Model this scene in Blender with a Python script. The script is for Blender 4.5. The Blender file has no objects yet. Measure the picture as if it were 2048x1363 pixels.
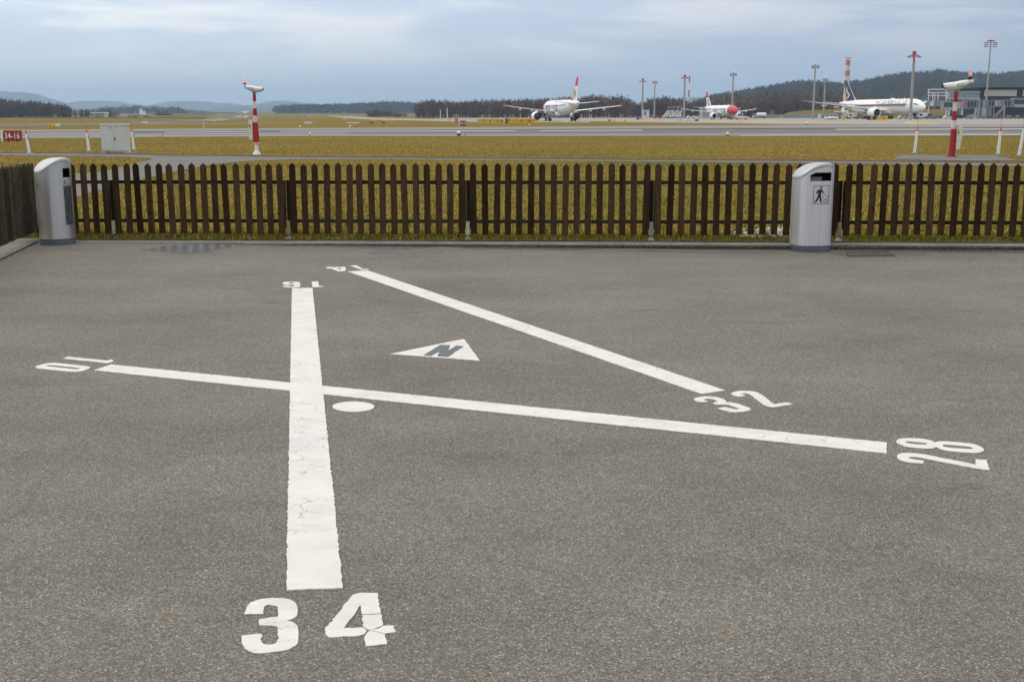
import bpy, bmesh, math, random
import numpy as np
from mathutils import Vector, Matrix
from mathutils.geometry import tessellate_polygon

random.seed(7)
rng = np.random.default_rng(11)
scene = bpy.context.scene
COL = scene.collection
R = math.radians

# ------------------------------------------------------------------ camera
FPX = 2300.0                      # focal length in pixels of the 2048 px wide photograph
PITCH = math.atan(450.5 / FPX)    # horizon lies 450 px above the middle
CAMH = 1.7
cam_data = bpy.data.cameras.new('camera')
cam_data.sensor_width = 36.0
cam_data.lens = FPX / 2048.0 * 36.0
cam_data.clip_start = 0.05
cam_data.clip_end = 40000.0
cam = bpy.data.objects.new('camera', cam_data)
COL.objects.link(cam)
cam.location = (0, 0, CAMH)
cam.rotation_euler = (math.pi / 2 - PITCH, 0, 0)
scene.camera = cam

# ------------------------------------------------------------------ render / view
scene.render.engine = 'CYCLES'
scene.cycles.use_denoising = True
scene.cycles.max_bounces = 4
scene.cycles.diffuse_bounces = 2
scene.cycles.glossy_bounces = 2
scene.cycles.transmission_bounces = 4
scene.cycles.transparent_max_bounces = 6
scene.cycles.volume_bounces = 0
scene.view_settings.view_transform = 'Standard'
scene.view_settings.look = 'None'
scene.view_settings.exposure = 0.0
scene.view_settings.gamma = 1.0
scene.view_settings.use_curve_mapping = False

# ------------------------------------------------------------------ sky
SUN_EL, SUN_AZ = R(42), R(-58)    # hidden sun: to the left, behind the cloud sheet (azimuth from +Y, clockwise)
world = bpy.data.worlds.new('World')
scene.world = world
world.use_nodes = True
nt = world.node_tree
nt.nodes.clear()
N, L = nt.nodes, nt.links


def wmath(op, a, b=None, clamp=False):
    n = N.new('ShaderNodeMath')
    n.operation = op
    n.use_clamp = clamp
    for i, v in enumerate((a, b)):
        if v is None:
            continue
        if isinstance(v, (int, float)):
            n.inputs[i].default_value = v
        else:
            L.new(v, n.inputs[i])
    return n.outputs[0]


def wmix(fac, a, b, blend='MIX'):
    n = N.new('ShaderNodeMix')
    n.data_type = 'RGBA'
    n.blend_type = blend
    for s, v in ((n.inputs[0], fac), (n.inputs[6], a), (n.inputs[7], b)):
        if isinstance(v, (int, float)):
            s.default_value = v
        elif isinstance(v, tuple):
            s.default_value = (*v, 1)
        else:
            L.new(v, s)
    return n.outputs[2]


sky = N.new('ShaderNodeTexSky')
sky.sky_type = 'NISHITA'
sky.sun_disc = False
sky.sun_elevation = SUN_EL
sky.sun_rotation = SUN_AZ
sky.altitude = 430
sky.air_density = 1.0
sky.dust_density = 2.5
tc = N.new('ShaderNodeTexCoord')
sep = N.new('ShaderNodeSeparateXYZ')
L.new(tc.outputs['Generated'], sep.inputs[0])
dx, dy, dz = sep.outputs
el = wmath('MAXIMUM', dz, 0.0)
# overcast luminance: zenith about three times the horizon
cie = wmath('ADD', wmath('MULTIPLY', el, 2.0), 1.0)
# cloud streaks, stretched sideways
mp = N.new('ShaderNodeMapping')
mp.inputs['Scale'].default_value = (2.6, 2.6, 19.0)
L.new(tc.outputs['Generated'], mp.inputs[0])
nz = N.new('ShaderNodeTexNoise')
nz.inputs['Scale'].default_value = 2.1
nz.inputs['Detail'].default_value = 7.0
nz.inputs['Roughness'].default_value = 0.52
nz.inputs['Distortion'].default_value = 0.35
L.new(mp.outputs[0], nz.inputs[0])
cr = N.new('ShaderNodeMapRange')
cr.inputs['From Min'].default_value = 0.40
cr.inputs['From Max'].default_value = 0.63
cr.interpolation_type = 'SMOOTHSTEP'
L.new(nz.outputs['Fac'], cr.inputs['Value'])
# thinner, brighter cloud towards the hidden sun on the left
vd = N.new('ShaderNodeVectorMath')
vd.operation = 'DOT_PRODUCT'
L.new(tc.outputs['Generated'], vd.inputs[0])
vd.inputs[1].default_value = (math.sin(SUN_AZ) * math.cos(SUN_EL), math.cos(SUN_AZ) * math.cos(SUN_EL), math.sin(SUN_EL))
sm_ = N.new('ShaderNodeMapRange')
sm_.inputs['From Min'].default_value = -0.30
sm_.inputs['From Max'].default_value = 0.78
L.new(vd.outputs['Value'], sm_.inputs['Value'])
side = sm_.outputs[0]                                                       # 0..1
up = N.new('ShaderNodeMapRange')
up.inputs['From Min'].default_value = 0.012
up.inputs['From Max'].default_value = 0.075
up.interpolation_type = 'SMOOTHSTEP'
L.new(el, up.inputs['Value'])
cl = wmath('MULTIPLY', cr.outputs[0], up.outputs[0])
dark = wmix(side, (0.118, 0.155, 0.26), (0.61, 0.69, 0.805))
light = wmix(side, (0.17, 0.20, 0.285), (0.86, 0.87, 0.895))
cloud = wmix(cl, dark, light)
# overhead the sheet is a plain, slightly warm grey
ov = N.new('ShaderNodeMapRange')
ov.inputs['From Min'].default_value = 0.12
ov.inputs['From Max'].default_value = 0.55
ov.interpolation_type = 'SMOOTHSTEP'
L.new(el, ov.inputs['Value'])
cloud = wmix(ov.outputs[0], cloud, wmix(cr.outputs[0], (0.49, 0.475, 0.455), (0.60, 0.585, 0.56)))
cloud = wmix(1.0, cloud, cie, 'MULTIPLY')
gain = N.new('ShaderNodeVectorMath')
gain.operation = 'SCALE'
gain.inputs['Scale'].default_value = 10.5
L.new(cloud, gain.inputs[0])
final = wmix(0.94, sky.outputs[0], gain.outputs[0])
bg = N.new('ShaderNodeBackground')
bg.inputs['Strength'].default_value = 0.115
L.new(final, bg.inputs['Color'])
wo = N.new('ShaderNodeOutputWorld')
L.new(bg.outputs[0], wo.inputs['Surface'])

# ------------------------------------------------------------------ sun, soft behind cloud
sun_data = bpy.data.lights.new('sun', 'SUN')
sun_data.energy = 0.6
sun_data.angle = R(40)
sun_data.color = (1.0, 0.97, 0.93)
sun = bpy.data.objects.new('sun', sun_data)
COL.objects.link(sun)
sd = Vector((math.sin(SUN_AZ) * math.cos(SUN_EL), math.cos(SUN_AZ) * math.cos(SUN_EL), math.sin(SUN_EL)))
sun.rotation_euler = sd.to_track_quat('Z', 'Y').to_euler()

# ------------------------------------------------------------------ helpers
CP, SP = math.cos(PITCH), math.sin(PITCH)


def ray(px, py):
    x = (px - 1024.0) / FPX
    y = -(py - 681.5) / FPX
    return Vector((x, CP + y * SP, -SP + y * CP))


def gp(px, py, z=0.06):
    d = ray(px, py)
    t = (z - CAMH) / d.z
    return Vector((d.x * t, d.y * t, z))


def at(px, py, Y):
    d = ray(px, py)
    t = Y / d.y
    return Vector((d.x * t, Y, CAMH + d.z * t))


def gz(x, y):
    """height of the airfield"""
    z = 0.06
    if y > 900:
        z += 18.0 * ((min(y, 3500.0) - 900) / 3300.0) ** 2
    return z


def smoothstep(t):
    t = max(0.0, min(1.0, t))
    return t * t * (3 - 2 * t)


class Mat:
    """tiny node helper"""

    def __init__(self, name, rough=0.6, metal=0.0, spec=0.5):
        self.m = bpy.data.materials.new(name)
        self.m.use_nodes = True
        self.t = self.m.node_tree
        self.n = self.t.nodes
        self.l = self.t.links
        self.b = self.n['Principled BSDF']
        self.b.inputs['Roughness'].default_value = rough
        self.b.inputs['Metallic'].default_value = metal
        self.b.inputs['Specular IOR Level'].default_value = spec
        self.tc = None

    def put(self, sock, v):
        if isinstance(v, (int, float)):
            sock.default_value = v
        elif isinstance(v, tuple):
            sock.default_value = (*v, 1) if len(v) == 3 and sock.type == 'RGBA' else v
        else:
            self.l.new(v, sock)

    def coord(self, scale=(1, 1, 1), kind='Object'):
        if self.tc is None:
            self.tc = self.n.new('ShaderNodeTexCoord')
        mp = self.n.new('ShaderNodeMapping')
        mp.inputs['Scale'].default_value = scale
        self.l.new(self.tc.outputs[kind], mp.inputs[0])
        return mp.outputs[0]

    def noise(self, vec, scale, detail=3, rough=0.5, dist=0.0, out='Fac'):
        t = self.n.new('ShaderNodeTexNoise')
        t.inputs['Scale'].default_value = scale
        t.inputs['Detail'].default_value = detail
        t.inputs['Roughness'].default_value = rough
        t.inputs['Distortion'].default_value = dist
        self.l.new(vec, t.inputs[0])
        return t.outputs[out]

    def voro(self, vec, scale, feature='F1', out='Color'):
        t = self.n.new('ShaderNodeTexVoronoi')
        t.feature = feature
        t.inputs['Scale'].default_value = scale
        self.l.new(vec, t.inputs['Vector'])
        return t.outputs[out]

    def ramp(self, fac, stops):
        r = self.n.new('ShaderNodeValToRGB')
        e = r.color_ramp.elements
        while len(e) < len(stops):
            e.new(0.5)
        for k, (p, c) in zip(e, stops):
            k.position = p
            k.color = (*c, 1) if isinstance(c, tuple) else (c, c, c, 1)
        self.l.new(fac, r.inputs[0])
        return r.outputs[0]

    def mapr(self, v, a, b, c=0.0, d=1.0):
        r = self.n.new('ShaderNodeMapRange')
        self.put(r.inputs['Value'], v)
        for k, x in zip(('From Min', 'From Max', 'To Min', 'To Max'), (a, b, c, d)):
            r.inputs[k].default_value = x
        return r.outputs[0]

    def math(self, op, a, b=0.0):
        m = self.n.new('ShaderNodeMath')
        m.operation = op
        self.put(m.inputs[0], a)
        self.put(m.inputs[1], b)
        return m.outputs[0]

    def mix(self, fac, a, b, blend='MIX'):
        m = self.n.new('ShaderNodeMix')
        m.data_type = 'RGBA'
        m.blend_type = blend
        self.put(m.inputs[0], fac)
        self.put(m.inputs[6], a)
        self.put(m.inputs[7], b)
        return m.outputs[2]

    def color(self, v):
        self.put(self.b.inputs['Base Color'], v)
        return self

    def bump(self, h, strength=0.3, dist=0.01):
        b = self.n.new('ShaderNodeBump')
        b.inputs['Strength'].default_value = strength
        b.inputs['Distance'].default_value = dist
        self.l.new(h, b.inputs['Height'])
        self.l.new(b.outputs[0], self.b.inputs['Normal'])
        return self


MATS = {}


def pm(name, col, rough=0.55, metal=0.0, var=0.12, scale=4.0, spec=0.5, emit=None):
    """painted / plain material with a little procedural unevenness"""
    if name in MATS:
        return MATS[name]
    k = Mat(name, rough, metal, spec)
    f = k.noise(k.coord(), scale, 4, 0.6)
    lo = tuple(c * (1 - var) for c in col)
    hi = tuple(min(1.0, c * (1 + var)) for c in col)
    k.color(k.mix(k.mapr(f, 0.3, 0.7), lo, hi))
    k.put(k.b.inputs['Roughness'], k.mapr(f, 0.3, 0.7, rough * 0.85, min(1.0, rough * 1.15)))
    if emit:
        k.b.inputs['Emission Color'].default_value = (*emit[0], 1)
        k.b.inputs['Emission Strength'].default_value = emit[1]
    MATS[name] = k.m
    return k.m


class MB:
    """collects faces, builds ONE mesh object"""

    def __init__(self):
        self.v = []
        self.f = []

    def add(self, vs, fs):
        o = len(self.v)
        self.v += [tuple(v) for v in vs]
        self.f += [tuple(i + o for i in f) for f in fs]
        return self

    def box(self, x0, x1, y0, y1, z0, z1):
        self.add([(x0, y0, z0), (x1, y0, z0), (x1, y1, z0), (x0, y1, z0), (x0, y0, z1), (x1, y0, z1), (x1, y1, z1), (x0, y1, z1)],
                 [(0, 3, 2, 1), (4, 5, 6, 7), (0, 1, 5, 4), (1, 2, 6, 5), (2, 3, 7, 6), (3, 0, 4, 7)])
        return self

    def rings(self, rings, cap0=True, cap1=True):
        n = len(rings[0])
        vs = [p for r in rings for p in r]
        fs = []
        for i in range(len(rings) - 1):
            for j in range(n):
                a, b = i * n + j, i * n + (j + 1) % n
                fs.append((a, b, b + n, a + n))
        if cap0:
            fs.append(tuple(reversed(range(n))))
        if cap1:
            fs.append(tuple(range((len(rings) - 1) * n, len(rings) * n)))
        return self.add(vs, fs)

    def tube(self, p, q, r0, r1=None, n=8):
        r1 = r0 if r1 is None else r1
        p, q = Vector(p), Vector(q)
        d = (q - p).normalized()
        a = d.orthogonal().normalized()
        b = d.cross(a)
        rg = []
        for c, r in ((p, r0), (q, r1)):
            rg.append([c + (a * math.cos(2 * math.pi * i / n) + b * math.sin(2 * math.pi * i / n)) * r for i in range(n)])
        return self.rings(rg)

    def path(self, pts, r, n=6):
        for i in range(len(pts) - 1):
            self.tube(pts[i], pts[i + 1], r, r, n)
        return self

    def lathe(self, prof, n=16, c=(0, 0), cap0=True, cap1=True):
        return self.rings([[(c[0] + r * math.cos(2 * math.pi * i / n), c[1] + r * math.sin(2 * math.pi * i / n), z) for i in range(n)] for r, z in prof], cap0, cap1)

    def prism(self, poly, y0, y1):
        """poly in x,z; extruded along y"""
        n = len(poly)
        vs = [(x, y0, z) for x, z in poly] + [(x, y1, z) for x, z in poly]
        fs = [(i, (i + 1) % n, n + (i + 1) % n, n + i) for i in range(n)]
        fs += [tuple(reversed(range(n))), tuple(range(n, 2 * n))]
        return self.add(vs, fs)

    def slab(self, poly, z0, z1):
        """poly in x,y; extruded along z"""
        n = len(poly)
        vs = [(p[0], p[1], z0) for p in poly] + [(p[0], p[1], z1) for p in poly]
        fs = [(i, (i + 1) % n, n + (i + 1) % n, n + i) for i in range(n)]
        fs += [tuple(reversed(range(n))), tuple(range(n, 2 * n))]
        return self.add(vs, fs)

    def ball(self, c, r, seg=12, ring=8, sz=1.0):
        rg = []
        for i in range(1, ring):
            a = math.pi * i / ring
            rg.append([(c[0] + r * math.sin(a) * math.cos(2 * math.pi * j / seg), c[1] + r * math.sin(a) * math.sin(2 * math.pi * j / seg), c[2] - r * sz * math.cos(a)) for j in range(seg)])
        return self.rings(rg)

    def mesh(self, name, smooth=False, bevel=0.0, fix=True):
        me = bpy.data.meshes.new(name)
        me.from_pydata(self.v, [], self.f)
        if fix or bevel:
            bm = bmesh.new()
            bm.from_mesh(me)
            if fix:
                bmesh.ops.recalc_face_normals(bm, faces=bm.faces)
            if bevel:
                es = [e for e in bm.edges if e.is_manifold and e.calc_face_angle(0) > 0.7]
                bmesh.ops.bevel(bm, geom=es, offset=bevel, segments=2, affect='EDGES', profile=0.6, clamp_overlap=True)
            bm.to_mesh(me)
            bm.free()
        if smooth:
            me.polygons.foreach_set('use_smooth', [True] * len(me.polygons))
            try:
                me.set_sharp_from_angle(angle=R(smooth if not isinstance(smooth, bool) else 40))
            except Exception:
                pass
        me.update()
        return me

    def build(self, name, m, parent=None, smooth=False, bevel=0.0, fix=True):
        return link(name, self.mesh(name, smooth, bevel, fix), m, parent)


def link(name, me, m=None, parent=None):
    if m is not None and not me.materials:
        me.materials.append(m)
    o = bpy.data.objects.new(name, me)
    COL.objects.link(o)
    if parent is not None:
        o.parent = parent
    return o


def tag(o, label=None, cat=None, group=None, kind=None):
    for k, v in (('label', label), ('category', cat), ('group', group), ('kind', kind)):
        if v:
            o[k] = v
    return o


def thing(name, label, cat, loc=(0, 0, 0), rz=0.0, group=None):
    o = bpy.data.objects.new(name, None)
    o.empty_display_size = 0.2
    COL.objects.link(o)
    o.location = loc
    o.rotation_euler = (0, 0, rz)
    return tag(o, label, cat, group)


def copy_thing(root, loc, rz, label, scale=None):
    def cp(o, parent):
        c = o.copy()
        COL.objects.link(c)
        c.parent = parent
        for ch in [x for x in o.children]:
            cp(ch, c)
        return c
    r = cp(root, None)
    r.location = loc
    r.rotation_euler = (0, 0, rz)
    if scale:
        r.scale = (scale,) * 3
    r['label'] = label
    return r


def text_geo(s, size=1.0, bold=0.0, align='CENTER'):
    """2D triangles of a line of text in the built-in font: (verts xy, faces)"""
    cu = bpy.data.curves.new('lettering', 'FONT')
    cu.body = s
    cu.size = size
    cu.align_x = align
    cu.align_y = 'CENTER'
    cu.offset = bold
    cu.resolution_u = 3
    ob = bpy.data.objects.new('lettering', cu)
    COL.objects.link(ob)
    dg = bpy.context.evaluated_depsgraph_get()
    me = bpy.data.meshes.new_from_object(ob.evaluated_get(dg))
    vs = [(v.co.x, v.co.y) for v in me.vertices]
    fs = [tuple(p.vertices) for p in me.polygons]
    bpy.data.objects.remove(ob)
    bpy.data.curves.remove(cu)
    bpy.data.meshes.remove(me)
    return vs, fs


def sheet(polys, z, mb=None, zf=None):
    """flat polygon (outer [+ holes]) of (x,y) points -> faces"""
    mb = mb or MB()
    flat = [p for pl in polys for p in pl]
    tris = tessellate_polygon([[Vector((p[0], p[1], 0)) for p in pl] for pl in polys])
    mb.add([(p[0], p[1], zf(p[0], p[1]) + z if zf else z) for p in flat], tris)
    return mb


def np_mesh(name, V, F, m, kind=None, label=None, cat=None, attrs=None, smooth=False):
    """triangles / quads from arrays"""
    me = bpy.data.meshes.new(name)
    nv, nf, k = len(V), len(F), F.shape[1]
    me.vertices.add(nv)
    me.vertices.foreach_set('co', np.ascontiguousarray(V, dtype=np.float32).ravel())
    me.loops.add(nf * k)
    me.loops.foreach_set('vertex_index', np.ascontiguousarray(F, dtype=np.int32).ravel())
    me.polygons.add(nf)
    me.polygons.foreach_set('loop_start', np.arange(0, nf * k, k, dtype=np.int32))
    if smooth:
        me.polygons.foreach_set('use_smooth', np.ones(nf, dtype=bool))
    for an, (dom, data) in (attrs or {}).items():
        at_ = me.attributes.new(an, 'FLOAT', dom)
        at_.data.foreach_set('value', np.ascontiguousarray(data, dtype=np.float32))
    me.update(calc_edges=True)
    o = link(name, me, m)
    return tag(o, label, cat, kind=kind)


def inside(poly, X, Y):
    """numpy point in polygon"""
    r = np.zeros(X.shape, bool)
    n = len(poly)
    for i in range(n):
        x0, y0 = poly[i][0], poly[i][1]
        x1, y1 = poly[(i + 1) % n][0], poly[(i + 1) % n][1]
        if y0 == y1:
            continue
        c = ((y0 > Y) != (y1 > Y)) & (X < (x1 - x0) * (Y - y0) / (y1 - y0) + x0)
        r ^= c
    return r

# ------------------------------------------------------------------ ground materials
def grass_material(name, tint=0.70, bump=True):
    k = Mat(name, 0.95, 0, 0.02)
    c = k.coord((1, 1, 1))
    big = k.noise(c, 0.035, 4, 0.6)
    mid = k.noise(k.coord((0.35, 1.1, 1)), 0.32, 5, 0.65)
    fine = k.noise(k.coord((1, 0.4, 1)), 7.0, 6, 0.8)
    green = k.ramp(k.math('ADD', k.math('MULTIPLY', big, 0.45), k.math('MULTIPLY', mid, 0.55)), [(0.45, 0.0), (0.63, 1.0)])
    straw = k.mix(k.mapr(fine, 0.3, 0.72), (0.10 * tint, 0.064 * tint, 0.012 * tint), (0.43 * tint, 0.305 * tint, 0.070 * tint))
    grn = k.mix(k.mapr(fine, 0.3, 0.72), (0.055 * tint, 0.055 * tint, 0.012 * tint), (0.27 * tint, 0.25 * tint, 0.045 * tint))
    k.color(k.mix(k.math('MULTIPLY', green, 0.95), straw, grn))
    if bump:
        k.bump(fine, 0.6, 0.05)
    return k.m


M_GRASS = grass_material('winter_grass')


def blade_material():
    k = Mat('grass_blade', 0.9, 0, 0.02)
    g = k.n.new('ShaderNodeNewGeometry')
    rnd = g.outputs['Random Per Island']
    c = k.coord((1, 1, 1))
    big = k.noise(c, 0.035, 4, 0.6)
    mid = k.noise(k.coord((0.35, 1.1, 1)), 0.32, 5, 0.65)
    at_ = k.n.new('ShaderNodeAttribute')
    at_.attribute_name = 'lush'
    green = k.ramp(k.math('ADD', k.math('MULTIPLY', big, 0.45), k.math('MULTIPLY', mid, 0.55)), [(0.45, 0.0), (0.63, 1.0)])
    straw = k.ramp(rnd, [(0.0, (0.06, 0.038, 0.010)), (0.35, (0.165, 0.117, 0.028)), (0.8, (0.41, 0.292, 0.076)), (1.0, (0.66, 0.51, 0.20))])
    grn = k.ramp(rnd, [(0.0, (0.04, 0.046, 0.008)), (0.5, (0.15, 0.165, 0.022)), (1.0, (0.36, 0.34, 0.06))])
    f = k.math('MINIMUM', k.math('ADD', k.math('MULTIPLY', green, 0.85), at_.outputs['Fac']), 1.0)
    k.color(k.mix(f, straw, grn))
    return k.m


M_BLADE = blade_material()


def asphalt_material(name, base=(0.156, 0.148, 0.131), speck=0.75, scale=180.0):
    k = Mat(name, 0.85, 0, 0.2)
    c = k.coord((1, 1, 1))
    v1 = k.voro(c, scale)                       # aggregate, one random colour a stone
    sepc = k.n.new('ShaderNodeSeparateColor')
    k.l.new(v1, sepc.inputs[0])
    tone = k.ramp(sepc.outputs[0], [(0.0, 0.34), (0.22, 0.58), (0.50, 0.92), (0.78, 1.22), (0.93, 1.75), (1.0, 2.9)])
    hue = k.ramp(sepc.outputs[1], [(0.0, (1.0, 1.0, 1.0)), (0.55, (1.02, 1.0, 0.97)), (0.78, (1.22, 1.02, 0.68)), (0.9, (0.78, 0.98, 1.32)), (1.0, (1.1, 0.98, 0.86))])
    stone = k.mix(1.0, tone, hue, 'MULTIPLY')
    stone = k.mix(speck, (1, 1, 1), stone)
    patch = k.noise(k.coord((0.8, 1.25, 1)), 0.6, 5, 0.66)
    blot = k.noise(c, 3.2, 3, 0.7)
    shade = k.math('ADD', k.mapr(patch, 0.28, 0.72, 0.77, 1.16), k.mapr(blot, 0.25, 0.75, -0.10, 0.10))
    col = k.mix(1.0, (base), stone, 'MULTIPLY')
    comb = k.n.new('ShaderNodeCombineColor')
    for i in range(3):
        k.l.new(shade, comb.inputs[i])
    col = k.mix(1.0, col, comb.outputs[0], 'MULTIPLY')
    # faint long seams and hairline cracks
    wv = k.noise(c, 0.8, 3, 0.6, out='Color')
    vq = k.n.new('ShaderNodeVectorMath')
    vq.operation = 'MULTIPLY_ADD'
    k.l.new(wv, vq.inputs[0])
    vq.inputs[1].default_value = (0.9, 0.9, 0)
    k.l.new(c, vq.inputs[2])
    ce = k.voro(vq.outputs[0], 0.33, 'DISTANCE_TO_EDGE', 'Distance')
    where = k.ramp(k.noise(c, 0.5, 3, 0.6), [(0.50, 0.0), (0.62, 0.3)])
    cf = k.math('MULTIPLY', k.ramp(ce, [(0.0, 1.0), (0.003, 0.6), (0.006, 0.0)]), where)
    col = k.mix(cf, col, tuple(b * 0.35 for b in base))
    # small oil spots and darker tar smears
    spot = k.noise(k.coord((1, 2.4, 1)), 1.15, 5, 0.72, 0.6)
    col = k.mix(k.ramp(spot, [(0.60, 0.0), (0.72, 0.5)]), col, tuple(b * 0.45 for b in base))
    k.color(col)
    d = k.voro(c, scale, out='Distance')
    k.bump(d, 0.55, 0.006)
    k.put(k.b.inputs['Roughness'], k.mapr(blot, 0.3, 0.7, 0.72, 0.92))
    return k.m


M_ASPHALT = asphalt_material('asphalt_pavement')
M_ROAD = asphalt_material('asphalt_road', (0.135, 0.130, 0.124), 0.4, 40)


def streaky(name, col, var, sx, sy, rough=0.9, spec=0.08):
    k = Mat(name, rough, 0, spec)
    f = k.noise(k.coord((sx, sy, 1)), 1.0, 6, 0.65)
    g = k.noise(k.coord((sx * 6, sy * 6, 1)), 1.0, 4, 0.6)
    f = k.math('ADD', k.math('MULTIPLY', f, 0.65), k.math('MULTIPLY', g, 0.35))
    k.color(k.mix(k.mapr(f, 0.33, 0.67), tuple(c * (1 - var) for c in col), tuple(min(1, c * (1 + var)) for c in col)))
    return k.m


M_RUNWAY = streaky('runway_asphalt', (0.135, 0.131, 0.131), 0.25, 0.02, 0.35)
M_RUNWAY_DARK = streaky('runway_rubber', (0.062, 0.062, 0.066), 0.3, 0.01, 0.3)
M_SHOULDER = streaky('runway_concrete', (0.215, 0.206, 0.198), 0.2, 0.02, 0.3)
M_APRON = streaky('apron_concrete', (0.285, 0.265, 0.238), 0.12, 0.015, 0.05)
M_LINEW = streaky('line_paint_white', (0.52, 0.52, 0.52), 0.18, 0.05, 1.0)
M_LINEY = streaky('line_paint_yellow', (0.62, 0.43, 0.05), 0.15, 0.05, 1.0)
M_SOIL = streaky('bare_soil', (0.085, 0.062, 0.04), 0.4, 0.7, 2.0)

# ------------------------------------------------------------------ lines of kerb and fence
K0, K1 = gp(500, 485, 0.042), gp(1850, 489.5, 0.06)
KE = Vector((K1.x - K0.x, K1.y - K0.y)).normalized()
KN = Vector((-KE.y, KE.x))
KO = Vector((K0.x, K0.y)) - KE * (K0.x / KE.x)          # kerb line at X = 0


def kf(s, d=0.0):
    p = KO + KE * s + KN * d
    return (p.x, p.y)


def kz(s):
    return 0.050 + 0.0019 * s


KA = math.atan2(KE.y, KE.x)
TILT = R(0.30)                                            # the pavement falls a little to the right
PAVE_M = Matrix.Rotation(TILT, 4, 'Y')
PAVE_I = PAVE_M.inverted()


def pv(px, py):
    """pixel -> point in the plane of the pavement (its own coordinates)"""
    d = PAVE_I.to_3x3() @ ray(px, py)
    o = PAVE_I @ Vector((0, 0, CAMH))
    t = -o.z / d.z
    return (o.x + d.x * t, o.y + d.y * t)


LK0, LK1 = Vector(pv(78, 483)), Vector(pv(0, 521))        # foot of the left kerb
LKD = (LK1 - LK0).normalized()
# corner of the two kerbs
den = LKD.x * KE.y - LKD.y * KE.x
tt = ((KO.x - LK0.x) * KE.y - (KO.y - LK0.y) * KE.x) / den
CORNER = LK0 + LKD * tt
LKN = Vector((LKD.y, -LKD.x))
if LKN.x > 0:
    LKN = -LKN                                            # points away from the pavement (to the left)
S_CORNER = (Vector((CORNER.x, CORNER.y)) - KO).dot(KE)

# ------------------------------------------------------------------ pavement with its painted marks
far_left = CORNER + LKD * 30.0
pv_poly = [tuple(CORNER + KN * 0.04), kf(14, 0.04), (16, -12), (far_left.x, -12), tuple(far_left)]
pavement = sheet([pv_poly], 0.0).build('pavement', M_ASPHALT)
pavement.matrix_world = PAVE_M
tag(pavement, 'grey asphalt viewing area with white runway lines painted on it', None, None, 'structure')


def paint_material(name, col, crack=1.0):
    k = Mat(name, 0.62, 0, 0.35)
    c = k.coord((1, 1, 1))
    w = k.noise(c, 9.0, 4, 0.6, out='Color')
    vm = k.n.new('ShaderNodeVectorMath')
    vm.operation = 'MULTIPLY_ADD'
    k.l.new(w, vm.inputs[0])
    vm.inputs[1].default_value = (0.16, 0.16, 0.0)
    k.l.new(c, vm.inputs[2])
    e = k.voro(vm.outputs[0], 6.5, 'DISTANCE_TO_EDGE', 'Distance')
    line = k.ramp(e, [(0.0, 1.0), (0.005, 0.8), (0.011, 0.0)])
    e2 = k.voro(vm.outputs[0], 19.0, 'DISTANCE_TO_EDGE', 'Distance')
    line2 = k.ramp(e2, [(0.0, 1.0), (0.014, 0.7), (0.026, 0.0)])
    where = k.ramp(k.noise(c, 1.7, 3, 0.6), [(0.52, 0.0), (0.62, 1.0)])
    where2 = k.ramp(k.noise(c, 3.1, 4, 0.7), [(0.55, 0.0), (0.66, 1.0)])
    pits = k.ramp(k.noise(k.coord((1, 1.6, 1)), 95.0, 3, 0.7), [(0.66, 0.0), (0.74, 1.0)])
    pits = k.math('MULTIPLY', pits, k.ramp(k.noise(c, 2.3, 4, 0.65), [(0.44, 0.05), (0.62, 1.0)]))
    f = k.math('MAXIMUM', k.math('MULTIPLY', line, where), k.math('MULTIPLY', line2, where2))
    f = k.math('MAXIMUM', f, pits)
    dirt = k.noise(k.coord((1, 1.8, 1)), 4.0, 6, 0.68)
    warm = k.noise(c, 1.2, 4, 0.6)
    base = k.mix(k.mapr(dirt, 0.3, 0.75), col, tuple(x * 0.74 for x in col))
    base = k.mix(k.mapr(warm, 0.4, 0.75, 0, 0.6), base, (col[0] * 0.98, col[1] * 0.955, col[2] * 0.89))
    k.color(k.mix(k.math('MULTIPLY', f, 0.85 * crack), base, (0.10, 0.096, 0.09)))
    k.bump(dirt, 0.15, 0.004)
    return k.m


M_PAINT = paint_material('marking_paint', (0.64, 0.628, 0.602))
M_PAINT_N = paint_material('grey_blue_paint', (0.098, 0.108, 0.128), 0.15)


def ragged(pts, step=0.016, amp=0.0022):
    out = []
    n = len(pts)
    for i in range(n):
        a, b = Vector(pts[i]), Vector(pts[(i + 1) % n])
        d = b - a
        ln = d.length
        m = max(1, int(ln / step))
        nrm = Vector((-d.y, d.x)).normalized() if ln > 0 else Vector((0, 0))
        for j in range(m):
            q = a + d * (j / m)
            q += nrm * random.gauss(0, amp) * (0.5 if j == 0 else 1)
            out.append((q.x, q.y))
    return out


def rounded(pts, it=1):
    """soften traced curves a little"""
    for _ in range(it):
        out = []
        n = len(pts)
        for i in range(n):
            p, q, r = pts[i - 1], pts[i], pts[(i + 1) % n]
            a = math.atan2(q[1] - p[1], q[0] - p[0])
            b = math.atan2(r[1] - q[1], r[0] - q[0])
            t = abs((b - a + math.pi) % (2 * math.pi) - math.pi)
            if t > 1.15:
                out.append(q)
            else:
                out.append((q[0] * .75 + p[0] * .25, q[1] * .75 + p[1] * .25))
                out.append((q[0] * .75 + r[0] * .25, q[1] * .75 + r[1] * .25))
        pts = out
    return pts


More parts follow.
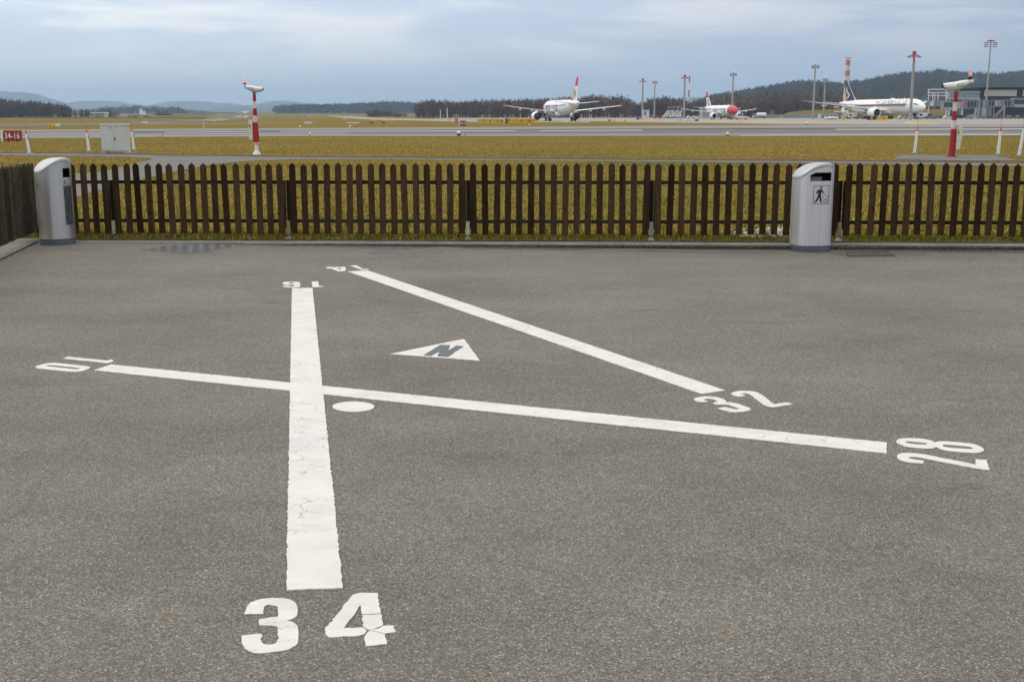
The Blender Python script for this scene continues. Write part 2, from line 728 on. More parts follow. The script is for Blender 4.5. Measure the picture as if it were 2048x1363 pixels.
def mark(name, label, loops, z=0.004, m=None, crop=None, soft=0, split=False):
    """thick painted mark; loops in pixels (outer, holes...), crop = (x0, y0, scale)"""
    rg = []
    for lp in loops:
        if crop:
            lp = [(crop[0] + x / crop[2], crop[1] + y / crop[2]) for x, y in lp]
        q = [pv(*p) for p in lp]
        if soft:
            q = rounded(q, soft)
        rg.append(ragged(q))
    mb = MB()
    if split:
        for r in rg:
            sheet([r], z, mb)
    else:
        sheet(rg, z, mb)
    for r in rg:
        n = len(r)
        mb.add([(x, y, z) for x, y in r] + [(x, y, 0.0005) for x, y in r], [(i, (i + 1) % n, n + (i + 1) % n, n + i) for i in range(n)])
    o = mb.build(name, m or M_PAINT, pavement)
    o['label'] = label
    return o


mark('painted_line', 'broad white line running from the 34 up to the 16', [[(584, 577), (625, 576.5), (686, 1177.5), (573, 1182)]], 0.0065)
mark('painted_line', 'long white line from the 10 to the 28', [[(188, 740.8), (222, 729.3), (1773, 885.3), (1773, 907)]], 0.004)
mark('painted_line', 'slanting white line from the 14 to the 32', [[(696, 543.3), (735, 541), (1451, 781.2), (1403, 788)]], 0.004)
c34 = (470, 1160, 6.0235)
mark('painted_digit', 'nearest painted digit, a white 3 before the 4', [[(118, 415), (125, 370), (160, 295), (270, 240), (400, 222), (460, 220), (600, 225), (680, 245), (730, 280), (755, 330), (755, 400), (740, 440), (690, 480), (615, 490), (690, 505), (745, 545), (765, 620), (765, 720), (745, 780), (680, 825), (600, 850), (430, 878), (250, 888), (170, 865), (110, 820), (78, 740), (85, 670), (318, 650), (320, 765), (380, 785), (460, 780), (510, 755), (518, 640), (515, 575), (490, 553), (290, 550), (283, 515), (292, 475), (510, 448), (520, 430), (518, 340), (500, 315), (400, 300), (345, 322), (345, 410)]], crop=c34, soft=1)
mark('painted_digit', 'nearest white 4 of the number 34, broken across its stem', [
    [(1087, 600), (1400, 200), (1430, 180), (1500, 160), (1712, 157), (1756, 402), (1650, 414), (1528, 410), (1510, 310), (1310, 583), (1541, 574), (1588, 612), (1556, 652), (1500, 672), (1130, 693), (1090, 655)],
    [(1530, 424), (1650, 424), (1758, 413), (1782, 550), (1720, 576), (1622, 607), (1552, 570)],
    [(1628, 614), (1730, 584), (1790, 557), (1920, 553), (1938, 632), (1805, 648), (1720, 630)],
    [(1594, 634), (1622, 620), (1720, 638), (1806, 655), (1828, 775), (1585, 800), (1562, 684)]], crop=c34, split=True)
c28 = (1770, 860, 8.904)
mark('painted_digit', 'white 8 of the number 28', [[(195, 205), (240, 165), (370, 147), (560, 152), (740, 170), (840, 195), (890, 225), (940, 207), (1080, 205), (1300, 222), (1540, 245), (1660, 280), (1740, 320), (1765, 360), (1720, 400), (1600, 413), (1400, 402), (1150, 380), (1040, 360), (960, 335), (905, 305), (860, 328), (760, 337), (600, 325), (380, 305), (280, 270), (215, 235)], [(345, 210), (400, 203), (600, 220), (760, 240), (730, 268), (600, 262), (430, 245), (370, 228)], [(1010, 275), (1060, 260), (1300, 280), (1500, 300), (1580, 330), (1550, 347), (1350, 335), (1100, 315), (1040, 300)]], crop=c28, soft=1)
mark('painted_digit', 'white 2 of the number 28', [[(205, 470), (240, 430), (330, 412), (470, 412), (680, 435), (860, 470), (1600, 615), (1620, 630), (1603, 520), (1815, 535), (1858, 715), (1740, 705), (1480, 665), (900, 550), (700, 510), (640, 497), (520, 480), (440, 482), (415, 500), (440, 515), (560, 535), (685, 548), (685, 603), (500, 590), (360, 570), (270, 540), (215, 500)]], crop=c28, soft=1)
c32 = (1370, 760, 8.904)
mark('painted_digit', 'white 3 of the number 32', [[(145, 350), (175, 325), (300, 297), (420, 293), (570, 308), (690, 345), (735, 375), (725, 400), (800, 400), (930, 420), (1050, 465), (1160, 505), (1180, 525), (1150, 545), (980, 578), (850, 578), (740, 560), (575, 505), (720, 483), (830, 515), (900, 528), (970, 520), (950, 505), (850, 470), (740, 438), (640, 440), (560, 443), (490, 410), (540, 400), (590, 385), (520, 355), (450, 335), (370, 338), (330, 350), (350, 370), (410, 378), (390, 393), (270, 400), (220, 388)]], crop=c32, soft=1)
mark('painted_digit', 'white 2 of the number 32', [[(815, 245), (850, 220), (950, 198), (1110, 197), (1240, 210), (1340, 245), (1420, 310), (1580, 435), (1820, 400), (1935, 433), (1560, 490), (1500, 480), (1420, 455), (1350, 410), (1200, 290), (1140, 250), (1070, 238), (1000, 250), (1030, 268), (1085, 288), (950, 302), (880, 285), (830, 265)]], crop=c32, soft=1)
c10 = (50, 690, 10.24)
mark('painted_digit', 'white 1 of the number 10', [[(765, 280), (880, 245), (1420, 295), (1690, 325), (1765, 297), (1815, 340), (1690, 378), (1400, 348)]], crop=c10)
mark('painted_digit', 'white 0 of the number 10', [[(200, 455), (260, 425), (420, 382), (540, 370), (660, 373), (1000, 408), (1280, 435), (1345, 465), (1280, 505), (1130, 545), (1000, 555), (800, 540), (420, 500), (250, 485)], [(405, 432), (480, 415), (600, 420), (900, 450), (1145, 483), (1130, 495), (1050, 505), (800, 478), (560, 452)]], crop=c10, soft=1)
c16 = (550, 520, 10.24)
mark('painted_digit', 'white 6 of the number 16, upside down to the viewer', [[(150, 490), (165, 460), (230, 448), (470, 450), (510, 462), (515, 485), (500, 495), (520, 520), (510, 548), (470, 560), (360, 568), (200, 560), (155, 548), (165, 535), (290, 535), (290, 548), (385, 545), (388, 515), (370, 510), (240, 517), (180, 508)], [(285, 465), (378, 463), (378, 488), (290, 488)]], crop=c16)
mark('painted_digit', 'white 1 of the number 16', [[(750, 445), (885, 440), (900, 535), (975, 540), (968, 552), (770, 562)]], crop=c16)
mark('painted_digit', 'white 4 of the number 14', [[(1045, 165), (1065, 145), (1160, 143), (1200, 155), (1260, 147), (1425, 143), (1450, 165), (1450, 220), (1400, 230), (1300, 235), (1140, 175), (1085, 180)], [(1265, 168), (1350, 163), (1350, 200), (1335, 200)]], crop=c16)
mark('painted_digit', 'white 1 of the number 14', [[(1535, 117), (1665, 112), (1800, 185), (1930, 187), (1910, 200), (1780, 205)]], crop=c16)
cn = (770, 660, 10.24)
mark('painted_arrowhead', 'white north arrowhead with a grey N', [[(105, 495), (1615, 185), (1940, 632)]], crop=cn)
mark('painted_letter', 'dark grey N on the white arrowhead', [[(785, 527), (1135, 312), (1330, 320), (1300, 430), (1450, 330), (1610, 340), (1290, 560), (1075, 547), (1115, 440), (945, 540)]], 0.0065, M_PAINT_N, crop=cn)
mark('painted_dot', 'round white dot where the lines cross', [[(706.8 + 41.7 * math.cos(a), 813.7 + 10.3 * math.sin(a)) for a in [i * math.pi / 20 for i in range(40)]]])

# wet patches left by rain along the kerb
kw = Mat('rain_water', 0.06, 0, 0.5)
kw.color(kw.mix(kw.noise(kw.coord(), 8.0, 4), (0.035, 0.034, 0.033), (0.06, 0.058, 0.055)))
kw.put(kw.b.inputs['Roughness'], kw.mapr(kw.noise(kw.coord(), 14.0, 5, 0.7), 0.35, 0.7, 0.28, 0.5))
kw.bump(kw.noise(kw.coord(), 60.0, 3), 0.12, 0.003)
M_WET = kw.m
kd = Mat('damp_asphalt', 0.5, 0, 0.5)
kd.color(kd.mix(kd.noise(kd.coord(), 40.0, 4, 0.7), (0.05, 0.048, 0.044), (0.12, 0.115, 0.105)))
kd.bump(kd.voro(kd.coord(), 105, out='Distance'), 0.4, 0.004)
M_DAMP = kd.m


def patch(name, label, px, z, m):
    pts = rounded([pv(*p) for p in px], 2)
    o = sheet([ragged(pts, 0.05, 0.006)], z).build(name, m)
    o.matrix_world = PAVE_M
    return tag(o, label, None, None, 'structure')


patch('puddle', 'shallow rain puddle at the kerb near the left bin', [(278, 500.5), (330, 491), (400, 488.2), (462, 488.4), (470, 492), (440, 497), (420, 503), (380, 508), (330, 504)], 0.002, M_WET)
patch('puddle', 'long thin rain puddle under the kerb', [(470, 489.2), (560, 489), (700, 489.5), (840, 491.5), (880, 493.5), (830, 496.5), (790, 498.5), (740, 496), (690, 494), (600, 492), (520, 491.6)], 0.002, M_WET)
patch('puddle', 'thin rain puddle along the middle of the kerb', [(890, 493.8), (1000, 495), (1150, 496.5), (1210, 498.5), (1140, 500), (1080, 498.8), (1000, 497.5), (930, 496.5)], 0.002, M_WET)
patch('damp_strip', 'damp dark strip of asphalt along the kerb', [(1220, 498.6), (1400, 500), (1540, 501.5), (1572, 505), (1500, 508.5), (1400, 507), (1300, 504), (1225, 501)], 0.0015, M_DAMP)
patch('damp_patch', 'damp dark asphalt around the drain', [(1660, 506), (1700, 503.5), (1840, 505.5), (1862, 509), (1800, 512.5), (1740, 515.5), (1680, 512)], 0.0015, M_DAMP)
patch('damp_spot', 'small damp spot before the kerb', [(738, 503), (780, 502), (776, 507), (740, 507.5)], 0.0015, M_DAMP)

# drain cover
g0, g1, g2, g3 = pv(1697, 513), pv(1788, 511.5), pv(1772, 504.5), pv(1693, 505)
M_IRON = pm('rusty_iron', (0.075, 0.058, 0.052), 0.7, 0.3, 0.3, 14)
drain = thing('storm_drain', 'rusty storm drain cover in the asphalt beside the right bin', 'drain', (0, 0, 0))
drain.matrix_world = PAVE_M


def lerp2(a, b, t):
    return (a[0] + (b[0] - a[0]) * t, a[1] + (b[1] - a[1]) * t)


fr = MB()
for a, b in ((g0, g1), (g1, g2), (g2, g3), (g3, g0)):
    fr.tube((*a, 0.004), (*b, 0.004), 0.012, 0.012, 6)
fr.build('frame', M_IRON, drain)
for i in range(3):
    t0, t1 = i / 3 + 0.015, (i + 1) / 3 - 0.015
    a, b, c, d = lerp2(g0, g1, t0), lerp2(g0, g1, t1), lerp2(g3, g2, t1), lerp2(g3, g2, t0)
    MB().slab([a, b, c, d], 0.001, 0.008).build('grate_plate', M_IRON, drain)

# ------------------------------------------------------------------ kerb
kc = Mat('kerb_concrete', 0.9, 0, 0.25)
cc = kc.coord()
f1 = kc.noise(cc, 2.2, 6, 0.7)
f2 = kc.voro(cc, 95)
s2 = kc.n.new('ShaderNodeSeparateColor')
kc.l.new(f2, s2.inputs[0])
kcol = kc.mix(kc.mapr(f1, 0.3, 0.7), (0.17, 0.163, 0.143), (0.33, 0.318, 0.288))
kcol = kc.mix(kc.mapr(s2.outputs[0], 0, 1, 0.0, 0.6), kcol, (0.10, 0.098, 0.085))
moss = kc.ramp(kc.noise(cc, 7.0, 5, 0.7), [(0.54, 0.0), (0.70, 0.6)])
kcol = kc.mix(moss, kcol, (0.085, 0.085, 0.055))
kc.color(kcol)
kc.bump(kc.voro(cc, 95, out='Distance'), 0.7, 0.008)
M_KERB = kc.m
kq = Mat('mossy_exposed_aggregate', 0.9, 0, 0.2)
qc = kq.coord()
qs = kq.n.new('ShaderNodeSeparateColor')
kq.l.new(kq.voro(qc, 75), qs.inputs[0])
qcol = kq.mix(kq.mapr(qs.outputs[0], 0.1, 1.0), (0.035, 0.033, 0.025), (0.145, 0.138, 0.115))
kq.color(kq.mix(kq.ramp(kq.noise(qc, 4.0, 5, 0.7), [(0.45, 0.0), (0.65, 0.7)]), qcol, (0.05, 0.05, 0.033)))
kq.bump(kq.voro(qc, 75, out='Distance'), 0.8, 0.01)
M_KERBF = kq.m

kerb = bpy.data.objects.new('kerb', None)
COL.objects.link(kerb)
tag(kerb, 'low concrete kerb along the foot of the fences', None, None, 'structure')


def kerb_piece(p0, p1, nrm, z0, z1, depth=0.27, foot=-0.25):
    """rounded kerb stone between two front points"""
    prof = [(0.010, foot), (0.010, -0.020), (0.006, -0.018), (0.012, -0.006), (0.032, 0.0), (depth, 0.004), (depth, foot)]
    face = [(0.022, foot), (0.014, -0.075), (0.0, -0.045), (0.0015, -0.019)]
    rgs = []
    m = 8
    for i in range(m + 1):
        t = i / m
        x = p0[0] + (p1[0] - p0[0]) * t
        y = p0[1] + (p1[1] - p0[1]) * t
        z = z0 + (z1 - z0) * t + random.uniform(-0.002, 0.002)
        rgs.append([(x + nrm[0] * d, y + nrm[1] * d, z + h if h > -0.1 else h) for d, h in prof])
    st_ = MB().rings(rgs).build('kerb_stone', M_KERB, kerb)
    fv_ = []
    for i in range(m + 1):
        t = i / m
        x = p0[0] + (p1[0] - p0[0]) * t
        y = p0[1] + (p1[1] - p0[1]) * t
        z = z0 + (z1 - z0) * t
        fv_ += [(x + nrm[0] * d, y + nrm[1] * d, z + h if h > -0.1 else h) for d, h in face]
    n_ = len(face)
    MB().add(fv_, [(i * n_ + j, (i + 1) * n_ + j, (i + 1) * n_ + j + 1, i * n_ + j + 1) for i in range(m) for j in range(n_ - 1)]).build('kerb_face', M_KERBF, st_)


joints = [S_CORNER - 0.1, -3.62, 5.05, 14.0]
for a, b in zip(joints[:-1], joints[1:]):
    kerb_piece(kf(a + 0.004), kf(b - 0.004), KN, kz(a), kz(b))
for i in range(6):
    a, b = CORNER + LKD * (i * 4.0 + 0.02 - (0.3 if i == 0 else 0)), CORNER + LKD * (i * 4.0 + 3.98)
    kerb_piece(tuple(a), tuple(b), LKN, kz(S_CORNER) + 0.012 * i + 0.02, kz(S_CORNER) + 0.012 * (i + 1) + 0.02)

# ------------------------------------------------------------------ field, far fields
BACK = 0.26                                               # grass begins behind the kerb
xs = [-12400, -8000, -4500, -3000, -2000, -1300, -800, -500, -300, -180, -110, -70, -45, -30, -20, -14, -9.5]
xs = xs + [S_CORNER * 0.995] + [-5, -3.5, -2, -0.7, 0.7, 2, 3.5, 5, 7, 9.5, 13.9] + [-v for v in reversed(xs[:-1])]
ys = [15.7, 16.5, 18, 20, 24, 30, 38, 48, 60, 76, 95, 120, 160, 220, 300, 420, 600, 900] + [900 + 200 * i for i in range(1, 14)] + [3600, 4200, 5500, 7500, 10000, 12400]
fv, ff = [], []
for j, y in enumerate([0] + ys):
    for x in xs:
        yy = y
        if j == 0:
            yy = KO.y + KE.y / KE.x * max(-14, min(14, x)) + BACK
        zz = gz(x, yy) if j else min(0.06, kz(max(-7, min(14, x))) + 0.0)
        fv.append((x, yy, zz))
nx = len(xs)
for j in range(len(ys)):
    for i in range(nx - 1):
        ff.append((j * nx + i, j * nx + i + 1, (j + 1) * nx + i + 1, (j + 1) * nx + i))
field = MB().add(fv, ff).build('grass_field', M_GRASS, smooth=True)
tag(field, 'yellowed winter grass of the airfield', None, None, 'structure')
# low ground round the pavement, behind and beside the viewer
sheet([[(-12400, -12400), (12400, -12400), (12400, 15.6), (-12400, 15.6)]], -0.2).build('ground', M_GRASS)
tag(bpy.data.objects['ground'], 'grass ground around the viewing area', None, None, 'structure')
lv = CORNER + LKN * 0.26 - LKD * 0.9
lv2 = CORNER + LKN * 0.26 + LKD * 26
verge = sheet([[tuple(lv), tuple(lv2), (-60, lv2.y), (-60, lv.y)]], 0.062).build('grass_verge', M_GRASS)
tag(verge, 'grass verge beside the left fence', None, None, 'structure')


def gh(px, py, lift=0.0):
    """pixel -> airfield surface"""
    d = ray(px, py)
    lo, hi = 1.0, 12000.0
    f = lambda Y: CAMH + d.z * Y / d.y - gz(0, Y)
    if f(hi) > 0:
        return Vector((d.x / d.y * hi, hi, gz(0, hi) + lift))
    for _ in range(60):
        m = (lo + hi) / 2
        if f(m) > 0:
            lo = m
        else:
            hi = m
    return Vector((d.x / d.y * lo, lo, gz(0, lo) + lift))


def area(name, label, px, m, lift=0.006, parent=None, soft=0):
    pts = [gh(*p) for p in px]
    q = [(p.x, p.y) for p in pts]
    if soft:
        q = rounded(q, soft)
    o = sheet([q], lift, zf=gz).build(name, m, parent)
    if parent is None:
        tag(o, label, None, None, 'structure')
    else:
        o['label'] = label
    return o, q


ROAD_UP = [(-300, 304.5), (0, 307), (130, 307.5), (260, 309), (330, 311.5), (480, 313), (640, 315.5), (960, 317.8), (1300, 320.5), (1650, 323), (1850, 325), (2060, 327.5), (2350, 332)]
ROAD_LO = [(2350, 339), (2060, 333), (1850, 330), (1650, 327), (1300, 323.5), (960, 320.8), (800, 319.8), (640, 319.3), (580, 320), (507, 322), (470, 325), (421, 330), (400, 335), (332, 347), (254, 368), (181, 386), (162, 392), (60, 430), (-200, 470), (-250, 420), (60, 356), (156, 348), (207, 344), (244, 334), (271, 327), (305, 319.5), (300, 317), (260, 314.5), (130, 312), (0, 311.4), (-300, 309)]
road, ROADQ = area('service_road', 'narrow grey service road winding behind the fence', ROAD_UP + ROAD_LO, M_ROAD, 0.01)
soil_px = []
for (x, y) in ROAD_UP:
    soil_px.append((x, y))
soil_up = [(x, y - (2.2 if x < 1000 else 3.2) * (0.75 + 0.5 * ((i * 37) % 5) / 4)) for i, (x, y) in enumerate(ROAD_UP)]
soil, _ = area('soil_edge', 'bare brown soil edge along the service road', soil_px + soil_up[::-1], M_SOIL, 0.016)
pad, PADQ = area('mast_pad', 'grey asphalt pad around the right mast', [(1800, 310.3), (1900, 310.6), (1988, 311), (2040, 321), (1960, 322), (1860, 321.2), (1788, 318.5)], M_ROAD, 0.012)
pad2, PAD2Q = area('cabinet_pad', 'concrete pad under the grey cabinet', [(172, 306.8), (205, 305.4), (262, 304.4), (282, 306), (260, 308.2), (200, 308.4)], M_ROAD, 0.014)

RX = [-2200, -500, 0, 160, 320, 640, 960, 1400, 1700, 2048, 2600]
RN = [299, 281, 277.2, 276.4, 274.6, 272.6, 272.8, 272.2, 271.7, 271, 270]
RF = [276, 262.5, 260.3, 259.3, 258, 256, 254.5, 251.2, 249.8, 249.0, 248]


def band(f0, f1, x0=None, x1=None):
    up, lo = [], []
    xsb = RX if x0 is None else [x0] + [x for x in RX if x0 < x < x1] + [x1]
    for x in xsb:
        n, f = float(np.interp(x, RX, RN)), float(np.interp(x, RX, RF))
        up.append((x, f + (n - f) * f0))
        lo.append((x, f + (n - f) * f1))
    return up + lo[::-1]


def ribbon(name, label, band_px, m, lift, parent=None):
    h = len(band_px) // 2
    up, lo = band_px[:h], band_px[h:][::-1]
    vs = []
    for a, b in zip(up, lo):
        vs += [tuple(gh(*a, lift)), tuple(gh(*b, lift))]
    o = MB().add(vs, [(2 * i, 2 * i + 1, 2 * i + 3, 2 * i + 2) for i in range(h - 1)]).build(name, m, parent)
    if parent is None:
        tag(o, label, None, None, 'structure')
    else:
        o['label'] = label
    return o, [(v[0], v[1]) for v in vs[0::2]] + [(v[0], v[1]) for v in vs[1::2]][::-1]


runway, RUNQ = ribbon('runway', 'broad grey runway crossing behind the grass', band(0.0, 1.0), M_RUNWAY, 0.012)
ribbon('runway_shoulder', 'pale far shoulder of the runway', band(0.0, 0.27), M_SHOULDER, 0.018, runway)
ribbon('runway_shoulder', 'pale near shoulder of the runway', band(0.76, 1.0), M_SHOULDER, 0.018, runway)
ribbon('rubber_strip', 'dark rubber-streaked strip of the runway', band(0.275, 0.35), M_RUNWAY_DARK, 0.018, runway)
for i, (a, b, f) in enumerate(((560, 1080, 0.385), (1030, 1285, 0.40), (1672, 2300, 0.40), (-200, 250, 0.42), (330, 520, 0.40))):
    ribbon('runway_marking', 'white painted line on the runway', band(f, f + 0.05, a, b), M_LINEW, 0.024, runway)
ribbon('runway_marking', 'white edge line of the runway at the right', band(0.955, 0.99, 1480, 2400), M_LINEW, 0.024, runway)
ribbon('runway_marking', 'white streak near the left end of the runway', band(0.66, 0.69, 60, 700), M_LINEW, 0.024, runway)

# far runway running away to the left
far_up = [(-400, 249.6), (0, 247.6), (150, 246.4), (250, 245.3), (330, 243), (400, 239.6), (440, 236), (462, 233.4), (474, 231.8), (481, 230.6), (484, 229.9)]
far_lo = [(-400, 258), (0, 253.8), (150, 251), (300, 247.6), (350, 245.6), (420, 243), (463, 240), (495, 236), (503, 233.2), (502, 231.4), (494, 229.9)]
far_runway, _ = ribbon('far_runway', 'long runway stretching away into the haze', far_up + far_lo[::-1], M_RUNWAY, 0.02)
for a, b, f0, f1 in ((5, 6, 0.2, 0.27), (5, 6, 0.7, 0.77), (7, 8, 0.2, 0.4), (7, 8, 0.6, 0.8)):
    mk = []
    for f in (f0, f1):
        for i in ((a, b) if f == f0 else (b, a)):
            mk.append((far_up[i][0] + (far_lo[i][0] - far_up[i][0]) * f, far_up[i][1] + (far_lo[i][1] - far_up[i][1]) * f))
    ribbon('runway_marking', 'white mark on the far runway', mk, M_LINEW, 0.05, far_runway)

apron, APQ = area('apron', 'pale concrete apron in front of the terminal', [(860, 237.5), (930, 235.8), (1000, 234.6), (1400, 233.8), (2500, 233.5), (2500, 248.3), (2048, 248.9), (1720, 249.4), (1640, 249), (1560, 248.3), (1400, 246), (1250, 244.3), (1190, 242.8), (1080, 241.5), (1000, 240.3), (920, 239)], M_APRON, 0.014)
taxi, TXQ = area('taxiway', 'pale taxiway curving across the airfield', [(648, 230.8), (700, 233), (760, 236), (850, 238), (1000, 241), (1180, 243.3), (1180, 245.2), (1000, 244.6), (900, 243), (800, 240.6), (740, 239.4), (690, 236.2), (663, 233)], M_APRON, 0.02)
area('taxiway_strip', 'thin pale taxiway strip across the left grass', [(290, 247.4), (400, 247.6), (520, 246.4), (640, 244.4), (640, 245.0), (520, 247.2), (400, 248.6), (280, 248.4)], M_SHOULDER, 0.018)
for px in ([(1806, 245.2), (1816, 243.9), (1850, 242.2), (1900, 241.2), (1900, 241.8), (1850, 243), (1820, 244.6), (1816, 245.3), (1830, 246.4), (1880, 247.4), (1880, 248), (1825, 247.2), (1810, 246.2)],
           [(1480, 244.4), (1660, 243.4), (1800, 243), (1800, 243.4), (1660, 243.9), (1480, 244.9)],
           [(1400, 241.5), (1560, 240.9), (1560, 241.3), (1400, 242)]):
    area('apron_marking', 'yellow guide line painted on the apron', px, M_LINEY, 0.02, apron)

# soil and leaf litter caught along the back of the kerb
sv = []
for i in range(120):
    q = S_CORNER + (13.5 - S_CORNER) * i / 119
    for d_ in (BACK - 0.03 - 0.02 * random.random(), BACK + 0.05 + 0.07 * random.random()):
        sv.append((*kf(q, d_), kz(q) + 0.012))
litter = MB().add(sv, [(2 * i, 2 * i + 2, 2 * i + 3, 2 * i + 1) for i in range(119)]).build('soil_edge', M_SOIL)
tag(litter, 'dark soil caught along the back of the kerb', None, None, 'structure')

# ------------------------------------------------------------------ grass blades
def scatter_blades(name, label, n, y0, y1, hmin, hmax, wmin, wmax, lush0=0.0, half=0.66, front=None):
    Y = y0 * (y1 / y0) ** rng.random(n * 2) if front is None else y0 + (y1 - y0) * rng.random(n * 2)
    X = (rng.random(n * 2) * 2 - 1) * ((Y * half + 1.0) if front is None else 10.5)
    if front is not None:
        Y = KO.y + KE.y / KE.x * X + Y
    keep = np.ones(len(X), bool)
    for q in (ROADQ, PADQ, PAD2Q, RUNQ):
        keep &= ~inside(q, X, Y)
    keep &= Y > KO.y + KE.y / KE.x * X + BACK + 0.01
    keep &= X > -60
    X, Y = X[keep][:n], Y[keep][:n]
    m = len(X)
    a = rng.random(m) * 2 * np.pi
    h = hmin + (hmax - hmin) * rng.random(m) ** 1.6
    w = wmin + (wmax - wmin) * rng.random(m)
    lean = rng.random(m) * 0.9 * h
    la = rng.random(m) * 2 * np.pi
    Z = np.full(m, 0.055)
    b0 = np.stack([X - np.cos(a) * w, Y - np.sin(a) * w, Z], 1)
    b1 = np.stack([X + np.cos(a) * w, Y + np.sin(a) * w, Z], 1)
    tp = np.stack([X + np.cos(la) * lean, Y + np.sin(la) * lean, Z + h], 1)
    V = np.stack([b0, b1, tp], 1).reshape(-1, 3)
    F = np.arange(3 * m).reshape(-1, 3)
    lush = lush0 * (0.55 + 0.45 * rng.random(m)) if front is not None else lush0 * rng.random(m)
    return np_mesh(name, V, F, M_BLADE, 'stuff', label, 'grass', {'lush': ('FACE', lush)})


scatter_blades('kerb_grass', 'green grass fringe growing under the fence', 52000, 0.27, 1.0, 0.015, 0.085, 0.003, 0.007, 0.95, 0.5, front=1)
scatter_blades('near_grass', 'yellow winter grass seen through the fence', 190000, 15.4, 40, 0.015, 0.08, 0.004, 0.011, 0.35)
scatter_blades('far_grass', 'yellow winter grass before the runway', 135000, 38, 96, 0.012, 0.06, 0.008, 0.02, 0.15)

# pale stones lying behind the kerb next to the right bin
gm = Mat('gravel', 0.85, 0, 0.3)
gi = gm.n.new('ShaderNodeNewGeometry')
gm.color(gm.ramp(gi.outputs['Random Per Island'], [(0.0, (0.10, 0.085, 0.065)), (0.4, (0.30, 0.27, 0.22)), (0.75, (0.5, 0.47, 0.42)), (1.0, (0.72, 0.70, 0.66))]))
ico = bmesh.new()
bmesh.ops.create_icosphere(ico, subdivisions=1, radius=1.0)
iv = np.array([v.co[:] for v in ico.verts])
ifc = np.array([[v.index for v in f.verts] for f in ico.faces])
ico.free()
SV, SF = [], []
for i in range(520):
    px = random.triangular(1455, 1690, 1590)
    py = random.uniform(459, 476) if random.random() < 0.85 else random.uniform(474, 479)
    if px < 1480 and py > 474:
        continue
    p = gp(px, py, 0.06)
    s = np.array([random.uniform(0.012, 0.034) for _ in range(3)])
    jit = 1 + rng.normal(0, 0.13, (len(iv), 1))
    th = random.random() * 6.28
    q = iv * jit * s
    q = np.stack([q[:, 0] * math.cos(th) - q[:, 1] * math.sin(th), q[:, 0] * math.sin(th) + q[:, 1] * math.cos(th), q[:, 2]], 1)
    SF.append(ifc + len(SV) * len(iv))
    SV.append(q + np.array([p.x, p.y, 0.065 + s[2] * 0.4]))
np_mesh('gravel_patch', np.concatenate(SV), np.concatenate(SF), gm.m, 'stuff', 'pale pebbles scattered behind the kerb by the right bin', 'gravel')

# ------------------------------------------------------------------ picket fences
def wood_material(name, dark, light, grey):
    k = Mat(name, 0.92, 0, 0.03)
    oi = k.n.new('ShaderNodeObjectInfo')
    vm = k.n.new('ShaderNodeVectorMath')
    vm.operation = 'ADD'
    c = k.coord((1, 1, 1))
    k.l.new(c, vm.inputs[0])
    sc = k.n.new('ShaderNodeVectorMath')
    sc.operation = 'SCALE'
    cm = k.n.new('ShaderNodeCombineXYZ')
    for i in range(3):
        k.l.new(oi.outputs['Random'], cm.inputs[i])
    k.l.new(cm.outputs[0], sc.inputs[0])
    sc.inputs['Scale'].default_value = 37.0
    k.l.new(sc.outputs[0], vm.inputs[1])
    mp = k.n.new('ShaderNodeMapping')
    mp.inputs['Scale'].default_value = (60, 60, 3.5)
    k.l.new(vm.outputs[0], mp.inputs[0])
    grain = k.noise(mp.outputs[0], 1.0, 5, 0.65, 0.4)
    blot = k.noise(vm.outputs[0], 4.5, 5, 0.7)
    knots = k.ramp(k.noise(vm.outputs[0], 13.0, 2, 0.5), [(0.66, 0.0), (0.74, 1.0)])
    col = k.mix(k.mapr(grain, 0.3, 0.72), dark, light)
    col = k.mix(k.mapr(blot, 0.42, 0.72, 0, 0.6), col, grey)
    col = k.mix(k.math('MULTIPLY', knots, 0.75), col, tuple(x * 0.35 for x in dark))
    br = k.mapr(oi.outputs['Random'], 0, 1, 0.45, 1.25)
    cb = k.n.new('ShaderNodeCombineColor')
    for i in range(3):
        k.l.new(br, cb.inputs[i])
    k.color(k.mix(1.0, col, cb.outputs[0], 'MULTIPLY'))
    k.bump(grain, 0.5, 0.004)
    return k.m


M_WOOD = wood_material('stained_picket_wood', (0.022, 0.013, 0.006), (0.098, 0.062, 0.030), (0.062, 0.045, 0.028))
M_WOOD_DARK = wood_material('stained_rail_wood', (0.016, 0.013, 0.012), (0.050, 0.040, 0.035), (0.035, 0.030, 0.028))
M_WOOD_GREY = wood_material('weathered_picket_wood', (0.030, 0.024, 0.017), (0.090, 0.075, 0.055), (0.11, 0.097, 0.075))
M_GALV = pm('galvanised_steel', (0.22, 0.24, 0.24), 0.55, 0.5, 0.3, 9)
M_OLIVE = pm('yellowed_steel', (0.26, 0.20, 0.075), 0.55, 0.2, 0.35, 9)
M_PALEST = pm('pale_olive_steel', (0.36, 0.34, 0.22), 0.55, 0.2, 0.3, 9)
M_STEELD = pm('dark_steel', (0.045, 0.05, 0.055), 0.45, 0.5, 0.25, 9)

FD = 0.33                                                 # fence line behind the kerb edge
PW, PT, PL, PB = 0.083, 0.021, 0.945, 0.085               # picket width, thickness, length, gap under it


def picket_mesh(i):
    rr = random.Random(i)
    w, t = PW / 2, PT / 2
    a, b = rr.uniform(-0.003, 0.003), rr.uniform(-0.003, 0.003)
    ch = PL - 0.040
    prof = [(-w, 0), (w, 0), (w + a * 0.3, ch), (b, PL), (-w + a * 0.3, ch)]
    return MB().prism(prof, -t, t).mesh('picket', bevel=0.002)


PICK = [picket_mesh(i) for i in range(6)]


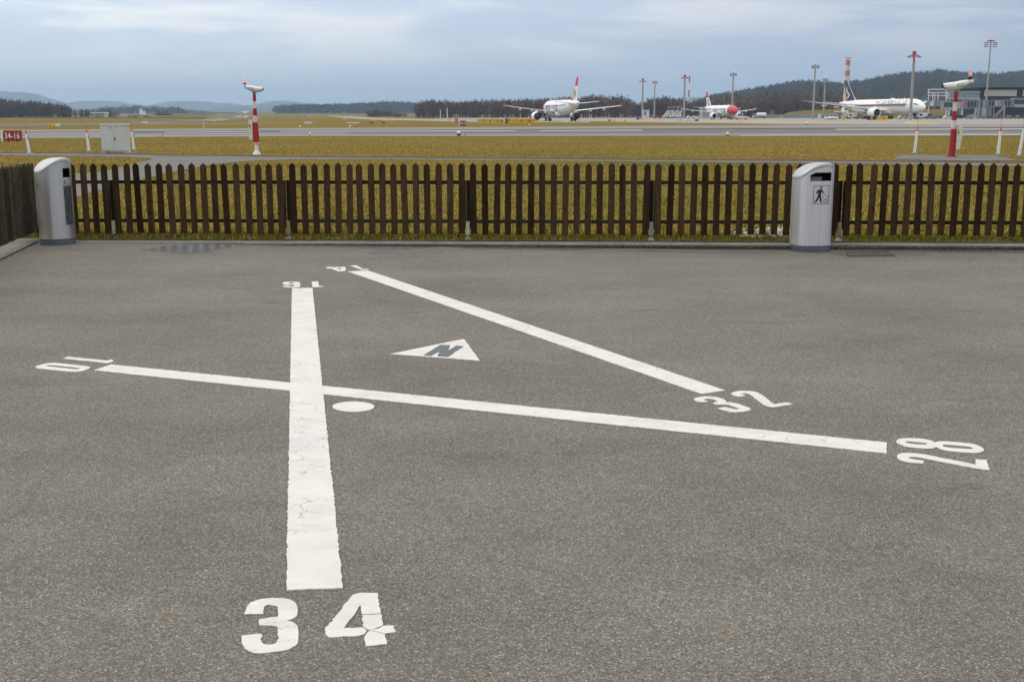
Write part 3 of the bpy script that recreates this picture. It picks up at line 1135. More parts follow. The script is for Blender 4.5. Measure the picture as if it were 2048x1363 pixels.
def fence_s(px, py, base, e, n):
    """distance along a fence line where the pixel column meets its plane"""
    d = ray(px, py)
    den_ = d.x * n[0] + d.y * n[1]
    t = (base[0] * n[0] + base[1] * n[1]) / den_
    return (d.x * t - base[0]) * e[0] + (d.y * t - base[1]) * e[1]


FB = kf(0, FD)
fence = thing('picket_fence', 'dark brown picket fence along the kerb with pointed pickets', 'fence', (FB[0], FB[1], 0), KA)
px_list = []
for a, b, n in ((234, 562, 16), (587, 922.5, 16), (947.5, 1291.5, 16), (1317, 1669, 16), (1696, 2054, 16), (2081, 2447, 16)):
    sa, sb = fence_s(a, 395, FB, KE, KN), fence_s(b, 395, FB, KE, KN)
    px_list.append([sa + (sb - sa) * i / (n - 1) for i in range(n)])
first = px_list[0]
stp = (first[-1] - first[0]) / 15
left_panel = [fence_s(212.5, 395, FB, KE, KN) - stp * i for i in range(7)][::-1]
px_list.insert(0, left_panel)
for panel in px_list:
    for s in panel:
        o = link('picket', PICK[random.randrange(6)], M_WOOD, fence)
        o.location = (s + random.gauss(0, 0.002), random.gauss(0, 0.0015), kz(s) + PB + random.gauss(0, 0.005))
        o.rotation_euler = (random.gauss(0, 0.004), random.gauss(0, 0.008), random.gauss(0, 0.03))
    sa, sb = panel[0] - PW / 2 + 0.005, panel[-1] + PW / 2 - 0.005
    for zc in (0.255, 0.775):
        a, b = MB(), 0.023
        za, zb = kz(sa) + zc, kz(sb) + zc
        y0, y1 = PT / 2 + 0.002, PT / 2 + 0.036
        a.add([(sa, y0, za - b), (sb, y0, zb - b), (sb, y1, zb - b), (sa, y1, za - b), (sa, y0, za + b), (sb, y0, zb + b), (sb, y1, zb + b), (sa, y1, za + b)],
              [(0, 3, 2, 1), (4, 5, 6, 7), (0, 1, 5, 4), (1, 2, 6, 5), (2, 3, 7, 6), (3, 0, 4, 7)])
        a.build('rail', M_WOOD_DARK, fence, bevel=0.004)
    # upright battens that close each panel
    for s, dr in ((panel[0], -1), (panel[-1], 1)):
        MB().box(s + dr * 0.036, s + dr * 0.058, 0.012, 0.045, kz(s) + 0.16, kz(s) + 0.80).build('panel_batten', M_WOOD_DARK, fence)

BR = [M_PALEST, M_OLIVE, M_PALEST, M_GALV, M_OLIVE, M_STEELD]
for i in range(len(px_list) - 1):
    s = (px_list[i][-1] + px_list[i + 1][0]) / 2
    z = kz(s)
    p = MB().box(s - 0.022, s + 0.022, 0.05, 0.09, z + 0.12, z + 0.80).build('post', M_WOOD_DARK, fence)
    MB().box(s - 0.026, s + 0.026, -0.004, 0.044, z + 0.075, z + 0.255).build('post_bracket', BR[i], p, bevel=0.004)
    f = MB()
    f.tube((s, 0.02, z), (s, 0.02, z + 0.09), 0.019, 0.019, 10)
    f.add([(s - 0.05, -0.03, z + 0.001), (s + 0.05, -0.03, z + 0.001), (s + 0.05, 0.07, z + 0.001), (s - 0.05, 0.07, z + 0.001), (s - 0.016, 0.0, z + 0.05), (s + 0.016, 0.0, z + 0.05), (s + 0.016, 0.04, z + 0.05), (s - 0.016, 0.04, z + 0.05)],
          [(0, 3, 2, 1), (4, 5, 6, 7), (0, 1, 5, 4), (1, 2, 6, 5), (2, 3, 7, 6), (3, 0, 4, 7)])
    f.build('post_foot', M_GALV if i not in (0, 5) else M_STEELD, p)

# left run, seen almost end on
LB = CORNER + LKN * 0.15 - LKD * 0.75
lf = thing('picket_fence', 'greyish weathered picket fence running along the left edge', 'fence', (LB.x, LB.y, 0), math.atan2(LKD.y, LKD.x))
zl = kz(S_CORNER) + 0.02
s = 0.05
for i in range(58):
    o = link('picket', PICK[i % 6].copy() if i < 6 else PICK_G[i % 6], None, lf)
    if i < 6:
        o.data.materials.clear()
        o.data.materials.append(M_WOOD_GREY)
        PICK_G = globals().setdefault('PICK_G', [])
        PICK_G.append(o.data)
    o.location = (s, random.gauss(0, 0.002), zl + PB - 0.02 + 0.003 * s + random.gauss(0, 0.004))
    o.rotation_euler = (random.gauss(0, 0.004), random.gauss(0, 0.006), random.gauss(0, 0.02))
    s += 0.145
for zc in (0.25, 0.76):
    MB().box(0, 8.6, -0.048, -0.014, zl + zc - 0.024, zl + zc + 0.024).build('rail', M_WOOD_DARK, lf, bevel=0.004)
for sx in (0.12, 2.5, 4.9, 7.3):
    p = MB().box(sx - 0.025, sx + 0.025, -0.11, -0.05, zl, zl + 0.8).build('post', M_WOOD_DARK, lf)
    q = MB().tube((sx, 0.03, zl - 0.02), (sx, 0.03, zl + 0.12), 0.02, 0.02, 8)
    q.box(sx - 0.06, sx + 0.06, -0.03, 0.09, zl - 0.02, zl + 0.005)
    q.build('post_foot', M_STEELD, p)

# ------------------------------------------------------------------ litter bins
def steel_material(name, metal, r0, r1, an):
    k = Mat(name, 0.3, metal, 0.5)
    c = k.coord((1, 1, 1))
    br = k.noise(k.coord((48, 48, 0.12)), 1.0, 3, 0.6)
    sm = k.noise(c, 5.0, 4, 0.65)
    k.color(k.mix(k.mapr(br, 0.3, 0.7), (0.60, 0.60, 0.61), (0.76, 0.76, 0.77)))
    k.put(k.b.inputs['Roughness'], k.mapr(sm, 0.3, 0.7, r0, r1))
    k.b.inputs['Anisotropic'].default_value = an
    k.b.inputs['Anisotropic Rotation'].default_value = 0.25
    return k.m


M_STEEL = steel_material('brushed_steel', 0.6, 0.36, 0.42, 0.4)
M_STEEL_L = steel_material('polished_steel', 0.92, 0.29, 0.31, 0.6)
M_LID = pm('lid_steel', (0.42, 0.425, 0.44), 0.5, 0.6, 0.05, 5)
M_PLINTH = pm('blue_grey_plinth', (0.085, 0.10, 0.135), 0.6, 0.0, 0.2, 12)
M_BLACK = pm('black_inside', (0.004, 0.004, 0.004), 0.9, 0, 0.2, 8)
M_INK = pm('black_print', (0.018, 0.018, 0.017), 0.6, 0, 0.2, 20)
M_STICKER = pm('pale_sticker', (0.55, 0.55, 0.55), 0.5, 0.1, 0.06, 20)
M_DIM = pm('grey_inner_plate', (0.20, 0.195, 0.175), 0.55, 0.2, 0.25, 12)

BW, BD, NP = 0.240, 0.222, 2.3


def sup(a, sx=BW, sy=BD):
    c, s_ = math.cos(a), math.sin(a)
    return (math.copysign(abs(c) ** (2 / NP), c) * sx, math.copysign(abs(s_) ** (2 / NP), s_) * sy)


def surf(x):
    """front surface (towards -y) at lateral x"""
    t = min(1.0, abs(x) / BW)
    return -BD * (1 - t ** NP) ** (1 / NP)


def ztop(x, y):
    return 1.125 - 1.45 * (x - 0.085) ** 2 - 0.10 * (y + BD) * 0.5


def bin_(name, label, loc, yaw, opening, wide, power, m_steel):
    global NP
    NP = power
    t = thing(name, label, 'litter bin', loc, yaw, 'stainless steel litter bins by the fence')
    xo0, xo1, zo0, zo1 = opening
    # columns: dense, aligned to the opening on the front
    fx = sorted(set([round(-BW * 0.985 + 1.97 * BW * i / 44, 5) for i in range(45)] + [xo0, xo1]))
    fx = [v for v in fx if v in (xo0, xo1) or min(abs(v - xo0), abs(v - xo1)) > 0.004]
    front = [(v, surf(v)) for v in fx]
    back = [sup(math.radians(a)) for a in (8, 18, 28, 38, 48, 58, 68, 78, 90, 102, 112, 122, 132, 142, 152, 162, 172)]
    ring = front + back
    n = len(ring)
    zr = [0.082, 0.2, 0.35, 0.5, 0.65, 0.76, zo0, zo1]
    b = MB()
    rows = []
    for z in zr:
        rows.append([(x, y, z) for x, y in ring])
    rows.append([(x, y, max(zo1 + 0.005, ztop(x, y) - 0.040)) if y < -0.05 and xo0 - 0.02 <= x <= xo1 + 0.02 else (x, y, ztop(x, y) - 0.040) for x, y in ring])
    # the low side of the lid pulls the upper rows down
    for r in range(len(zr)):
        rows[r] = [(x, y, min(z, 0.082 + (ztop(x, y) - 0.045 - 0.082) * (0.965 ** (len(zr) - r)))) for x, y, z in rows[r]]
    vs = [p for r in rows for p in r]
    i0, i1 = fx.index(xo0), fx.index(xo1)
    fs = []
    for r in range(len(rows) - 1):
        for j in range(n):
            if r == 6 and i0 <= j < i1:
                continue
            a0, a1 = r * n + j, r * n + (j + 1) % n
            fs.append((a0, a1, a1 + n, a0 + n))
    b.add(vs, fs)
    body = b.build('body', m_steel, t, smooth=30)
    # recess behind the opening
    h = MB()
    lo, hi = rows[6][i0:i1 + 1], rows[7][i0:i1 + 1]
    loop = lo + hi[::-1]
    m = len(loop)
    inner = [(x * 0.97, y + 0.12, z) for x, y, z in loop]
    h.add(loop + inner, [(i, (i + 1) % m, m + (i + 1) % m, m + i) for i in range(m)] + [tuple(range(m, 2 * m))])
    op = h.build('opening', M_BLACK, t)
    if wide:
        MB().add([(xo0 + 0.012, surf(0) + 0.07, zo0 - 0.01), (xo0 + 0.185, surf(0) + 0.07, zo0 - 0.01), (xo0 + 0.185, surf(0) + 0.075, zo0 + 0.05), (xo0 + 0.012, surf(0) + 0.075, zo0 + 0.05)], [(0, 1, 2, 3)]).build('ash_plate', M_DIM, op)
    # lid: rim and arched cap
    rim0 = [(x * 1.008, y * 1.008, ztop(x, y) - 0.037) for x, y in ring]
    rim1 = [(x * 1.008, y * 1.008, ztop(x, y) - 0.010) for x, y in ring]
    rim2 = [(x * 0.975, y * 0.975, ztop(x, y) + 0.002) for x, y in ring]
    rim3 = [(x * 0.80, y * 0.80, ztop(x * 0.8, y * 0.8) + 0.012) for x, y in ring]
    rim4 = [(x * 0.45, y * 0.45, ztop(x * 0.45, y * 0.45) + 0.016) for x, y in ring]
    rim5 = [(x * 0.05, y * 0.05, ztop(0, 0) + 0.017) for x, y in ring]
    MB().rings([rim0, rim1, rim2, rim3, rim4, rim5]).build('lid', M_LID, t, smooth=35)
    pl = [[(x * 0.985, y * 0.985, z) for x, y in ring] for z in (0.0, 0.079)]
    MB().rings(pl).build('plinth', M_PLINTH, t, smooth=30)
    return t, body


def on_bin(mb, polys, ox, oz, sc, off):
    """flat print laid on the curved front"""
    for pl in polys:
        q = []
        n = len(pl)
        for i in range(n):
            a, b_ = pl[i], pl[(i + 1) % n]
            for k in range(3):
                q.append((a[0] + (b_[0] - a[0]) * k / 3, a[1] + (b_[1] - a[1]) * k / 3))
        tri = [[q[i] for i in t_] for t_ in tessellate_polygon([[Vector((p[0], p[1], 0)) for p in q]])]
        out = []
        while tri:
            a, b_, c = tri.pop()
            xs3 = (a[0], b_[0], c[0])
            if (max(xs3) - min(xs3)) * sc > 0.012:
                ed = sorted(((abs(u[0] - v[0]), u, v, w_) for u, v, w_ in ((a, b_, c), (b_, c, a), (c, a, b_))), reverse=True)[0]
                _, u, v, w_ = ed
                m_ = ((u[0] + v[0]) / 2, (u[1] + v[1]) / 2)
                tri += [[u, m_, w_], [m_, v, w_]]
            else:
                out.append((a, b_, c))
        for t3 in out:
            mb.add([(ox + p[0] * sc, surf(ox + p[0] * sc) - off, oz + p[1] * sc) for p in t3], [(0, 1, 2)])
    return mb


def disc(cx, cy, r, n=14):
    return [(cx + r * math.cos(2 * math.pi * i / n), cy + r * math.sin(2 * math.pi * i / n)) for i in range(n)]


pr = PAVE_M @ Vector((*pv(1619, 500.5), 0.0))
bin_r, body_r = bin_('litter_bin', 'stainless steel litter bin with a wide slot and a litter pictogram', pr, R(10), (-0.135, 0.150, 0.905, 1.012), True, 3.3, M_STEEL)
fr_ = [[(0.0, 0.0), (1, 0), (1, 1.06), (0, 1.06)]]
# frame of the pictogram as four thin bars, then figure and basket
pic = MB()
S0 = 0.232
FX, FZ = -0.085, 0.615
w = 0.022
bars = [[(0, 0), (0.92, 0), (0.92, w), (0, w)], [(0, 1 - w), (0.92, 1 - w), (0.92, 1), (0, 1)], [(0, 0), (w, 0), (w, 1), (0, 1)], [(0.92 - w, 0), (0.92, 0), (0.92, 1), (0.92 - w, 1)]]
on_bin(pic, bars, FX, FZ, S0, 0.003)
pic.build('pictogram_frame', M_INK, body_r)
fig = MB()
on_bin(fig, [disc(0.42, 0.885, 0.058),
             [(0.30, 0.79), (0.42, 0.80), (0.50, 0.76), (0.62, 0.62), (0.585, 0.575), (0.455, 0.68), (0.43, 0.50), (0.445, 0.40), (0.50, 0.09), (0.40, 0.09), (0.345, 0.36), (0.16, 0.07), (0.07, 0.10), (0.24, 0.40), (0.27, 0.66), (0.19, 0.55), (0.135, 0.57), (0.20, 0.74)],
             [(0.60, 0.50), (0.66, 0.555), (0.68, 0.54), (0.62, 0.485)]], FX, FZ, S0, 0.003)
fig.build('pictogram_person', M_INK, body_r)
bas = MB()
w2 = 0.012
on_bin(bas, [[(0.52, 0.44), (0.90, 0.44), (0.90, 0.44 - w2), (0.52, 0.44 - w2)], [(0.52, 0.44), (0.52 + w2 * 1.5, 0.44), (0.60 + w2 * 1.5, 0.06), (0.60, 0.06)], [(0.885, 0.44), (0.90, 0.44), (0.83, 0.06), (0.815, 0.06)], [(0.60, 0.06), (0.83, 0.06), (0.83, 0.075), (0.60, 0.075)],
             [(0.64, 0.25), (0.67, 0.29), (0.79, 0.20), (0.76, 0.165)], disc(0.66, 0.13, 0.022, 8), disc(0.75, 0.11, 0.016, 8), [(0.76, 0.28), (0.80, 0.33), (0.82, 0.32), (0.78, 0.27)]], FX, FZ, S0, 0.003)
bas.build('pictogram_basket', M_INK, body_r)

pl_ = PAVE_M @ Vector((*pv(116.5, 487.5), 0.0))
bin_l, body_l = bin_('litter_bin', 'stainless steel bottle bin with a square hole and dark strip window', pl_, R(47), (0.035, 0.155, 0.875, 0.995), False, 2.3, M_STEEL_L)
bin_l.scale = (0.93, 0.93, 1.0)
st = MB()
on_bin(st, [[(-0.005, 0.0), (0.215, 0.0), (0.215, 0.19), (-0.005, 0.19)]], 0.035, 0.775, 0.5, 0.003)
st.build('bottle_sticker', M_STICKER, body_l)
bt = MB()
on_bin(bt, [[(0.015, 0.02), (0.065, 0.02), (0.065, 0.11), (0.048, 0.135), (0.048, 0.17), (0.032, 0.17), (0.032, 0.135), (0.015, 0.11)]], 0.035, 0.775, 0.5, 0.0042)
bt.build('bottle_symbol', pm('olive_print', (0.10, 0.09, 0.04), 0.6), body_l)
rc = MB()
for k_ in range(3):
    a0 = k_ * 2.094
    arc = [(0.145 + 0.055 * math.cos(a0 + i * 0.4), 0.12 + 0.055 * math.sin(a0 + i * 0.4)) for i in range(5)]
    arc2 = [(0.145 + 0.030 * math.cos(a0 + i * 0.4), 0.12 + 0.030 * math.sin(a0 + i * 0.4)) for i in range(5)][::-1]
    on_bin(rc, [arc + arc2], 0.035, 0.775, 0.5, 0.0042)
tv, tf_ = text_geo('PET', 0.07, 0.0012)
rc.add([(0.035 + (x + 0.145) * 0.5, surf(0.035 + (x + 0.145) * 0.5) - 0.0042, 0.775 + (y + 0.028) * 0.5) for x, y in tv], tf_)
rc.build('recycling_symbol', M_INK, body_l)
kg = Mat('scratched_window', 0.2, 0.0, 0.6)
kf_ = kg.noise(kg.coord((1, 1, 1)), 22, 6, 0.75, 0.5)
kg.color(kg.ramp(kf_, [(0.3, (0.02, 0.028, 0.033)), (0.55, (0.07, 0.085, 0.095)), (0.75, (0.22, 0.25, 0.26))]))
sw = MB()
on_bin(sw, [[(0, 0), (0.13, 0), (0.13, 0.52), (0, 0.52)]], 0.032, 0.262, 0.97, 0.004)
sw.build('strip_window', kg.m, body_l)

# ------------------------------------------------------------------ airfield furniture
M_WHITE = pm('white_paint', (0.74, 0.74, 0.74), 0.45, 0, 0.06, 6)
M_RED = pm('signal_red', (0.31, 0.010, 0.015), 0.5, 0, 0.14, 6)
M_CREAM = pm('cream_box_paint', (0.66, 0.63, 0.50), 0.5, 0, 0.06, 6)
M_GREYBOX = pm('cabinet_grey', (0.55, 0.57, 0.53), 0.6, 0, 0.06, 3)
M_GREYLID = pm('cabinet_lid_grey', (0.58, 0.60, 0.58), 0.6, 0, 0.05, 3)
M_DARK = pm('dark_plastic', (0.022, 0.022, 0.024), 0.5, 0, 0.2, 6)
M_ORANGE = pm('amber_plastic', (0.62, 0.235, 0.010), 0.4, 0, 0.1, 10)
M_ORRED = pm('orange_red_plastic', (0.65, 0.10, 0.02), 0.4, 0, 0.1, 10)
M_YELLOW = pm('sign_yellow', (0.75, 0.42, 0.012), 0.45, 0, 0.06, 2)
M_PALEY = pm('faded_sign_yellow', (0.62, 0.47, 0.12), 0.5, 0, 0.08, 2)
M_SIGNRED = pm('sign_red', (0.28, 0.012, 0.016), 0.45, 0, 0.08, 2)
M_SIGNBLK = pm('sign_black', (0.012, 0.012, 0.012), 0.45, 0, 0.1, 2)
M_STEELG = pm('mast_grey', (0.30, 0.30, 0.275), 0.6, 0.1, 0.1, 0.5)
M_LAMP = pm('lit_red_lamp', (0.8, 0.25, 0.18), 0.3, 0, 0.02, 3, emit=((1.0, 0.30, 0.18), 0.55))
kgl = Mat('lamp_dome_plastic', 0.25, 0, 0.5)
kgl.color(kgl.mix(kgl.noise(kgl.coord(), 8), (0.42, 0.33, 0.30), (0.52, 0.42, 0.37)))
M_DOME = kgl.m


def peel_material():
    """white and red foil bands that have started to peel"""
    k = Mat('peeling_white_band', 0.5, 0, 0.4)
    f = k.noise(k.coord((14, 14, 5)), 1.0, 5, 0.75, 1.5)
    k.color(k.mix(k.ramp(f, [(0.485, 0.0), (0.50, 1.0), (0.515, 1.0), (0.53, 0.0)]), (0.72, 0.68, 0.70), (0.42, 0.05, 0.08)))
    return k.m


M_PEEL = peel_material()


def mast(label, px, py, top_py, flip, pedestal, k=1.0):
    """red and white post carrying a white tube-shaped sensor, a red lamp and a cream box"""
    b = gp(px, py, 0.075)
    H = at(px, top_py, b.y).z - b.z                       # height of the post top
    t = thing('sensor_mast', label, 'sensor mast', b, 0, 'red and white sensor masts on the grass')
    s = -1 if flip else 1
    n = 10
    z0 = 0.0
    if pedestal:
        MB().lathe([(0.17, 0.0), (0.16, 0.05), (0.085, 0.17), (0.08, 0.20), (0.075, 0.47), (0.14, 0.475), (0.155, 0.49), (0.155, 0.51)], 16).build('pedestal', M_WHITE, t, smooth=35)
        z0 = 0.51
        zb = z0 + (H - z0) * 0.41
        rad0, rad1, rt = 0.145, 0.105, 0.072
    else:
        MB().lathe([(0.22, 0.0), (0.22, 0.03), (0.13, 0.04), (0.13, 0.07)], 12).build('foot_plate', M_RED, t)
        z0 = 0.07
        zb = z0 + (H - z0) * 0.415
        rad0, rad1, rt = 0.135, 0.105, 0.085
    MB().lathe([(rad0, z0), (rad1, zb)], n).build('lower_post', M_RED, t, smooth=30)
    fr4 = [(0.0, 0.235, M_PEEL), (0.235, 0.485, M_RED), (0.485, 0.73, M_PEEL), (0.73, 1.0, M_RED)]
    for a, c, m in fr4:
        za, zc = zb + (H - zb) * a, zb + (H - zb) * c
        MB().lathe([(rad1 * 0.93 + (rt - rad1) * a, za), (rad1 * 0.93 + (rt - rad1) * c, zc)], n).build('post_band', m, t, smooth=30)
    MB().lathe([(rt * 1.1, H), (rt * 1.1, H + 0.03), (rt * 0.5, H + 0.08)], n).build('post_cap', M_GALV, t)
    before = set(t.children)
    # sensor housing: a tube cut slanting at one end
    L0 = 1.02
    H0, H = H, 0.0
    hz = H + 0.24
    rg = []
    for x, rr, zo in ((-0.50, 0.055, 0.13), (-0.42, 0.12, 0.09), (-0.20, 0.155, 0.045), (0.05, 0.17, 0.0), (0.30, 0.145, 0.02), (0.50, 0.10, 0.045)):
        rg.append([(s * x * L0, rr * 0.9 * math.cos(a), hz + zo + rr * math.sin(a)) for a in [i * math.pi / 7 for i in range(14)]])
    MB().rings(rg).build('sensor_housing', M_WHITE, t, smooth=40)
    MB().add([(s * 0.515, -0.09, hz - 0.035), (s * 0.515, 0.09, hz - 0.035), (s * 0.56, 0.10, hz + 0.12), (s * 0.56, -0.10, hz + 0.12), (s * 0.40, -0.06, hz - 0.10), (s * 0.40, 0.06, hz - 0.10)],
             [(0, 1, 2, 3), (4, 5, 1, 0)]).build('lens_window', M_DARK, t)
    br = MB()
    br.path([(0, 0, H + 0.05), (-s * 0.25, -0.04, H + 0.16), (-s * 0.52, -0.05, H + 0.27), (-s * 0.56, 0, H + 0.42)], 0.016, 6)
    br.path([(0, 0, H + 0.05), (s * 0.22, -0.05, H + 0.09), (s * 0.42, -0.05, H + 0.15)], 0.012, 6)
    br.build('bracket', M_GALV if not flip else M_WHITE, t)
    MB().tube((-s * 0.55, 0, H + 0.36), (-s * 0.68 if flip else -s * 0.56, 0, H + 0.36), 0.075, 0.075, 10).build('lamp_arm', M_WHITE if flip else M_GALV, t)
    lx = -s * 0.57
    MB().lathe([(0.055, H + 0.46), (0.085, H + 0.50), (0.085, H + 0.555)], 12, (lx, 0)).build('lamp_base', M_DARK, t)
    d = MB().lathe([(0.075, H + 0.555), (0.08, H + 0.66), (0.07, H + 0.75), (0.035, H + 0.80)], 12, (lx, 0)).build('lamp_dome', M_DOME if flip else M_LAMP, t, smooth=50)
    if flip:
        MB().lathe([(0.05, H + 0.60), (0.05, H + 0.71)], 10, (lx, -0.045)).build('lamp_bulb', M_LAMP, d, smooth=50)
    cab = MB()
    pts = [(-s * 0.40, -0.05, hz + 0.05), (-s * 0.20, -0.17, hz + 0.10), (s * 0.02, -0.18, hz + 0.06), (-s * 0.05, -0.18, hz - 0.02), (-s * 0.35, -0.14, hz - 0.01), (-s * 0.55, -0.08, hz + 0.06)]
    cab.path(pts, 0.008, 5)
    cab.build('cable', M_DARK, t)
    H = H0
    for o in t.children:
        if o not in before:
            o.location = (0, 0, H)
            o.scale = (k, k, k)
            o.rotation_euler = (0, R(-5) if flip else R(4), 0)
    # cream equipment box on the side
    if pedestal:
        x0, x1, za, zc = -0.27, -0.115, 0.62, H * 0.57
    else:
        x0, x1, za, zc = 0.115, 0.33, 0.28, H * 0.495
    bx = MB().prism([(x0, za), (x1, za), (x1, zc), (x0, zc)] if pedestal else [(x0, za), (x1 - 0.06, za), (x1, za + 0.42), (x1, zc), (x0, zc)], -0.11, 0.11).build('equipment_box', M_CREAM, t, bevel=0.008)
    MB().box(x0 + 0.04, x0 + 0.075, -0.125, -0.112, za + (zc - za) * 0.62, za + (zc - za) * 0.78).build('box_latch', M_DARK, bx)
    MB().box(x0 - 0.002, x1 + 0.002, -0.1125, 0.1125, za + (zc - za) * 0.335, za + (zc - za) * 0.345).build('box_seam', M_STEELD, bx)
    return t


mast('red and white mast on a white pedestal with white sensor tube and lit lamp', 513.5, 309.2, 187, False, True, 0.72)
mast('red and white mast by the right bin, cream box on its right side', 1903, 313, 184.5, True, False)


def delineator(label, px, py, top_py, lean):
    b = gp(px, py, 0.062)
    H = at(px, top_py, b.y).z - b.z
    t = thing('marker_post', label, 'marker post', b, 0, 'white marker posts with orange tops')
    MB().lathe([(0.16, 0.0), (0.16, 0.02), (0.08, 0.045)], 14).build('post_foot', M_GALV, t, smooth=35)
    hz = H * 0.80
    rg = []
    for f, w_, d_ in ((0.035 / hz, 0.055, 0.04), (0.5, 0.052, 0.038), (0.95, 0.048, 0.034), (1.0, 0.04, 0.03)):
        x = lean * f
        rg.append([(x + sx * w_, sy * d_, hz * f) for sx, sy in ((-1, -1), (1, -1), (1, 1), (-1, 1))])
    MB().rings(rg).build('post_body', M_WHITE, t, bevel=0.012)
    MB().box(lean * 0.8 + 0.050, lean * 0.8 + 0.060, -0.03, 0.03, hz * 0.72, hz * 0.88).build('reflector', M_DARK, t)
    x = lean
    MB().lathe([(0.035, hz), (0.035, hz + H * 0.09)], 10, (x, 0)).build('orange_band', M_ORRED, t)
    MB().lathe([(0.035, hz + H * 0.09), (0.035, H * 0.98), (0.02, H)], 10, (x, 0)).build('amber_top', M_ORANGE, t)
    MB().tube((x, 0, H), (x * 1.04, 0, H * 1.22), 0.006, 0.004, 5).build('whip', M_DARK, t)


delineator('white marker post with orange top right of the red 34-16 sign', 59, 307.3, 258.5, -0.08)
delineator('white marker post with orange top left of the grey cabinet', 178, 303, 256.5, -0.05)
delineator('white marker post with orange top right of the grey cabinet', 268, 300, 254.5, -0.05)
delineator('white marker post with orange top left of the right red and white mast', 1829, 307.2, 251, 0.06)
delineator('white marker post with orange top just right of the right red and white mast', 1996, 309.8, 251, 0.03)
delineator('white marker post with orange top at the right edge of the picture', 2038, 312, 243, 0.12)

# grey electrical cabinet
cb = gp(233, 305.5, 0.075)
cw = 1.14
cab = thing('utility_cabinet', 'grey metal utility cabinet with two doors on the grass', 'cabinet', cb, R(9))
ch = at(233, 248.5, cb.y).z - cb.z
MB().box(-cw / 2, cw / 2, -0.28, 0.28, 0.07, ch - 0.05).build('cabinet_body', M_GREYBOX, cab, bevel=0.008)
MB().box(-cw / 2 - 0.03, cw / 2 + 0.03, -0.31, 0.31, ch - 0.05, ch).build('cabinet_roof', M_GREYLID, cab, bevel=0.01)
for sx in (-1, 1):
    MB().box(sx * cw / 2 - (0.2 if sx > 0 else 0.0), sx * cw / 2 + (0.2 if sx < 0 else 0.0), -0.26, 0.26, 0, 0.07).build('cabinet_foot', M_GREYBOX, cab)
for k_, (a, b) in enumerate(((-cw / 2 + 0.02, -0.035), (-0.02, cw / 2 - 0.02))):
    d = MB().box(a, b, -0.294, -0.281, 0.10, ch - 0.09).build('cabinet_door', M_GREYBOX, cab, bevel=0.004)
    if k_:
        MB().box(a + 0.02, a + 0.055, -0.318, -0.295, ch * 0.44, ch * 0.55).build('door_handle', M_DARK, d)
    for j in range(3):
        x = (b if k_ == 0 else a) + (-0.16 if k_ == 0 else 0.10) + j * 0.03
        MB().box(x, x + 0.018, -0.299, -0.2945, ch * 0.86, ch * 0.89).build('vent_slot', M_STEELD, d)

# ------------------------------------------------------------------ signs
def arrow(kind):
    """arrow outline of unit height, centred"""
    base = [(-0.5, -0.07), (0.1, -0.07), (0.1, -0.28), (0.5, 0.0), (0.1, 0.28), (0.1, 0.07), (-0.5, 0.07)]
    a = {'right': 0, 'up': math.pi / 2, 'left': math.pi, 'upright': math.pi / 4}[kind]
    return [(x * math.cos(a) - y * math.sin(a), x * math.sin(a) + y * math.cos(a)) for x, y in base]


def sign(label, px0, px1, py0, py1, panels, Y=None, side=None, yaw=0.0, depth=0.28, name='airfield_sign', group=None, feet=True, gap=2.0):
    """panels: list of (fraction, board material, ink material, [items]); item = text or arrow"""
    pxm = (px0 + px1) / 2
    if Y is None:
        Y = gh(pxm, py1 + gap).y
    lo, hi = at(px0, py1, Y), at(px1, py0, Y)
    W, H = hi.x - lo.x, hi.z - lo.z
    zb = lo.z - gz(0, Y)
    t = thing(name, label, 'sign', (lo.x + W / 2, Y, gz(0, Y)), yaw, group)
    x = -W / 2
    for fr, mb_, mi, items in panels:
        w_ = W * fr
        p = MB().box(x + 0.004, x + w_ - 0.004, -depth / 2, depth / 2, zb, zb + H).build('sign_panel', mb_, t, bevel=min(0.02, H * 0.04))
        n = len(items)
        for i, it in enumerate(items):
            cx = x + w_ * (i + 0.5) / n if n > 1 else x + w_ / 2
            g = MB()
            if it in ('right', 'up', 'left', 'upright'):
                q = arrow(it)
                sc_ = H * 0.46
                g.prism([(cx + u * sc_, zb + H / 2 + v * sc_) for u, v in q], -depth / 2 - 0.012, -depth / 2 - 0.004)
                g.build('arrow_symbol', mi, p)
            else:
                tv_, tf2 = text_geo(it, 1.0, 0.012)
                xsv = [v[0] for v in tv_]
                ysv = [v[1] for v in tv_]
                th_ = max(ysv) - min(ysv)
                tw = max(xsv) - min(xsv)
                sc_ = H * 0.60 / th_
                sx_ = min(sc_, w_ / n * 0.86 / tw)
                my, mx = (max(ysv) + min(ysv)) / 2, (max(xsv) + min(xsv)) / 2
                g.add([(cx + (u - mx) * sx_, -depth / 2 - 0.006, zb + H / 2 + (v - my) * sc_) for u, v in tv_], tf2)
                g.build('sign_lettering', mi, p)
        x += w_
    if side is not None:
        MB().box(-W / 2 - 0.10, -W / 2 - 0.003, -depth * 0.9, depth * 0.5, zb - 0.02, zb + H * 1.06).build('side_cover', side, t)
    if feet and zb > 0.02:
        nf_ = max(2, int(W / 1.1) + 1)
        for i in range(nf_):
            fx_ = -W / 2 + W * (i + 0.5) / nf_
            MB().box(fx_ - 0.05, fx_ + 0.05, -0.05, 0.05, 0, zb).build('sign_leg', M_STEELD, t)
    return t


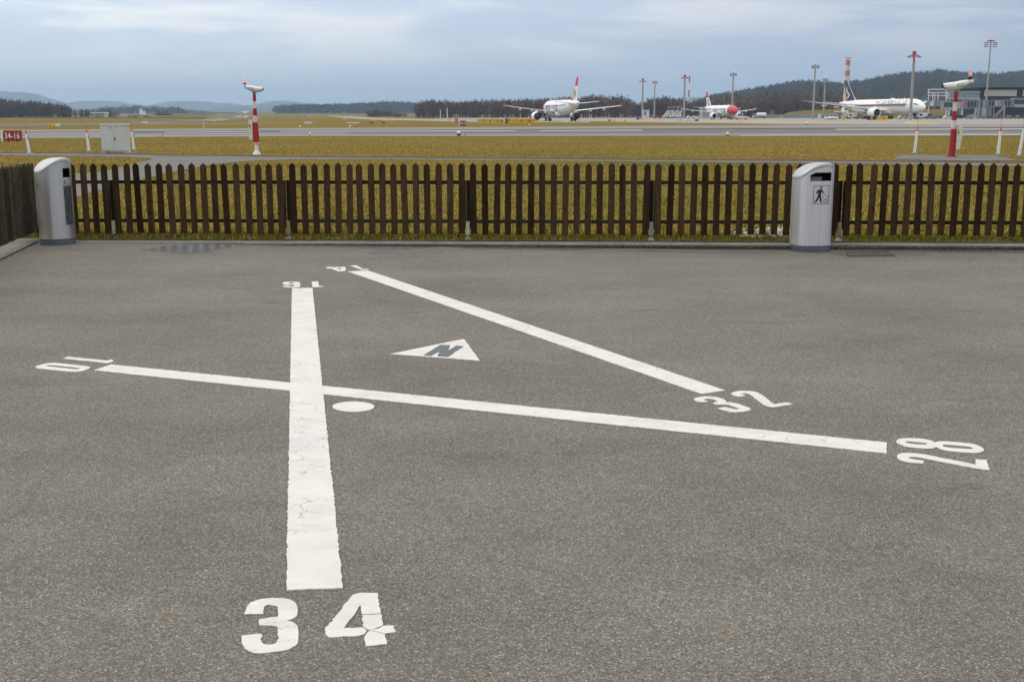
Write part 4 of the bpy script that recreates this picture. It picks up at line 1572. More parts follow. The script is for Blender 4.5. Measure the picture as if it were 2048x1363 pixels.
GS = 'airfield guidance signs'
sign('red 34-16 sign at the left edge of the picture, near side of the runway', 9.5, 42, 261, 281.5, [(1, M_SIGNRED, M_WHITE, ['34-16'])], side=M_WHITE, yaw=R(4), group=GS, gap=1.6)
sign('red 34-16 sign beyond the runway left of the long yellow signs', 919.5, 931.7, 241.3, 251.6, [(1, M_SIGNRED, M_WHITE, ['34-16'])], side=M_WHITE, yaw=R(3), group=GS, gap=1.5)
sign('small red 34 sign half hidden behind the middle red sign', 910, 916, 237, 243.4, [(1, M_SIGNRED, M_WHITE, ['34'])], side=M_WHITE, Y=262, group=GS)
sign('pale yellow sign with arrows, 10, 8 and 16 14', 955, 1007, 237.2, 246.8, [(0.30, M_PALEY, M_SIGNBLK, ['left', '10']), (0.26, M_PALEY, M_SIGNBLK, ['left', '8']), (0.44, M_PALEY, M_SIGNBLK, ['up', '16', '14'])], group=GS, gap=1.0)
sign('long deep yellow sign with black C panel and F, C, B, 28', 1009.5, 1070.5, 237.0, 246.4, [(0.11, M_SIGNBLK, M_YELLOW, ['C']), (0.19, M_YELLOW, M_SIGNBLK, ['F', 'upright']), (0.20, M_YELLOW, M_SIGNBLK, ['C', 'upright']), (0.225, M_YELLOW, M_SIGNBLK, ['B', 'right']), (0.275, M_YELLOW, M_SIGNBLK, ['28', 'right'])], side=M_WHITE, group=GS, gap=1.2)
sign('black and yellow apron sign with C and B before the big airliner', 1733, 1776, 231.8, 239.6, [(0.46, M_SIGNBLK, M_YELLOW, ['.']), (0.28, M_YELLOW, M_SIGNBLK, ['C', 'upright']), (0.26, M_YELLOW, M_SIGNBLK, ['B', 'right'])], group=GS, gap=1.0)
sign('small yellow 8 sign at the left beside a white box', 98.5, 109.5, 248, 255, [(1, M_YELLOW, M_SIGNBLK, ['8', 'right'])], group=GS, gap=2)
sign('narrow yellow box sign on the apron left of the cargo loader', 1684, 1690, 232, 239.6, [(1, M_YELLOW, M_ORANGE, ['.'])], side=M_WHITE, group=GS, gap=0.8)
SMALL = [('tiny yellow sign far out on the left of the curving taxiway', 686, 694.5, 236.6, 239.4, M_PALEY),
         ('tiny black and yellow sign on the curving taxiway', 740.5, 751, 239.6, 241.8, M_YELLOW),
         ('long low yellow sign above the curving taxiway, left of the middle', 767, 781, 239.6, 243, M_YELLOW),
         ('low yellow sign right beside the long low one', 782.5, 791.5, 240.2, 243, M_YELLOW),
         ('tiny dark red sign on the grass left of the middle', 740, 747, 244, 246.6, M_SIGNRED),
         ('tiny dark red sign below the long low yellow sign', 763.5, 770, 244, 246.6, M_SIGNRED),
         ('tiny yellow sign beyond the runway near the two aerials', 894, 903, 237.8, 240.6, M_YELLOW),
         ('small yellow sign right of the tail of the airliner seen from behind', 1203, 1213, 234.8, 237, M_YELLOW),
         ('small black and yellow sign in the grass right of the airliner', 1217, 1224.5, 239, 242.6, M_YELLOW),
         ('small yellow sign next to the black and yellow one', 1227.5, 1232, 239, 242.6, M_YELLOW),
         ('low black and yellow sign before the stair trucks', 1273, 1287, 236, 239, M_YELLOW),
         ('small yellow sign left of the white barrier', 1356.5, 1363, 239, 242, M_YELLOW),
         ('small black sign right of the white barrier', 1390, 1397, 238.6, 242, M_SIGNBLK),
         ('small yellow sign beside the engine of the red-nosed airliner', 1439.5, 1444, 235, 238, M_ORANGE),
         ('tiny amber board before the small truck on the apron', 1560.5, 1566, 233.8, 236.4, M_YELLOW),
         ('tiny yellow sign far left beyond the runway', 436.5, 444, 240, 242.6, M_YELLOW)]
for lb, a, b, c, d, m in SMALL:
    sign(lb, a, b, c, d, [(1, m, m, [])] if not lb.startswith('small black and') and 'black and yellow sign before' not in lb else [(0.4, M_SIGNBLK, m, []), (0.6, m, m, [])], group='small far airfield signs', gap=0.7)

# white boxes and boards lying about the field
M_WHITEB = pm('white_board', (0.62, 0.66, 0.70), 0.5, 0, 0.06, 0.7)
for lb, a, b, c, d in (('low white barrier board on the grass left of the middle', 694, 717, 244.2, 246.9),
                       ('white box beside the small yellow 8 sign', 111, 119, 247, 254.5),
                       ('white box on the far grass right of the cabinet', 285.5, 294, 243, 247.8),
                       ('tiny white box beside the far runway', 426.5, 432, 240.2, 243),
                       ('white barrier segment nearest the small yellow sign before the red-nosed airliner', 1366, 1377, 239, 242.2),
                       ('white barrier segment nearest the black sign before the red-nosed airliner', 1379, 1390, 239, 242.2),
                       ('low white board on the grass right of the left mast', 609.5, 624, 243.8, 248),
                       ('tiny white box above the yellow sign on the middle grass', 919, 925, 239.6, 242.4),
                       ('tiny white line board at the tail of the airliner', 1125, 1137, 242.2, 243.3)):
    Y = gh((a + b) / 2, d + 0.5).y
    lo, hi = at(a, d, Y), at(b, c, Y)
    z0 = gz(0, Y)
    t = thing('white_barrier', lb, 'barrier', (lo.x, Y, z0), 0, 'white boxes and boards on the airfield')
    W, H = hi.x - lo.x, hi.z - z0
    MB().prism([(0, H * 0.22), (W, H * 0.22), (W, H * 0.94), (W * 0.97, H), (W * 0.03, H), (0, H * 0.94)], -0.3, 0.3).build('board', M_WHITEB, t)
    nleg = 3 if W > 1.4 else 2
    for i in range(nleg):
        fx_ = W * (0.12 + 0.76 * i / (nleg - 1))
        MB().box(fx_ - W * 0.05, fx_ + W * 0.05, -0.25, 0.25, 0, H * 0.22).build('board_foot', M_STEELG, t)

# ------------------------------------------------------------------ runway lights
def light(label, px, py, r_px, base_m, top_m, Y=None):
    b = gh(px, py)
    r = r_px * b.y / FPX
    t = thing('runway_light', label, 'runway light', b, 0, 'runway edge lights')
    MB().lathe([(r * 0.55, 0), (r * 0.5, r * 0.35), (r * 0.95, r * 0.55), (r * 1.0, r * 1.1), (r * 0.8, r * 1.35)], 14).build('lamp_body', base_m, t, smooth=45)
    MB().lathe([(r * 0.72, r * 1.35), (r * 0.66, r * 1.8), (r * 0.35, r * 2.15), (r * 0.05, r * 2.25)], 14).build('lamp_globe', top_m, t, smooth=50)


light('orange runway light with white globe on the near grass edge, right of the left mast', 620, 271.5, 3.0, M_ORANGE, M_WHITE)
light('orange runway light with white globe on the near grass edge, right of the picture middle', 1455, 272.8, 3.9, M_ORANGE, M_WHITE)
light('big red runway light on the near runway edge below the red sign', 917.5, 272.6, 4.6, M_RED, M_WHITE)
light('orange runway light on the far runway edge by the left mast', 600, 256.8, 2.2, M_ORANGE, M_WHITE)
light('orange and white runway light beyond the low white board', 700.3, 256, 2.3, M_ORANGE, M_WHITE)
light('orange runway light below the long deep yellow sign', 1058.5, 252.8, 2.0, M_ORANGE, M_WHITE)
light('orange runway light at the tip of the grass before the apron', 1613.5, 249.8, 2.3, M_ORANGE, M_WHITE)
light('orange runway light on the near edge by the right edge of the cabinet', 317, 273.6, 2.0, M_ORANGE, M_YELLOW)
light('yellow ball light in the grass right of the airliner seen from behind', 1250, 242.8, 2.8, M_YELLOW, M_YELLOW)
light('yellow light under the engine of the airliner seen from behind', 1081, 243.2, 1.8, M_YELLOW, M_YELLOW)
light('second yellow light under the engine of the airliner seen from behind', 1086.5, 243.2, 1.8, M_YELLOW, M_YELLOW)
for lb, px, py, hpx, m in (('thin red stake right of the big red runway light', 930.5, 272.2, 7, M_RED), ('thin orange stake at the near runway edge left of the mast', 325, 274.8, 8.5, M_ORRED),
                           ('thin red stake beyond the runway by the orange and white light', 712.5, 256, 5, M_RED), ('thin red stake on the apron edge before the tug', 1479, 246.2, 4.4, M_RED),
                           ('thin yellow stake on the apron edge before the tug', 1486.7, 245.6, 3.2, M_YELLOW), ('thin amber stake at the tip of the grass', 1624.8, 249.4, 4.2, M_ORANGE)):
    b = gh(px, py)
    h = hpx * b.y / FPX
    t = thing('edge_stake', lb, 'stake', b, 0, 'thin coloured stakes beside the runway')
    MB().lathe([(h * 0.09, 0), (h * 0.085, h * 0.86)], 8).build('stake_body', m, t)
    MB().lathe([(h * 0.085, h * 0.86), (h * 0.06, h)], 8).build('stake_tip', m, t)
# white marker cone posts on the far side, left
for lb, px, py, hpx in (('small black and white marker on the grass beyond the runway', 407.3, 254.6, 9.5), ('tiny white marker on the far grass', 468, 248.5, 3.5)):
    b = gh(px, py)
    h = hpx * b.y / FPX
    t = thing('field_marker', lb, 'marker', b)
    MB().lathe([(h * 0.12, 0), (h * 0.09, h * 0.42)], 8).build('marker_base', M_WHITE, t)
    MB().lathe([(h * 0.07, h * 0.42), (h * 0.07, h * 0.6)], 8).build('marker_band', M_DARK, t)
    MB().lathe([(h * 0.12, h * 0.6), (h * 0.12, h * 0.9), (h * 0.05, h)], 8).build('marker_head', M_WHITE, t)

# ------------------------------------------------------------------ floodlight masts
M_REDM = pm('mast_red', (0.40, 0.04, 0.05), 0.55, 0, 0.1, 1)
M_LAMPG = pm('floodlight_housing', (0.24, 0.25, 0.26), 0.45, 0.3, 0.1, 1)


def flood(label, px, py_top, Y, H, kind, px_base=None):
    tp = at(px, py_top, Y)
    z0 = gz(0, Y)
    H = tp.z - z0
    t = thing('floodlight_mast', label, 'light mast', (tp.x, Y, z0), 0, 'tall apron floodlight masts')
    r0, r1 = 0.58, 0.32
    head = H * (0.94 if kind != 'rows' else 0.92)
    if kind == 'crown':
        MB().lathe([(r0, 0), (r0 * 0.62 + r1 * 0.38, H * 0.85)], 10).build('mast_pole', M_STEELG, t, smooth=40)
        MB().lathe([(r1 * 1.15, H * 0.85), (r1, H)], 10).build('mast_top', M_REDM, t, smooth=40)
        ring = MB()
        rr = 2.0
        zc = H * 0.945
        for i in range(8):
            a = i * math.pi / 4
            ring.tube((0, 0, H * 0.985), (rr * math.cos(a), rr * math.sin(a), zc), 0.11, 0.09, 5)
            a2 = a + math.pi / 4
            ring.tube((rr * math.cos(a), rr * math.sin(a), zc), (rr * math.cos(a2), rr * math.sin(a2), zc), 0.09, 0.09, 5)
        ring.build('crown_ring', M_REDM, t)
        MB().lathe([(0.45, H * 0.975), (0.6, H * 0.985), (0.75, H * 1.015), (0.6, H * 1.015)], 10).build('crown_hub', M_REDM, t)
        for i in range(6):
            a = i * math.pi / 3 + 0.3
            x, y = 2.1 * math.cos(a), 2.1 * math.sin(a)
            MB().box(x - 0.45, x + 0.45, y - 0.3, y + 0.3, zc - 0.5, zc - 0.05).build('floodlight', M_LAMPG, t)
    elif kind == 'dome':
        MB().lathe([(r0, 0), (r1, H * 0.985)], 10).build('mast_pole', M_STEELG, t, smooth=40)
        MB().ball((0, 0, H * 0.99), 0.75, 12, 8, 0.7).build('mast_dome', M_WHITE, t, smooth=60)
        ar = MB()
        for zz in (0.955, 0.93):
            ar.tube((-1.6, 0, H * zz), (1.6, 0, H * zz), 0.09, 0.09, 5)
        ar.build('cross_arm', M_STEELG, t)
        for zz in (0.955, 0.925):
            for x in (-1.45, -0.9, 0.9, 1.45):
                MB().box(x - 0.26, x + 0.26, -0.45, 0.3, H * zz - 0.4, H * zz + 0.2).build('floodlight', M_LAMPG, t)
    else:
        MB().lathe([(r0 * 1.1, 0), (r1, H * 0.99)], 10).build('mast_pole', M_STEELG, t, smooth=40)
        MB().box(-1.5, 1.5, -1.2, 1.2, H * 0.985, H * 1.0).build('mast_platform', M_REDM, t)
        for zz in (0.968, 0.945, 0.92):
            w_ = 3.0
            a = MB().tube((-w_, 0, H * zz), (w_, 0, H * zz), 0.10, 0.10, 5).build('cross_arm', M_STEELG, t)
            for x in (-2.8, -1.7, 1.7, 2.8):
                MB().box(x - 0.38, x + 0.38, -0.4, 0.3, H * zz - 0.32, H * zz + 0.25).build('floodlight', M_LAMPG, t)


flood('thin floodlight mast with red crown, farthest left of the masts', 1286, 158.5, 745, 25, 'crown')
flood('thin floodlight mast with pale dome right of the leftmost mast', 1310, 160.5, 750, 25, 'dome')
flood('floodlight mast with red crown beside the striped radio mast', 1370, 151, 668, 25, 'crown')
flood('floodlight mast with pale dome above the red-nosed airliner', 1467, 143.5, 610, 25, 'dome')
flood('tall floodlight mast with pale dome left of the big airliner tail', 1631, 127, 537, 25, 'dome')
flood('shorter floodlight mast with pale dome nearest the big airliner tail', 1651, 154.5, 700, 25, 'dome')
flood('tall floodlight mast with red crown in front of the big airliner', 1829, 105, 430, 25, 'crown')
flood('tallest floodlight mast with rows of lamps above the dark terminal', 1982, 80.5, 600, 35, 'rows')

# striped radio mast
Y = 900
b0, b1 = at(1376, 218, Y), at(1378.5, 138.5, Y)
t = thing('radio_mast', 'slender red and white striped radio mast behind the floodlight masts', 'radio mast', (b0.x, Y, gz(0, Y)))
Hm = b1.z - gz(0, Y)
seg = 7
for i in range(seg):
    MB().tube((0.6 * i / seg, 0, Hm * i / seg), (0.6 * (i + 1) / seg, 0, Hm * (i + 1) / seg), 0.62 - 0.04 * i, 0.62 - 0.04 * (i + 1), 6).build('mast_section', (M_WHITE, M_REDM)[i % 2], t)
MB().tube((0.6, 0, Hm), (0.6, 0, Hm + 4), 0.12, 0.08, 5).build('mast_tip', M_STEELG, t)
# two slim aerials in front of the wood
for lb, px, top in (('left of two slim aerials with red tips before the wood', 880.5, 215), ('right of two slim aerials with red tips before the wood', 894.2, 211)):
    Y = 640
    tp = at(px, top, Y)
    t = thing('slim_aerial', lb, 'aerial', (tp.x, Y, gz(0, Y)))
    h = tp.z - gz(0, Y)
    MB().tube((0, 0, 0), (0, 0, h * 0.8), 0.22, 0.18, 6).build('aerial_pole', M_WHITE, t)
    MB().tube((0, 0, h * 0.8), (0, 0, h), 0.18, 0.14, 6).build('aerial_tip', M_REDM, t)
# localiser-like red and white thing far out
for lb, px, py, hpx in (('far red and white checkered hut with aerial left of the middle', 618, 234.5, 17),):
    Y = 900
    b = at(px, py, Y)
    t = thing('aerial_hut', lb, 'hut', (b.x, Y, gz(0, Y)))
    MB().box(-1, 1, -1, 1, 0, 2.0).build('hut_wall', M_WHITE, t)
    for x in (-0.7, 0.3):
        MB().box(x, x + 0.5, -1.03, -1.005, 0.1, 1.9).build('hut_stripe', M_REDM, t)
    MB().tube((-1.2, 0, 0), (-1.2, 0, 6.5), 0.14, 0.1, 5).build('hut_aerial', M_REDM, t)

# radar tower with stripes and turning antenna
Y = 640
tb = at(1696.5, 115, Y)
t = thing('radar_tower', 'red and white striped radar tower behind the big airliner tail', 'tower', (tb.x, Y, gz(0, Y)), R(12))
Ht = tb.z - gz(0, Y)
tw = 0.92
M_TWR = pm('tower_concrete', (0.52, 0.50, 0.45), 0.8, 0, 0.08, 0.4)
M_TWRR = pm('tower_red', (0.42, 0.16, 0.13), 0.8, 0, 0.1, 0.4)
zz = [0, 0.62, 0.745, 0.835, 0.915, 1.0]
zz = [0.0, 0.56, 0.70, 0.785, 0.873, 0.955]
mm = [M_TWR, M_TWR, M_TWRR, M_TWR, M_TWRR]
for i in range(5):
    f = 1.25 - 0.25 * zz[i]
    f2 = 1.25 - 0.25 * zz[i + 1]
    MB().rings([[(-tw * f, -tw * f, Ht * zz[i]), (tw * f, -tw * f, Ht * zz[i]), (tw * f, tw * f, Ht * zz[i]), (-tw * f, tw * f, Ht * zz[i])],
                [(-tw * f2, -tw * f2, Ht * zz[i + 1]), (tw * f2, -tw * f2, Ht * zz[i + 1]), (tw * f2, tw * f2, Ht * zz[i + 1]), (-tw * f2, tw * f2, Ht * zz[i + 1])]]).build('tower_section', mm[i], t)
MB().lathe([(0.9, Ht * 0.955), (0.6, Ht * 0.975), (0.3, Ht * 0.992)], 8).build('antenna_mount', M_STEELG, t)
MB().box(-2.2, 2.2, -0.25, 0.25, Ht * 0.99, Ht * 1.0).build('radar_antenna', M_STEELG, t)

# ------------------------------------------------------------------ airliners
M_PLANE = pm('airliner_white', (0.76, 0.77, 0.78), 0.32, 0, 0.025, 0.3)
M_WING = pm('airliner_wing_grey', (0.72, 0.73, 0.74), 0.38, 0.1, 0.05, 0.5)
M_NAVY = pm('airliner_navy', (0.020, 0.027, 0.085), 0.35, 0, 0.08, 0.5)
M_PURPLE = pm('lettering_violet', (0.055, 0.045, 0.27), 0.4, 0, 0.06, 1)
M_GOLD = pm('livery_gold', (0.52, 0.44, 0.26), 0.4, 0, 0.06, 1)
M_ORLIV = pm('livery_orange', (0.62, 0.20, 0.04), 0.4, 0, 0.05, 1)
M_FLYEL = pm('flower_yellow', (0.66, 0.50, 0.05), 0.4, 0, 0.06, 1)
M_FAN = pm('engine_fan', (0.012, 0.013, 0.016), 0.4, 0.5, 0.2, 3)
M_HOT = pm('engine_exhaust', (0.06, 0.058, 0.055), 0.45, 0.7, 0.2, 3)
M_TYRE = pm('tyre_rubber', (0.018, 0.018, 0.018), 0.8, 0, 0.2, 5)
M_STRUT = pm('gear_strut', (0.35, 0.36, 0.37), 0.45, 0.3, 0.1, 3)
M_PGLASS = pm('cockpit_glass', (0.02, 0.024, 0.03), 0.12, 0, 0.1, 3)
kr = Mat('livery_red', 0.35, 0, 0.5)
rv_ = kr.voro(kr.coord(), 0.85, out='Distance')
kr.color(kr.mix(kr.ramp(rv_, [(0.10, 1.0), (0.16, 0.0)]), (0.56, 0.030, 0.045), (0.74, 0.55, 0.55)))
M_LRED = kr.m
M_LREDP = pm('livery_plain_red', (0.52, 0.022, 0.035), 0.38, 0, 0.05, 1)


def airfoil(xle, ch, y, z, th, n=7):
    """closed section, chord along -x from xle"""
    up, lo = [], []
    for i in range(n):
        c = i / (n - 1)
        t_ = th * ch * 2.6 * (0.2969 * math.sqrt(c) - 0.126 * c - 0.3516 * c * c + 0.2843 * c ** 3 - 0.1036 * c ** 4)
        up.append((xle - c * ch, y, z + t_ * 1.1))
        lo.append((xle - c * ch, y, z - t_ * 0.8))
    return up + lo[::-1][1:-1]


def vfoil(xle, ch, z, th, n=7):
    s = airfoil(xle, ch, 0, 0, th, n)
    return [(x, zz_, z) for x, _, zz_ in s]


def airliner(label, loc, rz, S):
    """S = dict of measures; local +x = nose, z = 0 ground, origin under the main gear"""
    t = thing('airliner', label, 'airliner', loc, rz)
    X = lambda x: S['gear_x'] - x                        # x from nose -> local
    zc = S['zc']
    secs = S['secs']
    ns = 24

    def ring(x, r, dz):
        return [(X(x), r * math.cos(2 * math.pi * i / ns), zc + dz + r * 1.03 * math.sin(2 * math.pi * i / ns)) for i in range(ns)]
    if S.get('nose_cut'):
        xc = S['nose_cut']
        k = [i for i, s_ in enumerate(secs) if s_[0] <= xc]
        nose = [secs[i] for i in k]
        body = [secs[k[-1]]] + [s_ for s_ in secs if s_[0] > xc]
        MB().rings([ring(*s_) for s_ in nose], True, False).build('nose_section', S['nose_mat'], t, smooth=50)
        MB().rings([ring(*s_) for s_ in body], False, True).build('fuselage', M_PLANE, t, smooth=50)
    else:
        MB().rings([ring(*s_) for s_ in secs]).build('fuselage', M_PLANE, t, smooth=50)
    fus = t.children[-1]

    def rad(x):
        xs_ = [s_[0] for s_ in secs]
        return float(np.interp(x, xs_, [s_[1] for s_ in secs])), float(np.interp(x, xs_, [s_[2] for s_ in secs]))

    def skin(x, h, side, off):
        """point on the hull at station x, arc height h above the middle"""
        r, dz = rad(x)
        a = h / max(r, 0.05)
        return (X(x), side * (r + off) * math.cos(a), zc + dz + (r * 1.03 + off) * math.sin(a))

    def strip(name, x0, x1, h0, h1, side, m, off=0.02, parent=fus):
        n = max(2, int((x1 - x0) / 1.2))
        mb = MB()
        vs = []
        for i in range(n + 1):
            x = x0 + (x1 - x0) * i / n
            vs += [skin(x, h0, side, off), skin(x, (h0 + h1) / 2, side, off), skin(x, h1, side, off)]
        fs = []
        for i in range(n):
            for j in range(2):
                a = i * 3 + j
                fs.append((a, a + 3, a + 4, a + 1))
        return mb.add(vs, fs).build(name, m, parent)
    # wings
    W = S['wing']
    for side in (-1, 1):
        rgs = [airfoil(X(x), c, side * y, z, th) for x, c, y, z, th in W]
        w = MB().rings(rgs).build('wing', M_WING if S.get('grey_wing') else M_PLANE, t, smooth=35)
        x, c, y, z, th = W[-1]
        if S.get('fence'):
            MB().prism([(X(x + 0.1), z - 0.3), (X(x + c), z - 0.4), (X(x + c * 1.15), z + 0.5), (X(x + c * 0.9), z + 0.55), (X(x + 0.3), z + 0.1)], side * y - 0.05, side * y + 0.05).build('wingtip_fence', M_LREDP, w)
        for fy in S['fairings']:
            fz = float(np.interp(fy, [q[2] for q in W], [q[3] for q in W]))
            fxx = float(np.interp(fy, [q[2] for q in W], [q[0] + q[1] for q in W]))
            L_ = S['fair_len']
            MB().rings([[(X(fxx + L_ * (u - 0.65)), side * fy + r_ * math.cos(a), fz - 0.42 * S['fs'] + r_ * math.sin(a)) for a in [i * math.pi / 3 for i in range(6)]] for u, r_ in ((0, 0.05), (0.3, 0.26 * S['fs']), (0.7, 0.22 * S['fs']), (1.0, 0.04))]).build('flap_fairing', M_PLANE, w, smooth=50)
        # tailplane
        H = S['stab']
        MB().rings([airfoil(X(x), c, side * y, z, 0.11) for x, c, y, z in H]).build('tailplane', M_WING if S.get('grey_wing') else M_PLANE, t, smooth=35)
        # engine
        ex, ey, ez, er, el_ = S['engine']
        e = MB()
        prof = [(0.86, 0.0), (1.0, 0.04), (1.06, 0.15), (1.07, 0.35), (0.99, 0.65), (0.88, 0.80)]
        e.rings([[(X(ex + el_ * u), side * ey + er * f * math.cos(a), ez + er * f * math.sin(a)) for a in [i * math.pi / 10 for i in range(20)]] for f, u in prof], False, False)
        e.rings([[(X(ex + el_ * u), side * ey + er * f * math.cos(a), ez + er * f * math.sin(a)) for a in [i * math.pi / 10 for i in range(20)]] for f, u in ((0.86, 0.0), (0.84, 0.12))], False, False)
        en = e.build('engine', M_PLANE, t, smooth=45, fix=False)
        MB().rings([[(X(ex + el_ * u), side * ey + er * f * math.cos(a), ez + er * f * math.sin(a)) for a in [i * math.pi / 10 for i in range(20)]] for f, u in ((0.84, 0.12), (0.28, 0.12), (0.02, 0.04))], False, True).build('engine_fan', M_FAN, en, smooth=40)
        MB().rings([[(X(ex + el_ * u), side * ey + er * f * math.cos(a), ez + er * f * math.sin(a)) for a in [i * math.pi / 10 for i in range(20)]] for f, u in ((0.875, 0.80), (0.62, 0.78), (0.52, 1.0), (0.40, 1.0), (0.10, 1.18))], False, True).build('engine_exhaust', M_HOT, en, smooth=40)
        wz = float(np.interp(ey, [q[2] for q in W], [q[3] for q in W]))
        wx = float(np.interp(ey, [q[2] for q in W], [q[0] for q in W]))
        MB().prism([(X(ex + el_ * 0.15), ez + er * 0.98), (X(ex + el_ * 0.3), ez + er * 1.35), (X(wx + 0.3), wz + 0.12), (X(wx + er * 2.4), wz - 0.1), (X(ex + el_ * 0.85), ez + er * 0.7)], side * ey - er * 0.14, side * ey + er * 0.14).build('engine_pylon', M_PLANE, en)
    # belly fairing
    bx0, bx1, bz = S['belly']
    r0 = S['secs'][6][1]
    MB().rings([[(X(x), r0 * 0.98 * f * math.cos(a), bz + r0 * 0.55 * f * math.sin(a)) for a in [i * math.pi / 8 for i in range(16)]] for x, f in ((bx0, 0.35), (bx0 + 2 * S['fs'], 0.85), ((bx0 + bx1) / 2, 1.08), (bx1 - 2.5 * S['fs'], 0.85), (bx1, 0.3))]).build('belly_fairing', M_PLANE, t, smooth=50)
    # fin
    for i, (m, secs_f) in enumerate(S['fin']):
        MB().rings([vfoil(X(x), c, z, 0.10) for x, c, z in secs_f]).build('tail_fin', m, t, smooth=35)
    for nm, m, polys in S['emblem']:
        for side in (-1, 1):
            g = MB()
            for pl in polys:
                q = [Vector((X(x), z, 0)) for x, z in pl]
                tri = tessellate_polygon([q])
                g.add([(v.x, side * S['fin_half'](v.y), v.y) for v in q], tri)
            g.build(nm, m, t)
    # landing gear
    def gear(x, y, ztop_, wr, axles, gap, name='landing_gear'):
        s_ = MB().tube((X(x), y, wr), (X(x), y, ztop_), 0.16 * S['fs'], 0.2 * S['fs'], 8)
        if axles > 1:
            s_.tube((X(x - axles * wr * 0.9), y, wr), (X(x + axles * wr * 0.9), y, wr), 0.14 * S['fs'], 0.14 * S['fs'], 6)
        g = s_.build(name, M_STRUT, t)
        for k in range(axles):
            ax = x + (k - (axles - 1) / 2) * wr * 2.15
            for sy in (-1, 1):
                MB().tube((X(ax), y + sy * gap - 0.17 * S['fs'], wr), (X(ax), y + sy * gap + 0.17 * S['fs'], wr), wr, wr, 14).build('wheel', M_TYRE, g, bevel=0.05)
    gear(S['nose_gear'], 0, zc - r0 * 0.6, S['nwheel'], 1, 0.3 * S['fs'])
    for side in (-1, 1):
        gear(S['gear_x'], side * S['gear_y'], zc - r0 * 0.5, S['mwheel'], S['axles'], 0.5 * S['fs'])
    # cockpit glazing
    for side in (-1, 1):
        xs_, zs_ = S['cockpit']
        for k in range(3):
            x0, x1 = xs_[k], xs_[k + 1]
            g = MB()
            g.add([skin(x0, zs_[0], side, 0.03), skin(x1, zs_[0] - 0.02, side, 0.03), skin(x1, zs_[1], side, 0.03), skin(x0, zs_[1] - (0.25 * S['fs'] if k == 0 else 0.05), side, 0.03)], [(0, 1, 2, 3)])
            g.build('cockpit_window', M_PGLASS, fus)
    # cabin windows, far too small to pick apart
    for side in (-1, 1):
        g = MB()
        x = S['cabin'][0]
        while x < S['cabin'][1]:
            h = S['cabin'][2]
            ww = 0.13 * (1.15 if S['fs'] > 1.2 else 1)
            g.add([skin(x - ww, h - ww * 1.4, side, 0.03), skin(x + ww, h - ww * 1.4, side, 0.03), skin(x + ww, h + ww * 1.4, side, 0.03), skin(x - ww, h + ww * 1.4, side, 0.03)], [(0, 1, 2, 3)])
            x += 0.55
        tag(g.build('cabin_window_row', M_PGLASS, fus), kind='stuff')
    # lettering
    for s_text, side, xa, xb, hgt, hmid, m, bold, slant in S['text']:
        tv_, tf2 = text_geo(s_text, 1.0, bold)
        u0, u1 = min(v[0] for v in tv_), max(v[0] for v in tv_)
        v0, v1 = min(v[1] for v in tv_), max(v[1] for v in tv_)
        g = MB()
        vs = []
        for u, v in tv_:
            f = (u - u0) / (u1 - u0)
            h = hmid + ((v - v0) / (v1 - v0) - 0.5) * hgt
            x = xa + (xb - xa) * f + slant * (h - hmid) * (1 if xb > xa else -1)
            vs.append(skin(x, h, side, 0.035))
        g.add(vs, tf2)
        g.build('lettering', m, fus)
    for nm, x0, x1, h0, h1, m, off in S['strips']:
        for side in (-1, 1):
            strip(nm, x0, x1, h0, h1, side, m, off)
    for x, l, h in S.get('bumps', []):
        MB().rings([[(X(x + l * u), w_ * math.cos(a), zc + rad(x)[0] * 1.0 + h * f * (0.5 + 0.5 * math.sin(a))) for a in [i * math.pi / 4 for i in range(8)]] for u, f, w_ in ((0, 0.1, 0.1), (0.25, 1, 0.4), (0.75, 1, 0.4), (1, 0.1, 0.1))]).build('antenna_fairing', M_PLANE, fus)
    for x, h in S.get('aerials', []):
        MB().prism([(X(x), zc + rad(x)[0]), (X(x + 0.5), zc + rad(x)[0]), (X(x + 0.55), zc + rad(x)[0] + h), (X(x + 0.35), zc + rad(x)[0] + h)], -0.04, 0.04).build('blade_aerial', M_PLANE, fus)
    return t


